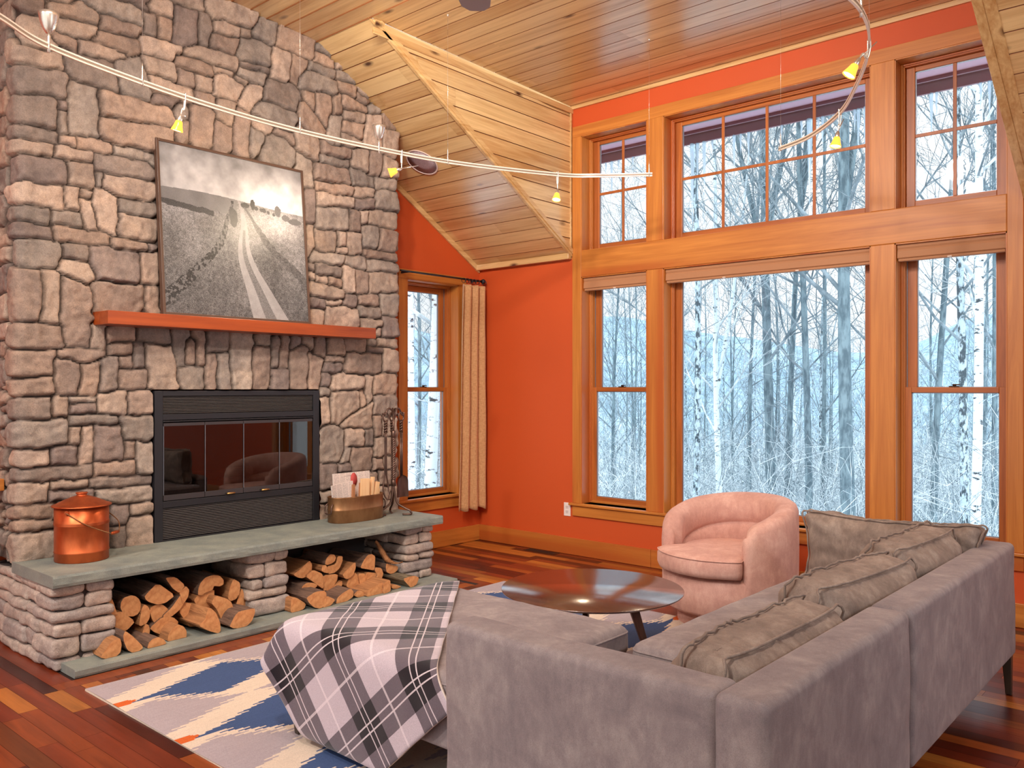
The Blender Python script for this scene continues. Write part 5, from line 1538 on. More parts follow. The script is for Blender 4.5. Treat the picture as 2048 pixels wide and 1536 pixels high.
# outline of each cut face: tracing sheet 1 (left bay) and 2 (bay by the window); fourth value: side material
LOGS = [
 (1, 'wedge with a dark heart ring, outer end of upper row', 'bark', '105 212 140 285 160 350 175 378 130 385 90 370 65 335 62 290 80 245'),
 (1, 'fully round log with a cracked face, beside the dark-hearted wedge', 'bark', '275 237 310 243 337 265 350 300 347 345 325 378 290 393 250 390 218 368 200 330 203 290 225 255'),
 (1, 'broad quarter log lying on top of the pile under the slab', 'bark', '385 240 480 142 610 235 540 290 480 302 420 285 395 265'),
 (1, 'half log with a pale upright face, beside the fully round log', 'split', '380 307 408 322 424 360 418 410 395 448 355 466 342 462 350 400 362 340'),
 (1, 'wide triangular log under the fully round one', 'split', '85 450 190 352 305 435 250 495 205 517 150 505'),
 (1, 'small three-sided log below the broad quarter log', 'split', '430 330 470 308 515 305 560 340 560 370 470 440 455 440 435 400 425 355'),
 (1, 'bowl-shaped half log with radial cracks, mid lower rows', 'bark', '425 485 520 402 600 405 640 440 615 490 570 530 520 537 460 515'),
 (1, 'weathered grey-brown log wedged aslant in the middle of the pile', 'bark', '525 390 590 330 660 230 675 260 680 300 650 345 590 395 545 405'),
 (1, 'narrow reddish split behind the big notched log', 'split', '650 215 700 165 725 195 715 245 690 285 675 300 660 235'),
 (1, 'dark reddish split high up under the slab', 'bark', '545 100 620 95 690 155 650 215 600 180 570 140'),
 (1, 'big log with a notched bite in its face, topmost of the pile', 'bark', '797 228 800 180 815 140 850 100 900 82 955 85 985 115 985 150 955 165 915 160 905 190 850 210 825 228'),
 (1, 'blocky log directly under the big notched one', 'split', '765 270 800 228 915 190 915 250 890 320 850 348 820 345 785 310'),
 (1, 'large quarter log with a long shadowed side, near the middle pillar', 'split', '1065 110 1110 135 1117 165 1110 220 1085 260 1045 275 1025 255 1035 190'),
 (1, 'thin crescent split leaning beside the frayed log', 'split', '1068 365 1090 300 1110 220 1132 185 1145 225 1145 300 1125 345 1100 362'),
 (1, 'short stubby log against the middle pillar', 'bark', '1155 225 1200 222 1235 250 1248 290 1245 320 1200 335 1145 330'),
 (1, 'wide half-moon log at the foot of the middle pillar', 'bark', '1040 470 1080 390 1110 360 1225 335 1228 370 1205 430 1165 470 1110 485 1070 485'),
 (1, 'splintered log with frayed fibres', 'split', '900 295 930 240 1010 260 1050 290 1075 385 1035 455 975 420 940 340'),
 (1, 'chunky log with a ragged split edge, below the blocky log', 'split', '650 355 690 290 740 300 815 335 860 360 865 390 830 430 780 468 730 472 705 440'),
 (1, 'brown wedge standing on its point near the front of the slab', 'split', '800 465 850 420 870 345 890 335 930 370 960 440 965 500 950 527 880 505'),
 (1, 'fat half log in the bottom corner by the outer pillar', 'split', '45 710 130 590 190 565 203 610 195 670 160 705 90 720'),
 (1, 'leaning half log with a diagonal flat side, bottom row', 'bark', '235 510 290 550 370 630 340 660 290 675 250 650 225 590 220 545'),
 (1, 'curved quarter log tucked behind the leaning half log', 'split', '350 590 372 500 390 455 412 465 422 500 415 550 385 585 360 592'),
 (1, 'low dome-shaped log at the front edge of the base slab', 'bark', '405 645 415 600 445 570 490 555 530 575 548 605 480 630'),
 (1, 'darker rounded wedge on the slab beside the dome-shaped log', 'split', '560 590 570 530 600 490 640 460 680 475 703 510 700 565 640 580'),
 (2, 'smooth half-round log beside the middle pillar, top row', 'split', '75 290 130 250 205 178 225 205 225 250 200 295 150 322 110 315 85 300'),
 (2, 'branch log with a small oval face, second in the top row', 'bark', '340 205 350 160 380 125 415 125 430 150 420 180 390 200 360 210'),
 (2, 'crescent log under the oval-faced branch log', 'split', '430 205 445 140 485 140 485 180 460 240 420 275 370 285 355 225'),
 (2, 'small bright sliver of split wood beside the crescent log', 'split', '310 260 318 215 350 215 365 280 335 275'),
 (2, 'shadowed triangular log under the smooth half-round one', 'split', '180 310 240 255 320 290 325 415 250 360'),
 (2, 'broad fan-shaped log in the middle row', 'bark', '325 300 445 290 440 340 410 390 360 425 325 425 325 370'),
 (2, 'quarter log with a peeled upper side, centre of the bay', 'split', '490 290 555 225 595 190 597 240 575 300 530 330 505 320'),
 (2, 'egg-shaped wedge leaning under the peeled quarter log', 'split', '520 390 540 330 590 275 620 310 635 360 625 410 600 430 560 415'),
 (2, 'long dark-barked log with a squarish face, top of the pile', 'bark', '640 235 665 180 700 130 735 122 762 140 760 200 755 255 700 245'),
 (2, 'pale heart-shaped split', 'split', '680 300 700 275 740 280 780 280 780 310 740 360 710 415 700 415 685 350'),
 (2, 'brown split behind the heart-shaped one', 'split', '620 290 675 285 684 350 700 412 650 400 635 370'),
 (2, 'rough round log with bark rim beside the heart-shaped split', 'bark', '765 235 815 240 832 290 815 330 790 375 750 385 742 362 785 290 760 262'),
 (2, 'smooth half log with a rounded underside, beneath the peeled bark strip', 'bark', '860 200 900 210 955 225 950 255 920 280 890 285 862 270 855 235'),
 (2, 'thick log with deeply furrowed grey bark against the outer pillar', 'rough_bark', '1075 270 1090 220 1130 160 1168 145 1165 200 1155 260 1130 295 1070 290'),
 (2, 'wedge with furrowed bark lying below the thick furrowed log', 'rough_bark', '1000 330 1060 310 1100 305 1133 320 1115 370 1075 417'),
 (2, 'hollow-sided quarter log in the second row by the middle pillar', 'bark', '135 440 150 390 185 365 240 365 275 385 230 430 190 480 155 503 140 480'),
 (2, 'flat-topped half log with vertical grain, bottom row', 'bark', '185 490 260 440 345 433 350 540 300 578 250 570 205 530'),
 (2, 'curved slice of wood above the bottom row', 'split', '350 440 480 345 483 380 460 430 420 465 385 475 350 470'),
 (2, 'small wedge beside the flat-topped half log', 'split', '352 475 425 505 390 550 345 572 322 574 352 530'),
 (2, 'shadowed wedge in the bottom corner by the middle pillar', 'split', '55 500 90 487 175 540 160 580 110 612 50 618'),
 (2, 'blunt log with a barky top, middle of the bottom row', 'bark', '435 540 445 490 490 450 555 412 578 440 575 480 520 520 470 540'),
 (2, 'rough knotty stub lying at the back of the bottom row', 'bark', '580 465 620 425 685 445 675 475 620 487'),
 (2, 'square-cut block under the heart-shaped split', 'split', '695 430 750 400 820 360 832 400 830 465 760 478 695 482'),
 (2, 'brown block standing next to the square-cut one', 'split', '835 370 890 335 895 430 860 450 835 455'),
 (2, 'small pale chip of wood on the slab near the outer pillar', 'split', '900 380 940 378 985 395 950 412 910 412'),
]
rl_ = random.Random(12)
SHIFT = {1: (190, 1130, 330 / 1270.0), 2: (570, 1080, 300 / 1270.0)}
for bay, desc, side, pts in LOGS:
    ox, oy, k = SHIFT[bay]; c = [float(t) for t in pts.split()]
    xf = -4.600 - rl_.uniform(0, 0.03)
    low = max(range(0, len(c), 2), key=lambda i_: c[i_ + 1]); pl = at_z(ox + c[low] * k, oy + c[low + 1] * k, 0.047)
    if pl.x > xf: xf = min(pl.x, -4.44)
    big = 'topmost' in desc or 'on top of' in desc
    poly = [at_x(ox + c[i] * k, oy + c[i + 1] * k, xf) for i in range(0, len(c), 2)]
    cen_ = sum(poly, Vector()) / len(poly)
    # smooth the outline a little: corner cutting once
    P2 = []; poly = [cen_ + (p - cen_) * 1.05 for p in poly]
    for i in range(len(poly)):
        a, b = poly[i], poly[(i + 1) % len(poly)]
        P2 += [a.lerp(b, 0.16), a.lerp(b, 0.84)]
    poly = [Vector((p.x, p.y, max(p.z, 0.0475))) for p in P2]
    tilt = Vector((0, rl_.uniform(-0.02, 0.02), 0))
    if 'small' in desc or 'stub' in desc or 'chip' in desc: ln = 0.24
    else: ln = 0.40
    q = MB(); nseg = 6; n = len(poly); o_ = 0
    for s_ in range(nseg + 1):
        t = s_ / nseg
        for p in poly:
            r = p - cen_; w = 1.0 - 0.05 * t + (0.05 * nz(p.y * 30 + cen_.y * 9, p.z * 30, t * 5) if s_ else 0)
            if side == 'rough_bark' : w += 0.10 * abs(nz(p.y * 60, p.z * 60, t * 2)) if s_ else 0
            pt = cen_ + r * w + Vector((-ln * t, 0, 0)) + tilt * t
            if pt.z < 0.0475: pt.z = 0.0475
            q.v.append(tuple(pt - cen_))
    for s_ in range(nseg):
        for i in range(n):
            j = (i + 1) % n
            q.f.append((s_ * n + i, (s_ + 1) * n + i, (s_ + 1) * n + j, s_ * n + j)); q.m.append(0); q.sm.append(False)
    q.f.append(tuple(range(nseg * n, nseg * n + n))); q.m.append(1); q.sm.append(False)
    lg = thing('firewood_log', desc + (', in the firewood bay behind the rug corner' if bay == 1 else ', in the firewood bay nearer the window'), 'firewood', tuple(cen_), group='split firewood in the hearth bays')
    # fix winding by checking the first outline
    nrm = Vector()
    for i in range(n): nrm += (poly[i] - cen_).cross(poly[(i + 1) % n] - cen_)
    if nrm.x < 0: q.f = [f[::-1] for f in q.f]
    q.build('bark_body', [M[side], M['end']], lg)
    e = MB(); vs = [tuple(p - cen_) for p in poly] + [tuple(Vector((0.002, 0, 0)))]
    fs = [(i, (i + 1) % n, n) for i in range(n)]
    if nrm.x < 0: fs = [f[::-1] for f in fs]
    e.add(vs, fs); e.build('cut_face', M['end'], lg)
for o in [x for x in SC.objects if x.name.startswith('firewood_log')]:
    if len(o['label'].split()) > 16:
        o['label'] = ' '.join(o['label'].split(', in the firewood')[0].split()) + (', bay behind rug' if 'rug' in o['label'] else ', window-side bay')
# peeled strip of bark
pts = [at_x(570 + x * 300 / 1270.0, 1080 + y * 300 / 1270.0, -4.62 + d) for x, y, d in ((770, 10, -.06), (800, 60, -.03), (830, 110, 0), (865, 165, .02), (905, 190, .04), (950, 198, .05), (995, 188, .06))]
pts = catmull(pts, 5); q = MB(); n = len(pts)
for i, p in enumerate(pts):
    w = 0.020 * math.sin(math.pi * (0.12 + 0.86 * i / n)) + 0.002
    s_ = Vector((0.3, 0.9, 0.35)).normalized()
    q.v += [tuple(p - s_ * w), tuple(p + Vector((0, 0, 0.005))), tuple(p + s_ * w), tuple(p - Vector((0, 0, 0.004)))]
for i in range(n - 1):
    for k in range(4): q.f.append((i * 4 + k, i * 4 + (k + 1) % 4, (i + 1) * 4 + (k + 1) % 4, (i + 1) * 4 + k)); q.m.append(0); q.sm.append(True)
o = q.build('bark_strip', M['split']); tag(o, 'curled strip of peeled bark hanging over the logs near the furrowed log', 'bark')

# ------------------------------------------------------------------ ash bucket
def metal_mat(name, a, b, rough=0.34, metal=0.9):
    m = NT(name); v = m.coord((6, 6, 3)); n1 = m.noise(v, 2, 4, 0.6)
    m.set(Base_Color=m.ramp(n1, [(0.35, a), (0.65, b)]), Metallic=metal, Roughness=m.ramp(n1, [(0.3, (rough - .06,) * 3 + (1,)), (0.7, (rough + .1,) * 3 + (1,))]))
    return m.mat
M['copper'] = metal_mat('brushed_copper', srgb(176, 82, 44), srgb(206, 104, 58), 0.36, 0.8)
M['bronze'] = metal_mat('antique_bronze', srgb(136, 94, 62), srgb(166, 120, 82), 0.40, 0.75)
M['iron'] = metal_mat('wrought_iron', srgb(84, 64, 56), srgb(118, 90, 78), 0.38, 0.8)
M['nickel'] = metal_mat('satin_nickel', srgb(214, 200, 186), srgb(232, 220, 206), 0.26, 0.85)
M['rail'] = mat_plain('pale_rail_metal', srgb(244, 224, 204), 0.45, 0.25)
bk = thing('ash_bucket', 'tall copper ash bucket with lid and swing handle on the hearth slab', 'bucket', (-4.863, 1.935, 0.5025))
RB = 0.137
MB().lathe([(RB - .003, 0), (RB, .004), (RB, .048), (RB + .003, .052), (RB, .056), (RB, .196), (RB + .0035, .200), (RB - .001, .204), (RB + .0035, .210), (RB, .214), (RB, .298), (RB - .006, .298), (RB - .006, .01), (0, .01)], 64).build('body', M['copper'], bk)
MB().lathe([(RB + .013, .297), (RB + .015, .300), (RB + .010, .305), (RB - .002, .308), (RB - .010, .312), (0.09, .330), (0.05, .346), (0.030, .352), (0.024, .358), (0.030, .364), (0.031, .368), (0.027, .371), (0, .372)], 64).build('lid', M['copper'], bk)
a0 = math.atan2(-0.95, 0.30)
dpv = Vector((math.cos(a0), math.sin(a0), 0)); nrm_ = Vector((-dpv.y, dpv.x, 0))
# two ears and the bail hanging to the side that faces the firebox
pv = [dpv * -1 * (RB + .004) * s_ + Vector((0, 0, .272)) for s_ in (1, -1)]
pv = [Vector((0.085, -0.110, .275)) , Vector((-0.085, 0.118, .275))]
hang = Vector((0.155, 0.115, 0.150))
for p in pv:
    q = MB(); d = Vector((p.x, p.y, 0)).normalized(); q.tube([p - d * .006, p + d * .006], .011, 12); q.tube([p, p + d * .012], .005, 8); q.build('handle_ear', M['copper'], bk)
mid0 = hang + Vector((0.02, -0.03, 0)); mid1 = hang + Vector((-0.02, 0.03, 0))
bail = catmull([pv[0] + Vector((.008, -.008, 0)), Vector((0.145, -0.03, 0.205)), mid0], 8) 
bail2 = catmull([mid1, Vector((0.07, 0.165, 0.205)), pv[1] + Vector((0, .010, 0))], 8)
q = MB(); q.tube(bail, .0028, 8); q.tube(bail2, .0028, 8); q.tube([mid0, mid1], .0028, 8); hb = q.build('handle', M['bronze'], bk)
MB().tube([mid0, mid0.lerp(mid1, .15), mid0.lerp(mid1, .5), mid0.lerp(mid1, .85), mid1], [.005, .009, .0105, .009, .005], 12).build('grip', M['copper'], hb)

# ------------------------------------------------------------------ oval tub with paper and kindling
tubo = thing('oval_tub', 'low oval bronze tub of kindling and newspaper on the hearth slab', 'tub', (-4.835, 3.812, 0.5025))
T_ = [(0.98, 0), (1.0, .004), (1.0, .085), (1.015, .089), (1.0, .093), (1.0, .172), (1.02, .177), (1.0, .181), (0.975, .177), (0.97, .006), (0, .006)]
q = MB(); NQ = 64
def ov(a, s_): 
    c, s2 = math.cos(a), math.sin(a)
    return (0.105 * s_ * math.copysign(abs(c) ** 0.75, c), 0.222 * s_ * math.copysign(abs(s2) ** 0.75, s2))
for (s_, z) in T_:
    for k in range(NQ):
        x, y = ov(2 * math.pi * k / NQ, s_); q.v.append((x, y, z))
for i in range(len(T_) - 1):
    for k in range(NQ):
        k2 = (k + 1) % NQ; q.f.append((i * NQ + k, i * NQ + k2, (i + 1) * NQ + k2, (i + 1) * NQ + k)); q.m.append(0); q.sm.append(True)
q.f.append(tuple(range(NQ))[::-1]); q.m.append(0); q.sm.append(False)
q.build('body', M['bronze'], tubo)
for s_ in (-1, 1):
    q = MB(); q.tube(catmull([(0.03, s_ * .224, .135), (0.035, s_ * .240, .115), (0.03, s_ * .242, .07), (-0.03, s_ * .242, .07), (-0.035, s_ * .240, .115), (-0.03, s_ * .224, .135)], 5), .005, 8)
    q.build('handle', M['iron'], tubo)
def leaning(name, label, cat, mat, c, w, h, t, lean, yaw, group=None, curl=0.0, label_extra=None):
    n = 8; q = MB()
    for k in range(2):
        off = -t / 2 if k == 0 else t / 2
        for i in range(n + 1):
            for j in range(n + 1):
                a = (i / n - .5) * w; b = j / n * h
                q.v.append((off + curl * (a / w * 2) ** 2 * (0.4 + b / h), a, b + 0.0))
    N1 = (n + 1) ** 2
    for i in range(n):
        for j in range(n):
            p = i * (n + 1) + j
            q.f.append((p, p + 1, p + n + 2, p + n + 1)); q.f.append((N1 + p, N1 + p + n + 1, N1 + p + n + 2, N1 + p + 1)); q.m += [0, 0]; q.sm += [False, False]
    rim = [(i, 0) for i in range(n)] + [(n, j) for j in range(n)] + [(n - i, n) for i in range(n)] + [(0, n - j) for j in range(n)]
    ids = [i * (n + 1) + j for i, j in rim]
    for k in range(len(ids)):
        a, b = ids[k], ids[(k + 1) % len(ids)]; q.f.append((a, b, N1 + b, N1 + a)); q.m.append(0); q.sm.append(False)
    o = q.build(name, mat); o.location = c; o.rotation_euler = (yaw[0], lean, yaw[1])
    tag(o, label, cat, group); return o
pa = NT('newsprint'); pv_ = pa.coord((1, 1, 1)); 
wv_ = pa.n('ShaderNodeTexBrick'); pa.l(pa.coord((1, 1, 1)), wv_.inputs['Vector'])
mp = pa.n('ShaderNodeTexCoord'); sp_ = pa.n('ShaderNodeSeparateXYZ'); pa.l(mp.outputs['Object'], sp_.inputs[0])
rows_ = pa.math('LESS_THAN', pa.math('FRACT', pa.math('MULTIPLY', sp_.outputs[2], 110.0)), 0.45)
cols_ = pa.math('GREATER_THAN', pa.math('FRACT', pa.math('MULTIPLY', sp_.outputs[1], 18.0)), 0.14)
wds = pa.math('GREATER_THAN', pa.noise(pa.coord((1, 260, 110)), 1.0, 1), 0.46)
pa.t.nodes.remove(wv_)
ink = pa.math('MULTIPLY', pa.math('MULTIPLY', rows_, cols_), wds)
pa.set(Base_Color=pa.mix(pa.math('MULTIPLY', ink, 0.55), srgb(228, 208, 198), srgb(80, 74, 74)), Roughness=0.85)
TX, TY, TZ = -4.835, 3.812, 0.512
leaning('newspaper', 'tall folded newspaper with a red round emblem, at the back of the tub', 'newspaper', pa.mat, (TX - .055, TY + .020, TZ), .33, .325, .010, -0.10, (0, 0), 'newspapers in the tub', 0.006)
leaning('newspaper', 'shorter folded newspaper in front, at the bucket end of the tub', 'newspaper', pa.mat, (TX - .005, TY - .095, TZ), .20, .262, .012, -0.05, (0.10, 0.1), 'newspapers in the tub', 0.008)
np1 = [o for o in SC.objects if o.name.startswith('newspaper')][0]
q = MB(); q.lathe([(0, 0), (.048, 0), (.048, .0006), (0, .0006)], 32, sy=0.62, M=Matrix.Translation((.0086, .02, .272)) @ Matrix.Rotation(math.pi / 2, 4, 'Y'))
q.build('round_emblem', mat_plain('red_print', srgb(188, 74, 70), 0.8), np1)
q = MB(); q.box(.0055, .0062, -.15, .15, .300, .302); q.build('printed_rule', mat_plain('grey_print', srgb(110, 90, 92), 0.8), np1)
M['kind_w'] = mat_wood('pale_kindling', 2, srgb(222, 166, 112), srgb(244, 204, 158), 0.6, islands=False)
M['kind_b'] = mat_wood('brown_kindling', 2, srgb(150, 96, 62), srgb(190, 130, 90), 0.6, islands=False)
KL = [('thin dark-edged brown kindling stick beside the papers', .005, -.010, .025, .245, .05, 0, 'kind_b', .014), ('narrow brown kindling stick behind the widest pale board', .03, .030, .035, .255, .10, .02, 'kind_b', .012), ('widest pale kindling board, in the middle of the tub', .045, .060, .075, .285, .06, -.02, 'kind_w', .014),
      ('tan kindling stick right behind the tallest pale strip', .015, .105, .040, .275, .10, 0, 'kind_w', .012), ('tallest pale kindling strip, edge on', .02, .130, .022, .290, .14, .03, 'kind_w', .026), ('slanting pale kindling board next to the tallest strip', .015, .155, .034, .255, .24, 0, 'kind_w', .022), ('short pale kindling end at the tool-stand end of the tub', .01, .182, .028, .205, .20, 0, 'kind_w', .022)]
for lb, dx, dy, w, h, rx, ry, mt, t in KL:
    q = MB().box(-t / 2, t / 2, -w / 2, w / 2, 0, h); o = q.build('kindling_stick', M[mt], bevel=0.0015)
    o.location = (TX + dx, TY + dy - 0.02, TZ); o.rotation_euler = (-rx, -0.05, ry); tag(o, lb, 'kindling', 'kindling in the oval tub')

# ------------------------------------------------------------------ fireplace tools
def twist(q, p0, p1, r, off, turns, n=2, seg=60):
    p0, p1 = Vector(p0), Vector(p1); ax = (p1 - p0).normalized(); a = ax.cross(Vector((1, 0, 0))).normalized(); b = ax.cross(a)
    for k in range(n):
        pts = []
        for i in range(seg + 1):
            t = i / seg; ph = 2 * math.pi * (turns * t + k / n); pts.append(p0.lerp(p1, t) + (a * math.cos(ph) + b * math.sin(ph)) * off)
        q.tube(pts, r, 6)
ts = thing('fireplace_tool_stand', 'wrought iron fireplace tool stand with twisted shaft and curled feet', 'tool stand', (-4.80, 4.135, 0.5025))
# base feet
for k, a in enumerate((math.radians(-95), math.radians(35), math.radians(150))):
    d = Vector((math.cos(a), math.sin(a), 0)); q = MB()
    q.tube(catmull([Vector((0, 0, .21)), d * .012 + Vector((0, 0, .15)), d * .030 + Vector((0, 0, .09)), d * .085 + Vector((0, 0, .055)), d * .125 + Vector((0, 0, .035)), d * .135 + Vector((0, 0, .013)), d * .105 + Vector((0, 0, .0075)), d * .07 + Vector((0, 0, .0075))], 6), .0080, 8)
    q.build('foot', M['iron'], ts)
q = MB(); twist(q, (0, 0, .24), (0, 0, .575), .0078, .0074, 5, 4, 80); q.tube([(0, 0, .15), (0, 0, .25)], .010, 10); q.tube([(0, 0, .57), (0, 0, .74)], .0085, 10)
q.build('shaft', M['iron'], ts)
for z in (.215, .58):
    MB().lathe([(.013, 0), (.0165, .003), (.0165, .045), (.013, .048)], 20, M=Matrix.Translation((0, 0, z))).build('collar', M['iron'], ts)
hook_tips = []
for k, dy in enumerate((-.075, .075, -.02, .03)):
    dx = (0, 0, .06, -.05)[k]
    q = MB(); e = Vector((dx, dy, .748)); q.tube(catmull([Vector((0, 0, .725)), Vector((dx * .1, dy * .1, .765)), Vector((dx * .45, dy * .45, .792)), Vector((dx * .8, dy * .8, .785)), e + Vector((dx * .05, dy * .05, .0)), e + Vector((dx * .25, dy * .25, -.004)), e + Vector((dx * .4, dy * .4, .012))], 5), .0066, 8)
    q.build('hook', M['iron'], ts); hook_tips.append(e)
def tool(name, label, cat, k, build_fn):
    h = hook_tips[k]; t = thing(name, label, cat, (ts.location.x + h.x, ts.location.y + h.y, ts.location.z + h.z), group='fireplace tools on the stand')
    q = MB(); loop = [Vector((0, .025 * math.sin(2 * math.pi * i / 16), .012 + .034 * math.cos(2 * math.pi * i / 16) - .030)) for i in range(17)]
    q.tube(loop, .0060, 7, closed=False); twist(q, (0, 0, -.044), (0, 0, -.130), .0072, .0085, 2.2, 2, 40)
    q.build('handle', M['iron'], t); build_fn(t); return t
def poker(t):
    q = MB(); q.tube([(0, -.004, -.13), (0, -.004, -.60), (0.01, -.012, -.66)], .0068, 8); q.tube(catmull([(0, -.004, -.56), (.0, -.03, -.60), (.0, -.032, -.63), (.0, -.015, -.64)], 4), .0042, 7); q.build('rod', M['iron'], t)
def tongs(t):
    for s_ in (-1, 1):
        q = MB(); q.tube(catmull([(0, s_ * .005, -.13), (0, s_ * .006, -.40), (0, s_ * .010, -.46), (0, s_ * .024, -.53), (.01, s_ * .020, -.59), (.03, s_ * .006, -.625)], 5), .0062, 7); q.build('tong_arm', M['iron'], t)
def shovel(t):
    q = MB(); q.tube([(0, -.006, -.13), (0, -.004, -.48)], .0066, 8); q.tube([(0, .010, -.13), (0, .008, -.48)], .0066, 8); q.build('rod', M['iron'], t)
    q = MB(); n = 14; prof = []
    for i in range(n + 1):
        t_ = i / n; z = -.455 - .165 * t_; w = .050 * math.sqrt(max(0, 1 - (1 - min(1, t_ / .35)) ** 2)) + .004; w += 0.006 * max(0, t_ - .5)
        prof.append((z, w))
    m_ = 8
    for s_, off in ((0, 0), (1, -.0025)):
        for (z, w) in prof:
            for j in range(m_ + 1):
                y = (j / m_ * 2 - 1); q.v.append((0.014 * (y * y) + off + .006, y * w, z))
    K_ = (n + 1) * (m_ + 1)
    for i in range(n):
        for j in range(m_):
            p = i * (m_ + 1) + j
            q.f.append((p, p + m_ + 1, p + m_ + 2, p + 1)); q.f.append((K_ + p, K_ + p + 1, K_ + p + m_ + 2, K_ + p + m_ + 1)); q.m += [0, 0]; q.sm += [True, True]
    q.build('blade', M['iron'], t)
def brush(t):
    q = MB(); q.tube([(0, 0, -.13), (0, 0, -.52)], .005, 8); q.build('rod', M['iron'], t)
    MB().lathe([(0, 0), (.018, -.002), (.026, -.05), (.034, -.11), (0, -.112)], 16, M=Matrix.Translation((0, 0, -.51))).build('bristles', M['dark_matte'], t)
tool('fireplace_poker', 'iron poker with looped twisted handle hanging behind the tongs', 'poker', 3, poker)
tool('fireplace_tongs', 'iron tongs with two curved arms hanging on the chimney side of the stand', 'tongs', 0, tongs)
tool('fireplace_shovel', 'iron ash shovel with rounded blade hanging on the window side of the stand', 'shovel', 1, shovel)

# ------------------------------------------------------------------ framed picture leaning on the chimney
PB = Vector((-4.905, 2.423, 1.8905)); PW, PH = 1.055, 1.088
lean = math.atan2(0.098, 1.084)
pic = thing('framed_picture', 'large framed sepia photograph of a country lane leaning on the mantel shelf', 'picture', tuple(PB), (0, -lean, 0))
q = MB(); fw, fdp = 0.017, 0.036
q.box(-fdp, 0, 0, fw, 0, PH); q.box(-fdp, 0, PW - fw, PW, 0, PH); q.box(-fdp, 0, fw, PW - fw, 0, fw); q.box(-fdp, 0, fw, PW - fw, PH - fw, PH)
q.build('frame', mat_plain('dark_brown_frame', srgb(84, 60, 48), 0.4), pic, bevel=0.002)
NP = 380
sx_ = (np.arange(NP) + .5) / NP
SG, TG = np.meshgrid(sx_, sx_, indexing='ij')
def gn(cell, seed, stretch=1.0):
    return gnoise((NP, NP), cell, seed)
def fbm(c0, seed, sq=None):
    out = np.zeros((NP, NP)); a = 1.0
    for k in range(5):
        out += a * gnoise((NP, NP), max(c0 / 2 ** k, 1.1), seed + k); a *= .5
    return out / 1.9
hor = 0.735 - 0.02 * SG + 0.012 * np.sin(SG * 5)
hill2 = 0.755 - 0.10 * np.clip(SG - 0.5, 0, 1)
fine_ = np.random.RandomState(3).rand(NP, NP) - .5
sky = 0.62 + 0.16 * (1 - TG) / .27 * .8 + 0.17 * fbm(55, 21) + 0.10 * fbm(24, 40)
sky += 0.25 * np.exp(-((SG - .78) ** 2 / .05 + (TG - .74) ** 2 / .02))
sky -= 0.12 * np.clip(TG - 0.82, 0, .2) / .2 * (1 - SG)
grass = 0.44 + 0.10 * fbm(70, 60) + 0.26 * fine_ + 0.10 * fbm(6, 70) + 0.20 * np.clip((TG - .2), 0, .5)
I = np.where(TG > hor, sky, grass)
far = (TG <= hor) & (TG > hor - 0.10) & (SG < 0.5)
I = np.where(far, 0.52 + 0.05 * fbm(30, 5) + .04 * fine_, I)
I = np.where((np.abs(TG - (0.655 - 0.10 * SG) - 0.012 * fbm(20, 9)) < 0.018) & (SG < .34), 0.33 + .1 * fine_, I)
# glow over the right-hand fields
I += 0.30 * np.exp(-((SG - .80) ** 2 / .03 + (TG - .62) ** 2 / .012)) * (TG < hor)
# lane
tc_ = np.clip((hor - TG) / hor, 0, 1)
mid_ = 0.515 + 0.03 * np.sin(tc_ * 9) * (1 - tc_) + 0.20 * tc_ ** 2.0
wd_ = 0.008 + 0.125 * tc_ ** 1.4
lane = (np.abs(SG - mid_) < wd_) & (TG < hor)
I = np.where(lane, 0.66 + .06 * fine_ + .05 * fbm(12, 31), I)
I = np.where(lane & (np.abs(SG - mid_) < wd_ * .30) & (tc_ > .25), 0.50 + .2 * fine_, I)
# dry-stone wall along the lane and bushes
wx = np.interp(TG, [0.0, .10, .20, .30, .42, .50, .60, .70], [-.08, .02, .14, .24, .36, .40, .43, .47])
ww = np.interp(TG, [0, .1, .3, .5, .7], [.075, .07, .042, .022, .010])
wm = (np.abs(SG - wx) < ww * (0.9 + .4 * fbm(7, 12))) & (TG < .72)
I = np.where(wm, 0.26 + 0.34 * (fbm(5, 50) > 0.05) * .6 + .15 * fine_, I)
def blob(cx_, cy_, rx_, ry_, val, seed):
    global I
    m_ = ((SG - cx_) / rx_) ** 2 + ((TG - cy_) / ry_) ** 2 < 1 + 0.5 * fbm(5, seed)
    I = np.where(m_, val + .08 * fine_, I)
blob(.475, .615, .028, .055, .30, 1); blob(.46, .655, .018, .03, .33, 2)
for (cx_, cy_, rx_, ry_, v_) in ((.56, .708, .03, .016, .30), (.615, .722, .018, .032, .30), (.64, .70, .015, .012, .34), (.69, .695, .025, .014, .38), (.73, .688, .012, .012, .4), (.80, .705, .026, .034, .50), (.86, .67, .03, .02, .52), (.93, .655, .05, .02, .48), (.77, .68, .012, .010, .45)):
    blob(cx_, cy_, rx_, ry_, v_, int(cx_ * 100))
hx_ = np.interp(TG, [.25, .35, .45, .55, .65, .7], [1.0, .88, .74, .66, .59, .55])
hm = (np.abs(SG - hx_) < np.interp(TG, [.25, .45, .65], [.06, .045, .012]) * (0.8 + .5 * fbm(8, 33))) & (TG < .69) & (TG > .2)
I = np.where(hm, 0.40 + .22 * fine_ + .1 * fbm(4, 34), I)
I = np.clip(I, 0.1, 1.0)
warm = np.array([1.0, 0.93, 0.92])
PC = (np.clip(I, 0, .98)[:, :, None] ** 2.3) * warm * 0.78
e = fw - .002
gx = e + (PW - 2 * e) * np.arange(NP + 1) / NP; gz = e + (PH - 2 * e) * np.arange(NP + 1) / NP
GXp, GZp = np.meshgrid(gx, gz, indexing='ij')
Vp = np.stack([np.full(GXp.shape, -0.006), GXp, GZp], -1).reshape(-1, 3)
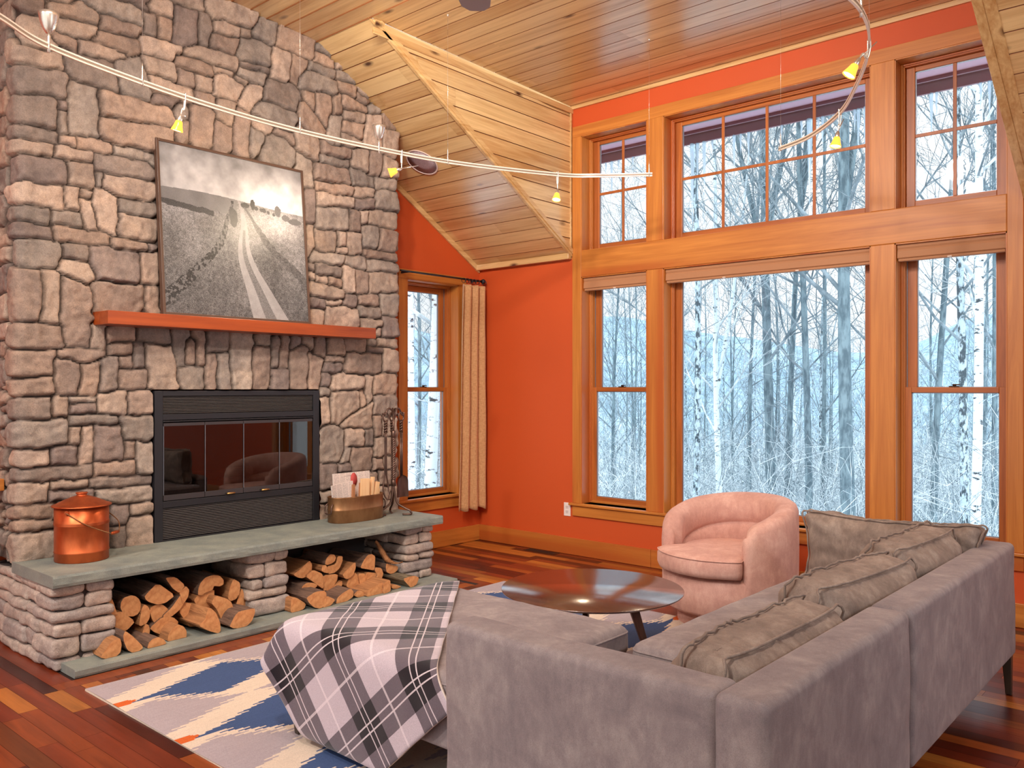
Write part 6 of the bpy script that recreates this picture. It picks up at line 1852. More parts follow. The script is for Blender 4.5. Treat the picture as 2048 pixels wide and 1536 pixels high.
idx = np.arange((NP + 1) ** 2).reshape(NP + 1, NP + 1)
Fp = np.stack([idx[:-1, :-1], idx[1:, :-1], idx[1:, 1:], idx[:-1, 1:]], -1).reshape(-1, 4)
me = bpy.data.meshes.new('photograph'); me.from_pydata(Vp.tolist(), [], Fp.tolist())
ca = me.color_attributes.new('print', 'FLOAT_COLOR', 'CORNER')
cc = np.repeat(PC.reshape(-1, 3), 4, axis=0); cc = np.concatenate([cc, np.ones((len(cc), 1))], 1)
ca.data.foreach_set('color', cc.astype(np.float32).ravel())
pmn = NT('photo_print'); at = pmn.n('ShaderNodeAttribute', attribute_name='print'); pmn.set(Base_Color=at.outputs['Color'], Roughness=0.35, Specular_IOR_Level=0.3)
me.materials.append(pmn.mat); me.update()
po = bpy.data.objects.new('photograph', me); SC.collection.objects.link(po); po.parent = pic
MB().box(-.030, -.010, .010, PW - .010, .010, PH - .010).build('backing_board', M['dark_matte'], pic)

# ------------------------------------------------------------------ curtain and rod
lin = NT('slubby_linen'); lv = lin.coord(); ln1 = lin.noise(lin.coord((30, 30, 420)), 1.0, 3, 0.7); ln2 = lin.noise(lin.coord((420, 420, 30)), 1.0, 3, 0.7)
lf = lin.math('ADD', lin.math('MULTIPLY', ln1, .5), lin.math('MULTIPLY', ln2, .5))
lin.set(Base_Color=lin.ramp(lf, [(0.36, srgb(168, 116, 70)), (0.64, srgb(222, 172, 122))]), Roughness=0.9, Sheen_Weight=0.2); lin.bump(lf, 0.3, 0.003)
cur = thing('curtain', 'tan slubby linen curtain gathered at the corner side of the gable window', 'curtain', (-5.425, 5.665, 2.40))
q = MB(); NU, NV_ = 90, 60
for j in range(NV_ + 1):
    t = j / NV_
    for i in range(NU + 1):
        s_ = i / NU
        wdt = 0.160 + 0.038 * t; y = (s_ - .5) * 2 * wdt - 0.018 - 0.018 * t
        fold = math.cos(s_ * math.pi * 2 * 3.4 + 0.5 * nz(t * 2, 0, 3)) * (0.026 - 0.006 * t) + 0.006 * nz(s_ * 9, t * 3, 1)
        z = -2.075 * t + (0.012 * math.sin(s_ * 19) * t if t > .99 else 0) + 0.004 * nz(s_ * 8, 2, 2)
        q.v.append((fold + 0.004 * nz(s_ * 30, t * 8, 7), y + 0.004 * nz(s_ * 6, t * 5, 4), z))
for j in range(NV_):
    for i in range(NU):
        p = j * (NU + 1) + i; q.f.append((p, p + 1, p + NU + 2, p + NU + 1)); q.m.append(0); q.sm.append(True)
o = q.build('cloth', lin.mat, cur); so = o.modifiers.new('thick', 'SOLIDIFY'); so.thickness = 0.004
q = MB(); q.box(-.036, .036, -.17, .165, -1.335, -1.329)
rod = thing('curtain_rod', 'black iron curtain rod with ball end above the gable window', 'curtain rod', (-5.425, 5.25, 2.447))
MB().tube([(0, -.50, 0), (0, .505, 0)], .0085, 12).build('rod', M['black'], rod)
MB().lathe([(.0, -.024), (.017, -.018), (.024, 0), (.017, .018), (0, .024)], 20, M=Matrix.Translation((0, .525, 0)) @ Matrix.Rotation(math.pi / 2, 4, 'X')).build('finial', M['black'], rod)
for y in (-.40, .46):
    MB().box(-.10, .0, -.006, .006, -.008, .008).build('bracket', M['black'], rod, loc=(0, y, 0))
for k in range(7):
    q = MB(); a_ = [Vector((.021 * math.cos(2 * math.pi * i / 18), 0, .021 * math.sin(2 * math.pi * i / 18) - .012)) for i in range(18)]
    q.tube(a_, .0025, 6, closed=True); o = q.build('curtain_ring', M['black'], cur); o.location = (0, -.150 + .046 * k, .047)
    o.rotation_euler = (0, 0, 0.35)

# ------------------------------------------------------------------ outlet and floor register
ou = thing('wall_outlet', 'white duplex wall outlet beside the window apron', 'outlet', (-4.490, YW, 0.389))
MB().box(-.036, .036, -.007, 0, -.0585, .0585).build('cover_plate', mat_plain('white_plastic', srgb(236, 222, 214), 0.4), ou, bevel=0.003)
for z in (-.021, .021):
    so_ = MB().box(-.017, .017, -.009, -.006, z - .014, z + .014).build('socket', mat_plain('ivory_plastic', srgb(222, 206, 198), 0.4), ou, bevel=0.004)
    q = MB(); q.box(-.008, -.006, -.0095, -.0088, z - .002, z + .007); q.box(.006, .008, -.0095, -.0088, z - .002, z + .007); q.box(-.002, .002, -.0095, -.0088, z - .010, z - .006); q.build('slot', M['dark_matte'], so_)
rg = thing('floor_register', 'small dark floor vent register along the baseboard', 'floor vent', (-4.72, 5.775, 0.0))
MB().box(-.17, .17, -.045, .045, 0.0004, .003).build('frame', mat_plain('brown_register', srgb(80, 50, 26), 0.4, 0.4), rg)
q = MB()
for i in range(20): q.box(-.155 + .0155 * i, -.149 + .0155 * i, -.035, .035, .003, .0045)
q.build('louvre', M['black'], rg)

# ------------------------------------------------------------------ wooden shelf that butts against the chimney side
o = MB().box(-5.545, -5.205, 0.60, 1.660, 0.878, 0.944).build('wall_shelf', M['fir_y'], bevel=0.004)
tag(o, 'thick fir shelf on the gable wall ending against the chimney side', 'shelf')

# ------------------------------------------------------------------ monorail lighting
TZ_ = 2.95
main_pts = [(-3.55, 0.85), (-3.80, 1.195), (-3.968, 1.44), (-4.095, 1.915), (-4.165, 2.40), (-4.177, 2.884), (-4.115, 3.426), (-3.985, 3.983), (-3.667, 4.667), (-3.458, 4.887), (-3.165, 5.105)]
side_pts = [(-2.229, 5.086), (-1.975, 4.945), (-1.683, 4.63), (-1.453, 4.232), (-1.299, 3.912), (-1.205, 3.641), (-1.164, 3.429), (-1.159, 3.25), (-1.18, 2.9), (-1.25, 2.5)]
def track(name, label, pts):
    P = catmull([(x, y, TZ_) for x, y in pts], 10); t = thing(name, label, 'track', tuple(P[len(P) // 2]), group='ceiling-hung light rails')
    c = P[len(P) // 2]
    for nm, zs_, hw, mt in (('rail_bar', (0.0052, 0.0130), .0048, 'rail'), ('rail_bar', (-0.0130, -0.0052), .0048, 'rail'), ('rail_core', (-0.0040, 0.0040), .0040, 'rail_mid')):
        q = MB(); n = len(P)
        for i, p in enumerate(P):
            d = (P[min(i + 1, n - 1)] - P[max(i - 1, 0)]).normalized(); s_ = Vector((-d.y, d.x, 0)) * hw; b = p - c
            q.v += [tuple(b - s_ + Vector((0, 0, zs_[0]))), tuple(b + s_ + Vector((0, 0, zs_[0]))), tuple(b + s_ + Vector((0, 0, zs_[1]))), tuple(b - s_ + Vector((0, 0, zs_[1])))]
        for i in range(n - 1):
            for k in range(4): q.f.append((i * 4 + k, i * 4 + (k + 1) % 4, (i + 1) * 4 + (k + 1) % 4, (i + 1) * 4 + k)[::-1]); q.m.append(0); q.sm.append(False)
        q.f += [(0, 1, 2, 3), tuple((n - 1) * 4 + k for k in (3, 2, 1, 0))]; q.m += [0, 0]; q.sm += [False, False]
        q.build(nm, M[mt], t)
    return t, P
M['rail_mid'] = mat_plain('rail_insulator', srgb(150, 130, 112), 0.4, 0.2)
tr1, PM = track('monorail_track', 'long curved metal light rail crossing before the stone chimney', main_pts)
tr2, PS = track('monorail_track', 'short curved metal light rail hanging before the upper windows', side_pts)
def near(P, x, y): return min(range(len(P)), key=lambda i: (P[i].x - x) ** 2 + (P[i].y - y) ** 2)
def ceil_z(x, y):
    if y <= 3.62: return 3.935 + rise * (3.62 - y)
    if -4.44 < x < -1.0: return 3.935 - 0.02 * (y - 3.62)
    return 3.935 - S * (y - 3.62)
HG = [(PM, -4.095, 1.915, 'rail hanger near the picture corner, second from the frame edge'), (PM, -4.177, 2.884, 'rail hanger above the framed picture'), (PM, -4.00, 3.95, 'rail hanger on a thin cable beside the grey ceiling disc'),
      (PM, -3.19, 5.085, 'rail hanger at the window end of the long rail'), (PS, -2.215, 5.08, 'rail hanger at the free end of the short rail'), (PS, -1.25, 3.78, 'rail hanger above the large amber lamp of the short rail')]
for P, x, y, lb in HG:
    p = P[near(P, x, y)]; t = thing('rail_hanger', lb, 'hanger', tuple(p), group='cable hangers of the light rails')
    MB().lathe([(0, -.018), (.0055, -.017), (.0065, .018), (.0052, .03), (.003, .075), (.0014, .095), (0, .096)], 12).build('ferrule', M['nickel'], t)
    cz = ceil_z(p.x, p.y) - p.z
    MB().tube([(0, 0, .09), (0, 0, cz - .004)], .0008, 5).build('cable', M['nickel'], t)
    MB().lathe([(0, -.012), (.006, -.012), (.008, -.004), (.008, 0), (0, 0)], 12, M=Matrix.Translation((0, 0, cz - .003))).build('ceiling_anchor', M['nickel'], t)
amb = NT('lit_amber_glass'); amb.set(Base_Color=srgb(240, 150, 40), Roughness=0.15, Emission_Color=(1.0, 0.42, 0.06, 1), Emission_Strength=1.6)
blb = NT('lit_halogen_bulb'); blb.set(Base_Color=(1, 1, 1, 1), Emission_Color=(1.0, 0.86, 0.62, 1), Emission_Strength=14.0)
def lamp_head(P, x, y, label, head_dir, drop, side=(0, 0), power=26, lever=None, k=1.0):
    p = P[near(P, x, y)]; t = thing('rail_lamp', label, 'lamp', tuple(p), group='amber glass lamps on the light rails')
    s0 = Vector((side[0], side[1], -drop)); d = Vector(head_dir).normalized()
    q = MB()
    for o_ in (-.006, .006):
        q.tube(catmull([Vector((o_, 0, .022)), Vector((o_, 0, -.02)), Vector((o_ * .6, 0, -.045)) + s0 * .25, s0 * .62 + Vector((o_ * .4, 0, 0)), s0], 5), .0030, 7)
    q.build('stem', M['nickel'], t)
    rot = d.to_track_quat('Z', 'Y').to_matrix().to_4x4(); MM = Matrix.Translation(s0) @ rot
    MB().lathe([(0, -.004), (.006, -.002), (.011, .014), (.0135, .030), (.012, .034), (0, .034)], 18, M=MM).build('socket', M['nickel'], t)
    sh = MB().lathe([(.012, .028), (.0175, .036), (.022, .056), (.030, .080), (.0305, .084), (.0290, .084), (.021, .058), (.0162, .038), (.011, .031)], 28, M=MM).build('amber_shade', amb.mat, t)
    sh['label'] = 'glowing amber glass shade'
    MB().lathe([(0, .036), (.012, .040), (.021, .062), (.0265, .079), (.020, .082), (0, .083)], 24, M=MM).build('bulb', blb.mat, t)
    lv_ = Vector(lever) if lever else Vector((0.01, 0.01, -.02))
    MB().tube([s0, s0 + lv_], .0026, 7).build('aiming_lever', M['nickel'], t)
    L_ = bpy.data.lights.new('lamp_beam', 'SPOT'); L_.energy = power; L_.color = (1.0, 0.80, 0.56); L_.spot_size = math.radians(140); L_.spot_blend = 1.0; L_.shadow_soft_size = 0.06
    lo = bpy.data.objects.new('lamp_beam', L_); SC.collection.objects.link(lo); lo.parent = t
    lo.location = s0 + d * 0.09; lo.rotation_euler = (-d).to_track_quat('Z', 'Y').to_euler()
    return t
lamp_head(PM, -4.159, 2.135, 'amber lamp hanging from the long rail just above the picture corner', (-.28, -.12, -1), .092, (-.015, -.015), 16, (.03, .01, -.012))
lamp_head(PM, -4.075, 3.60, 'amber lamp tilted sideways at the chimney, beside the grey ceiling disc', (-.62, -.62, -.32), .098, (0, 0), 44, (.075, .075, .022))
lamp_head(PM, -3.667, 4.667, 'amber lamp pointing down in front of the pine side wall', (.10, -.30, -1), .105, (0, 0), 26)
lamp_head(PS, -1.26, 3.80, 'large amber lamp high on the short rail with a raised lever', (-.42, -.20, -.72), .062, (-.030, -.030), 26, (.055, .055, .075))
lamp_head(PS, -1.675, 4.62, 'amber lamp hanging below the short rail before the window', (-.12, -.14, -1), .105, (-.008, -.008), 26, (.022, .022, .070))
def cup(P, x, y, label, k=1.0):
    p = P[near(P, x, y)]; t = thing('rail_uplight', label, 'uplight', tuple(p), group='metal cup uplights on the rails')
    MB().lathe([(0, -.030), (.0055, -.028), (.0065, 0), (.0065, .040), (.005, .058), (0, .058)], 14).build('stem', M['nickel'], t)
    MB().lathe([(0, .052), (.012, .056), (.024, .074), (.034, .100), (.0405, .130), (.0425, .145), (.0405, .145), (.036, .118), (.022, .080), (0, .066)], 36).build('metal_cup', M['nickel'], t)
    MB().lathe([(0, .078), (.012, .082), (.014, .100), (0, .106)], 16).build('bulb', blb.mat, t)
    L_ = bpy.data.lights.new('uplight_beam', 'SPOT'); L_.energy = 9; L_.color = (1.0, 0.82, 0.60); L_.spot_size = math.radians(130); L_.spot_blend = 0.8; L_.shadow_soft_size = 0.03
    lo = bpy.data.objects.new('uplight_beam', L_); SC.collection.objects.link(lo); lo.parent = t; lo.location = (0, 0, .15); lo.rotation_euler = (math.pi, 0, 0)
cup(PM, -3.966, 1.44, 'shiny metal cup uplight at the outer end of the long rail')
cup(PM, -4.115, 3.426, 'shiny metal cup uplight on the long rail beyond the picture')
cup(PS, -1.163, 3.42, 'shiny metal cup uplight on the short rail close under the ceiling')

# ------------------------------------------------------------------ in-ceiling speaker on the slope, ceiling fan
nrm_s = Vector((0, -S, -1)).normalized()
sp = thing('ceiling_speaker', 'round grey speaker grille flush in the sloping pine ceiling', 'speaker', tuple(Vector((-5.09, 4.69, 3.935 - S * (4.69 - 3.62))) + nrm_s * 0.002))
sp.rotation_euler = nrm_s.to_track_quat('Z', 'Y').to_euler()
MB().lathe([(.128, 0), (.128, .004), (.140, .006), (.142, 0)], 56).build('rim', mat_plain('pale_rim', srgb(226, 200, 190), 0.4), sp)
gr = NT('speaker_mesh'); gv = gr.n('ShaderNodeTexVoronoi'); gr.l(gr.coord((260, 260, 1)), gv.inputs['Vector']); gv.inputs['Scale'].default_value = 1.0
gr.set(Base_Color=gr.ramp(gv.outputs['Distance'], [(0.2, srgb(110, 92, 98)), (0.5, srgb(176, 150, 152))]), Roughness=0.5)
MB().lathe([(0, .0045), (.06, .0042), (.128, .0030)], 56).build('grille', gr.mat, sp)
fan = thing('ceiling_fan', 'grey bladed ceiling fan hung from the pine ceiling near the viewer', 'ceiling fan', (-2.235, 2.330, 3.20))
cz = ceil_z(-2.235, 2.33) - 3.20
MB().tube([(0, 0, .08), (0, 0, cz)], .013, 12).build('downrod', M['nickel'], fan)
MB().lathe([(0, -.09), (.06, -.085), (.10, -.05), (.11, .02), (.09, .07), (.03, .10), (0, .10)], 32).build('motor', M['nickel'], fan)
MB().lathe([(0, cz - .07), (.05, cz - .06), (.07, cz - .004), (0, cz - .003)], 32).build('canopy', M['nickel'], fan)
ab = math.atan2(2.83 - 2.33, -2.71 + 2.235); gm = mat_plain('grey_blade', srgb(160, 146, 142), 0.45)
for k in range(5):
    q = MB(); outl = [(.10, -.035), (.16, -.055), (.50, -.074), (.62, -.070), (.668, -.045), (.680, -.020), (.690, .025), (.655, .062), (.60, .074), (.50, .074), (.16, .055), (.10, .035)]
    q.prism([(x, y, -.003) for x, y in outl], (0, 0, .006)); o = q.build('blade', gm, fan, bevel=0.002); o.rotation_euler = (0.12, 0, ab + k * 2 * math.pi / 5)
    q = MB().box(.05, .16, -.018, .018, -.008, -.003); o = q.build('blade_bracket', M['nickel'], fan); o.rotation_euler = (0.12, 0, ab + k * 2 * math.pi / 5)
# ------------------------------------------------------------------ outside: eave, icicles
o = MB().box(-5.2, -0.4, 6.05, 6.50, 3.665, 3.685).build('soffit', M['mauve']); struct(o, 'mauve painted roof soffit outside the upper windows')
o = MB().box(-5.2, -0.4, 6.585, 6.61, 3.585, 3.74).build('fascia', M['dark_mauve']); struct(o, 'dark roof edge board with icicles')
o = MB().box(-5.2, -0.4, 6.48, 6.50, 3.640, 3.665).build('soffit_strip', M['dark_mauve']); struct(o)
q = MB()
x = -5.15
while x < -0.42: q.box(x, x + .004, 6.50, 6.585, 3.668, 3.672); x += .035
for y in (6.515, 6.54, 6.565): q.box(-5.2, -0.4, y, y + .003, 3.668, 3.672)
o = q.build('vent_mesh', M['alu']); struct(o, 'wire vent mesh along the soffit')
o = MB().box(-5.2, -0.4, 6.50, 6.60, 3.73, 3.75).build('soffit_backing', mat_plain('vent_dark', srgb(70, 62, 66), 0.9)); struct(o)
for xx, lb in ((-3.80, 'small white soffit light fixture outside the corner-side upper window'), (-1.30, 'small white soffit light fixture outside the far upper window')):
    t = thing('soffit_light', lb, 'light fixture', (xx, 6.16, 3.662), group='soffit light fixtures')
    MB().box(-.06, .10, -.035, .035, -.02, 0).build('housing', mat_plain('white_metal', srgb(226, 230, 236), 0.5), t, bevel=0.004)
    MB().box(-.045, .085, -.022, .022, -.023, -.020).build('lens', mat_plain('glass_lens', srgb(170, 186, 200), 0.2), t)
# lower eave beside the bay, seen through the corner-side upper window
q = MB(); q.prism([(-6.6, 6.10, 2.80), (-6.6, 6.62, 2.52), (-6.6, 6.62, 2.64), (-6.6, 6.10, 2.93)], (2.02, 0, 0))
o = q.build('lower_eave', M['dark_mauve']); struct(o, 'dark lower roof edge outside the corner-side window')
q = MB(); q.prism([(-6.12, 4.98, 2.62), (-6.12, 5.28, 2.62), (-6.12, 5.16, 2.33), (-6.12, 4.98, 2.16)], (-.08, 0, 0))
o = q.build('eave_bracket', M['dark_mauve']); struct(o, 'dark eave bracket outside the gable window')
ice = NT('clear_ice'); ice.t.nodes.remove(ice.bsdf)
t1 = ice.n('ShaderNodeBsdfTransparent'); t1.inputs[0].default_value = (0.80, 0.90, 0.96, 1)
t2 = ice.n('ShaderNodeBsdfGlossy'); t2.inputs['Roughness'].default_value = 0.12
t3 = ice.n('ShaderNodeBsdfTranslucent'); t3.inputs[0].default_value = (0.85, 0.95, 1.0, 1)
m1 = ice.n('ShaderNodeMixShader'); m1.inputs[0].default_value = 0.35; ice.l(t1.outputs[0], m1.inputs[1]); ice.l(t2.outputs[0], m1.inputs[2])
m2 = ice.n('ShaderNodeMixShader'); m2.inputs[0].default_value = 0.35; ice.l(m1.outputs[0], m2.inputs[1]); ice.l(t3.outputs[0], m2.inputs[2]); ice.l(m2.outputs[0], ice.out.inputs[0])
ri = random.Random(31)
ice_x = [-4.60, -4.52, -4.44, -4.30, -4.10, -4.00, -3.93, -3.86, -3.68, -3.62, -3.55, -3.50, -3.28, -3.22, -3.16, -2.86, -2.70, -2.64, -2.58, -2.52, -2.30, -2.24, -2.20, -2.0, -1.93, -1.75, -1.70, -1.42, -1.36, -1.30, -1.22]
for i, x in enumerate(ice_x):
    L_ = ri.choice([.12, .18, .25, .34, .5, .72]); r0 = .006 + L_ * .022
    q = MB(); pts = []; rs = []
    for k in range(9):
        t_ = k / 8; pts.append((0.006 * nz(i, t_ * 5), 0, -L_ * t_)); rs.append(r0 * (1 - t_) ** 0.8 * (1 + .15 * nz(t_ * 14, i)) + .0008)
    q.tube(pts, rs, 8); o = q.build('icicle', ice.mat, loc=(x + ri.uniform(-.02, .02), 6.597, 3.588))
    tag(o, 'clear icicle hanging from the roof edge outside the upper windows', 'icicle', 'icicles on the roof edge')

# ------------------------------------------------------------------ snowy ground and wooded hills
def ground(x, y):
    r = math.hypot(x, y); a = math.atan2(x, y)
    z = -1.7 - 6.5 * (1 - math.exp(-max(0, r - 10) / 38.0))
    if r > 110:
        t = min(1, (r - 110) / 260.0); t = t * t * (3 - 2 * t)
        # ridge heights vary with direction; 0.75 is the middle of the picture window
        pk = 27 + 8 * math.sin(a * 5.3 + 0.9) + 5 * math.sin(a * 13 + 2)
        pk += 11 * math.exp(-((a + 0.62) / .09) ** 2) + 8 * math.exp(-((a + 0.215) / .05) ** 2)
        z += t * (pk + 6.5)
    return z + 0.25 * nz(x * .12, y * .12, 3) + (1.6 * nz(x * .03, y * .03, 8) if r > 90 else 0)
q = MB(); NR, NA_ = 90, 120
for i in range(NR + 1):
    r = 7.4 + 400 * (i / NR) ** 2.2
    for j in range(NA_ + 1):
        a = math.radians(-85 + 120 * j / NA_); x, y = r * math.sin(a), r * math.cos(a); q.v.append((x, y, ground(x, y)))
for i in range(NR):
    for j in range(NA_):
        p = i * (NA_ + 1) + j; q.f.append((p, p + NA_ + 1, p + NA_ + 2, p + 1)); q.m.append(0); q.sm.append(True)
gm_ = NT('snow_and_far_woods'); tc = gm_.n('ShaderNodeTexCoord'); sx2 = gm_.n('ShaderNodeVectorMath', operation='LENGTH'); gm_.l(tc.outputs['Object'], sx2.inputs[0])
farm = gm_.ramp(gm_.math('DIVIDE', sx2.outputs['Value'], 400.0), [(0.20, (0, 0, 0, 1)), (0.33, (1, 1, 1, 1))])
w1 = gm_.noise(gm_.coord((1, 1, .16)), 0.55, 6, 0.75, 0.6); w2 = gm_.noise(gm_.coord((.05, .05, .05)), 1.0, 4, 0.6)
woods = gm_.ramp(gm_.math('ADD', gm_.math('MULTIPLY', w1, .6), gm_.math('MULTIPLY', w2, .4)), [(0.36, srgb(92, 114, 128)), (0.5, srgb(122, 144, 158)), (0.66, srgb(160, 178, 188))])  # haze of the distance is put into this blue-grey
snow = gm_.ramp(gm_.noise(gm_.coord(), .9, 5, .6), [(0.35, srgb(186, 204, 214)), (0.6, srgb(226, 236, 242))])
gm_.set(Base_Color=gm_.mix(farm, snow, woods), Roughness=0.9, Specular_IOR_Level=0.1)
o = q.build('snowy_ground', gm_.mat); tag(o, None, None, kind='structure')

# ------------------------------------------------------------------ bare winter trees, haze put into their pale blue-grey
def bark2(name, d, l_, scale=(10, 10, 3), lo=.4, hi=.6):
    m = NT(name); v = m.coord(scale); n1 = m.noise(v, 1.0, 4, .65)
    m.set(Base_Color=m.ramp(n1, [(lo, d), (hi, l_)]), Roughness=0.95, Specular_IOR_Level=0.1); return m.mat
M['maple'] = bark2('grey_maple_bark', srgb(88, 104, 112), srgb(132, 150, 156))
M['birch'] = bark2('white_birch_bark', srgb(70, 76, 80), srgb(222, 232, 238), (6, 6, 16), .36, .43)
M['mottled'] = bark2('mottled_snowy_bark', srgb(74, 84, 90), srgb(188, 204, 212), (14, 14, 7), .44, .54)
M['frost_haze'] = bark2('frost_haze_twig', srgb(160, 170, 174), srgb(222, 228, 230), (3, 3, 3))  # distance haze painted into the pale twig colour, along with frost
M['twig'] = bark2('bare_twig', srgb(104, 116, 122), srgb(150, 162, 168), (3, 3, 3))
def grow_tree(name_seed, H_, dia, kind, lean=0.0, n1=20, n2=6, n3=4, fork=None, first=0.30, sides=7, spread=0.75):
    rd = random.Random(name_seed); tk, br = MB(), MB()
    bend = [rd.uniform(-.5, .5) for _ in range(4)]; la = rd.uniform(0, 6.28)
    def trunk_pt(t): return Vector((lean * H_ * t ** 1.15 + 0.012 * H_ * math.sin(t * 5 + bend[0] * 6) * t, 0.010 * H_ * math.sin(t * 4 + bend[1] * 6) * t, H_ * t))
    NS = 16; pts = [trunk_pt(i / NS) for i in range(NS + 1)]
    rad_ = lambda t: dia / 2 * (1 - t) ** 0.72 * (1 + .35 * math.exp(-t * 26)) + .008
    tk.tube(pts, [rad_(i / NS) for i in range(NS + 1)], sides, caps=False)
    def branch(p, d, L_, r, lvl):
        n = 5 if lvl == 1 else (3 if lvl == 2 else 2); P = [p]; dd = d.copy(); pos = p.copy()
        for i in range(n):
            dd = (dd + Vector((rd.uniform(-.16, .16), rd.uniform(-.16, .16), rd.uniform(-.04, .14) if lvl < 3 else rd.uniform(-.1, .1)))).normalized()
            pos = pos + dd * (L_ / n); P.append(pos.copy())
        br.tube(P, [max(r * (1 - .8 * i / n), .0035) for i in range(n + 1)], 5 if lvl == 1 else 3, caps=False, mi=0)
        if lvl >= 3: return
        m_ = n2 if lvl == 1 else n3
        for k in range(m_):
            t = rd.uniform(.22, 1.0); i = min(int(t * n), n - 1); q_ = P[i].lerp(P[i + 1], t * n - i)
            ax = dd.cross(Vector((rd.uniform(-1, 1), rd.uniform(-1, 1), rd.uniform(-1, 1)))).normalized()
            nd = (Matrix.Rotation(math.radians(rd.uniform(22, 52)), 3, ax) @ (P[i + 1] - P[i]).normalized())
            branch(q_, nd, L_ * rd.uniform(.34, .6) * (1.1 - .4 * t), max(r * .42, .004), lvl + 1)
    if fork:
        for (t0, ax_, L_) in fork:
            p = trunk_pt(t0); branch_pts = [p]; d = Vector((math.sin(ax_), 0.1, math.cos(ax_))).normalized(); pos = p.copy()
            for i in range(9):
                d = (d + Vector((-.03 * math.sin(ax_), 0, .05))).normalized(); pos = pos + d * L_ / 9; branch_pts.append(pos.copy())
            tk.tube(branch_pts, [rad_(t0) * .72 * (1 - i / 9.5) ** .8 + .006 for i in range(10)], 6, caps=False)
            for k in range(8):
                i = rd.randint(2, 8); a = rd.uniform(0, 6.28)
                branch(branch_pts[i], Vector((math.cos(a) * .7, math.sin(a) * .7, rd.uniform(.5, 1.2))).normalized(), L_ * rd.uniform(.2, .35), rad_(t0) * .25, 1)
    for k in range(n1):
        t = first + (1 - first) * ((k + rd.random()) / n1) ** 0.9; t = min(t, .985); a = rd.uniform(0, 6.28); up = rd.uniform(.55, 1.35)
        d = Vector((math.cos(a) * spread, math.sin(a) * spread, up * (.6 + .5 * t))).normalized()
        branch(trunk_pt(t), d, H_ * rd.uniform(.16, .30) * (1.12 - .65 * t), max(rad_(t) * .42, .006), 1)
    # a few low dead twigs
    for k in range(5):
        t = rd.uniform(.08, first); a = rd.uniform(0, 6.28); branch(trunk_pt(t), Vector((math.cos(a), math.sin(a), rd.uniform(-.1, .4))).normalized(), H_ * rd.uniform(.05, .10), .009, 2)
    return tk, br
def mesh_pair(seed, H_, dia, kind, **kw):
    tk, br = grow_tree(seed, H_, dia, kind, **kw)
    a = tk.build('trunk', M[kind]); b = br.build('branches', M['twig'] if kind != 'birch' else M['frost_haze'])
    return a, b
def place_tree(pair, u, r, label, name, rot=0.0, s=1.0, group=None, first_use=None):
    d = ray(u, HZ); d.z = 0; p = d.normalized() * r
    z = ground(p.x, p.y)
    t = thing(name, label, 'tree', (p.x, p.y, z - 0.05), (0, 0, rot), group=group); t.scale = (s, s, s)
    for o in pair:
        if o.parent is None: o.parent = t
        else:
            c = o.copy(); SC.collection.objects.link(c); c.parent = t
    return t
UP = YAW   # local x axis turned across the view, so leans read sideways
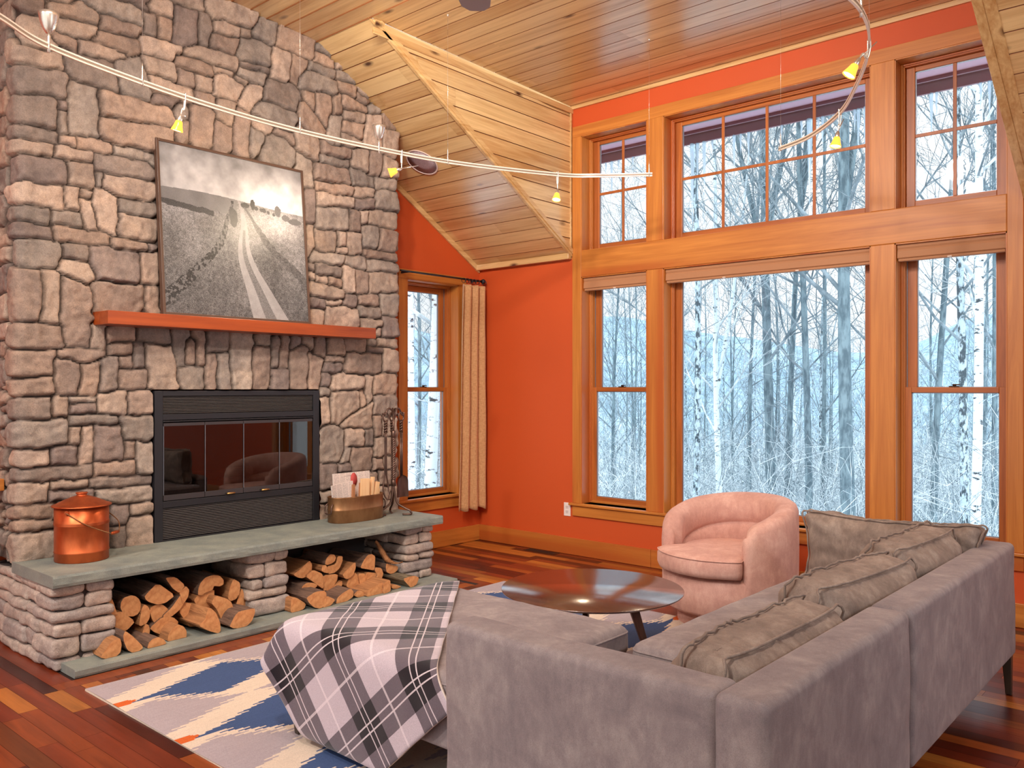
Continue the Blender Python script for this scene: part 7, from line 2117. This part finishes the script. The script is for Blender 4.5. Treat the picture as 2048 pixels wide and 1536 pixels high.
NEAR = [  # u, distance, height, diameter, bark, lean, seed, forks, name, label
 (1390, 17.5, 17, .13, 'mottled', .000, 101, None, 'mottled_tree', 'slim mottled trunk close to the inner edge of the picture window'),
 (1447, 19.0, 13, .14, 'birch', -.035, 102, [(.34, .22, 6.5)], 'birch_tree', 'forked white birch in the picture window, behind the armchair'),
 (1543, 20.0, 19, .24, 'maple', -.005, 103, [(.42, .26, 8), (.40, -.24, 7)], 'maple_tree', 'grey maple with three upward forks in the middle of the picture window'),
 (1567, 21.0, 17, .15, 'maple', .055, 104, None, 'maple_tree', 'slanting slim maple beside the three-forked one'),
 (1618, 18.5, 18, .15, 'maple', -.008, 105, [(.45, .2, 6)], 'maple_tree', 'straight grey maple between the forked maple and the thick trunk'),
 (1640, 24.0, 17, .13, 'maple', .02, 106, None, 'maple_tree', 'thin farther maple just before the thick trunk'),
 (1702, 16.0, 19, .25, 'maple', -.022, 107, [(.38, .20, 8)], 'maple_tree', 'thickest mottled grey trunk, by the outer post of the picture window'),
 (1500, 25.0, 16, .10, 'maple', .01, 108, None, 'maple_tree', 'thin distant maple between birch and forked maple'),
 (1862, 20.0, 16, .15, 'maple', .045, 109, None, 'maple_tree', 'leaning grey maple in the window behind the sofa'),
 (1928, 16.0, 18, .14, 'mottled', .004, 110, None, 'mottled_tree', 'upright mottled trunk in the window behind the sofa'),
 (1943, 15.0, 17, .15, 'birch', .030, 111, None, 'birch_tree', 'white birch in the window behind the sofa'),
 (1990, 21.0, 17, .12, 'maple', -.01, 112, None, 'maple_tree', 'thin grey maple at the outer edge of the window behind the sofa'),
 (1226, 27.0, 12.5, .11, 'maple', .012, 113, None, 'maple_tree', 'slim maple in the narrow window nearest the corner'),
 (1268, 31.0, 12, .10, 'maple', .0, 114, None, 'maple_tree', 'farther slim maple in the corner-side narrow window'),
 (1330, 22.0, 16, .12, 'maple', .0, 115, None, 'maple_tree', 'slim maple hidden partly by the post beside the picture window'),
 (1760, 19.0, 18, .16, 'maple', .01, 116, None, 'maple_tree', 'maple partly hidden by the post behind the sofa'),
 (2035, 18.0, 17, .16, 'maple', -.03, 117, None, 'maple_tree', 'maple standing beyond the frame-side window casing'),
 (848, 13.0, 15, .20, 'birch', .045, 118, None, 'birch_tree', 'thick leaning white birch in the gable window'),
 (823, 16.0, 15, .14, 'birch', .01, 119, None, 'birch_tree', 'second slimmer birch in the gable window, by the chimney side'),
 (866, 18.0, 14, .15, 'maple', -.01, 120, None, 'maple_tree', 'dark maple behind the birches in the gable window'),
 (888, 21.0, 14, .13, 'maple', .02, 121, None, 'maple_tree', 'slim maple next to the curtain in the gable window'),
 (835, 24.0, 14, .12, 'maple', .0, 122, None, 'maple_tree', 'distant maple seen between the birches of the gable window'),
]
for (u, r, H_, dia, kind, lean, seed, fork, nm, lb) in NEAR:
    pr = mesh_pair(seed, H_, dia, kind, lean=lean, fork=fork, n1=26, n2=7, n3=4, first=.26)
    place_tree(pr, u, r, lb, nm, rot=UP)
# woods farther back: five kinds of tree, copied
kinds = [mesh_pair(201 + k, 10.5 + k, .12, ('maple', 'maple', 'birch', 'mottled', 'maple')[k], n1=20, n2=5, n3=3, first=.22, sides=5, spread=.62) for k in range(5)]
rt = random.Random(77)
for i in range(170):
    u = rt.uniform(1170, 2060) if i % 6 else rt.uniform(800, 915)
    r = 26 + 75 * rt.random() ** 1.2
    place_tree(kinds[rt.randrange(5)], u, r, 'bare winter tree in the dense woods beyond the nearer trunks', 'forest_tree', rot=rt.uniform(0, 6.28), s=rt.uniform(.55, 1.0), group='bare trees of the woods')
# hazy frosted undergrowth: nobody could count it
q = MB(); ru = random.Random(5)
def sprig(p, H_, r, n=2):
    d = Vector((ru.uniform(-.5, .5), ru.uniform(-.5, .5), ru.uniform(.6, 1.2))).normalized(); P = [p]; pos = p.copy()
    for i in range(4):
        d = (d + Vector((ru.uniform(-.22, .22), ru.uniform(-.22, .22), ru.uniform(-.12, .16)))).normalized(); pos = pos + d * H_ / 4; P.append(pos.copy())
    mi = 0 if ru.random() < .6 else 1
    q.tube(P, [r, r * .8, r * .65, r * .45, r * .25], 3, caps=False, mi=mi)
    if n:
        for k in range(4):
            i = ru.randint(1, 3); a = ru.uniform(0, 6.28); dd = Vector((math.cos(a), math.sin(a), ru.uniform(.1, .9))).normalized()
            e = P[i] + dd * H_ * ru.uniform(.2, .42); q.tube([P[i], P[i].lerp(e, .5) + Vector((0, 0, .03 * H_)), e], [r * .55, r * .4, r * .2], 3, caps=False, mi=mi)
for i in range(5200):
    u = ru.uniform(1150, 2080) if i % 7 else ru.uniform(795, 920)
    r = 12.5 + 34 * ru.random() ** 0.8
    d = ray(u, HZ); d.z = 0; p = d.normalized() * r; p.z = ground(p.x, p.y) - .05
    sprig(p, ru.uniform(1.2, 4.2) * (0.6 + r / 45), .006 + r * .00022)
o = q.build('undergrowth', [M['frost_haze'], M['twig']]); tag(o, 'tangled hazy frosted brush and saplings filling the slope below the trees', 'brush', kind='stuff')
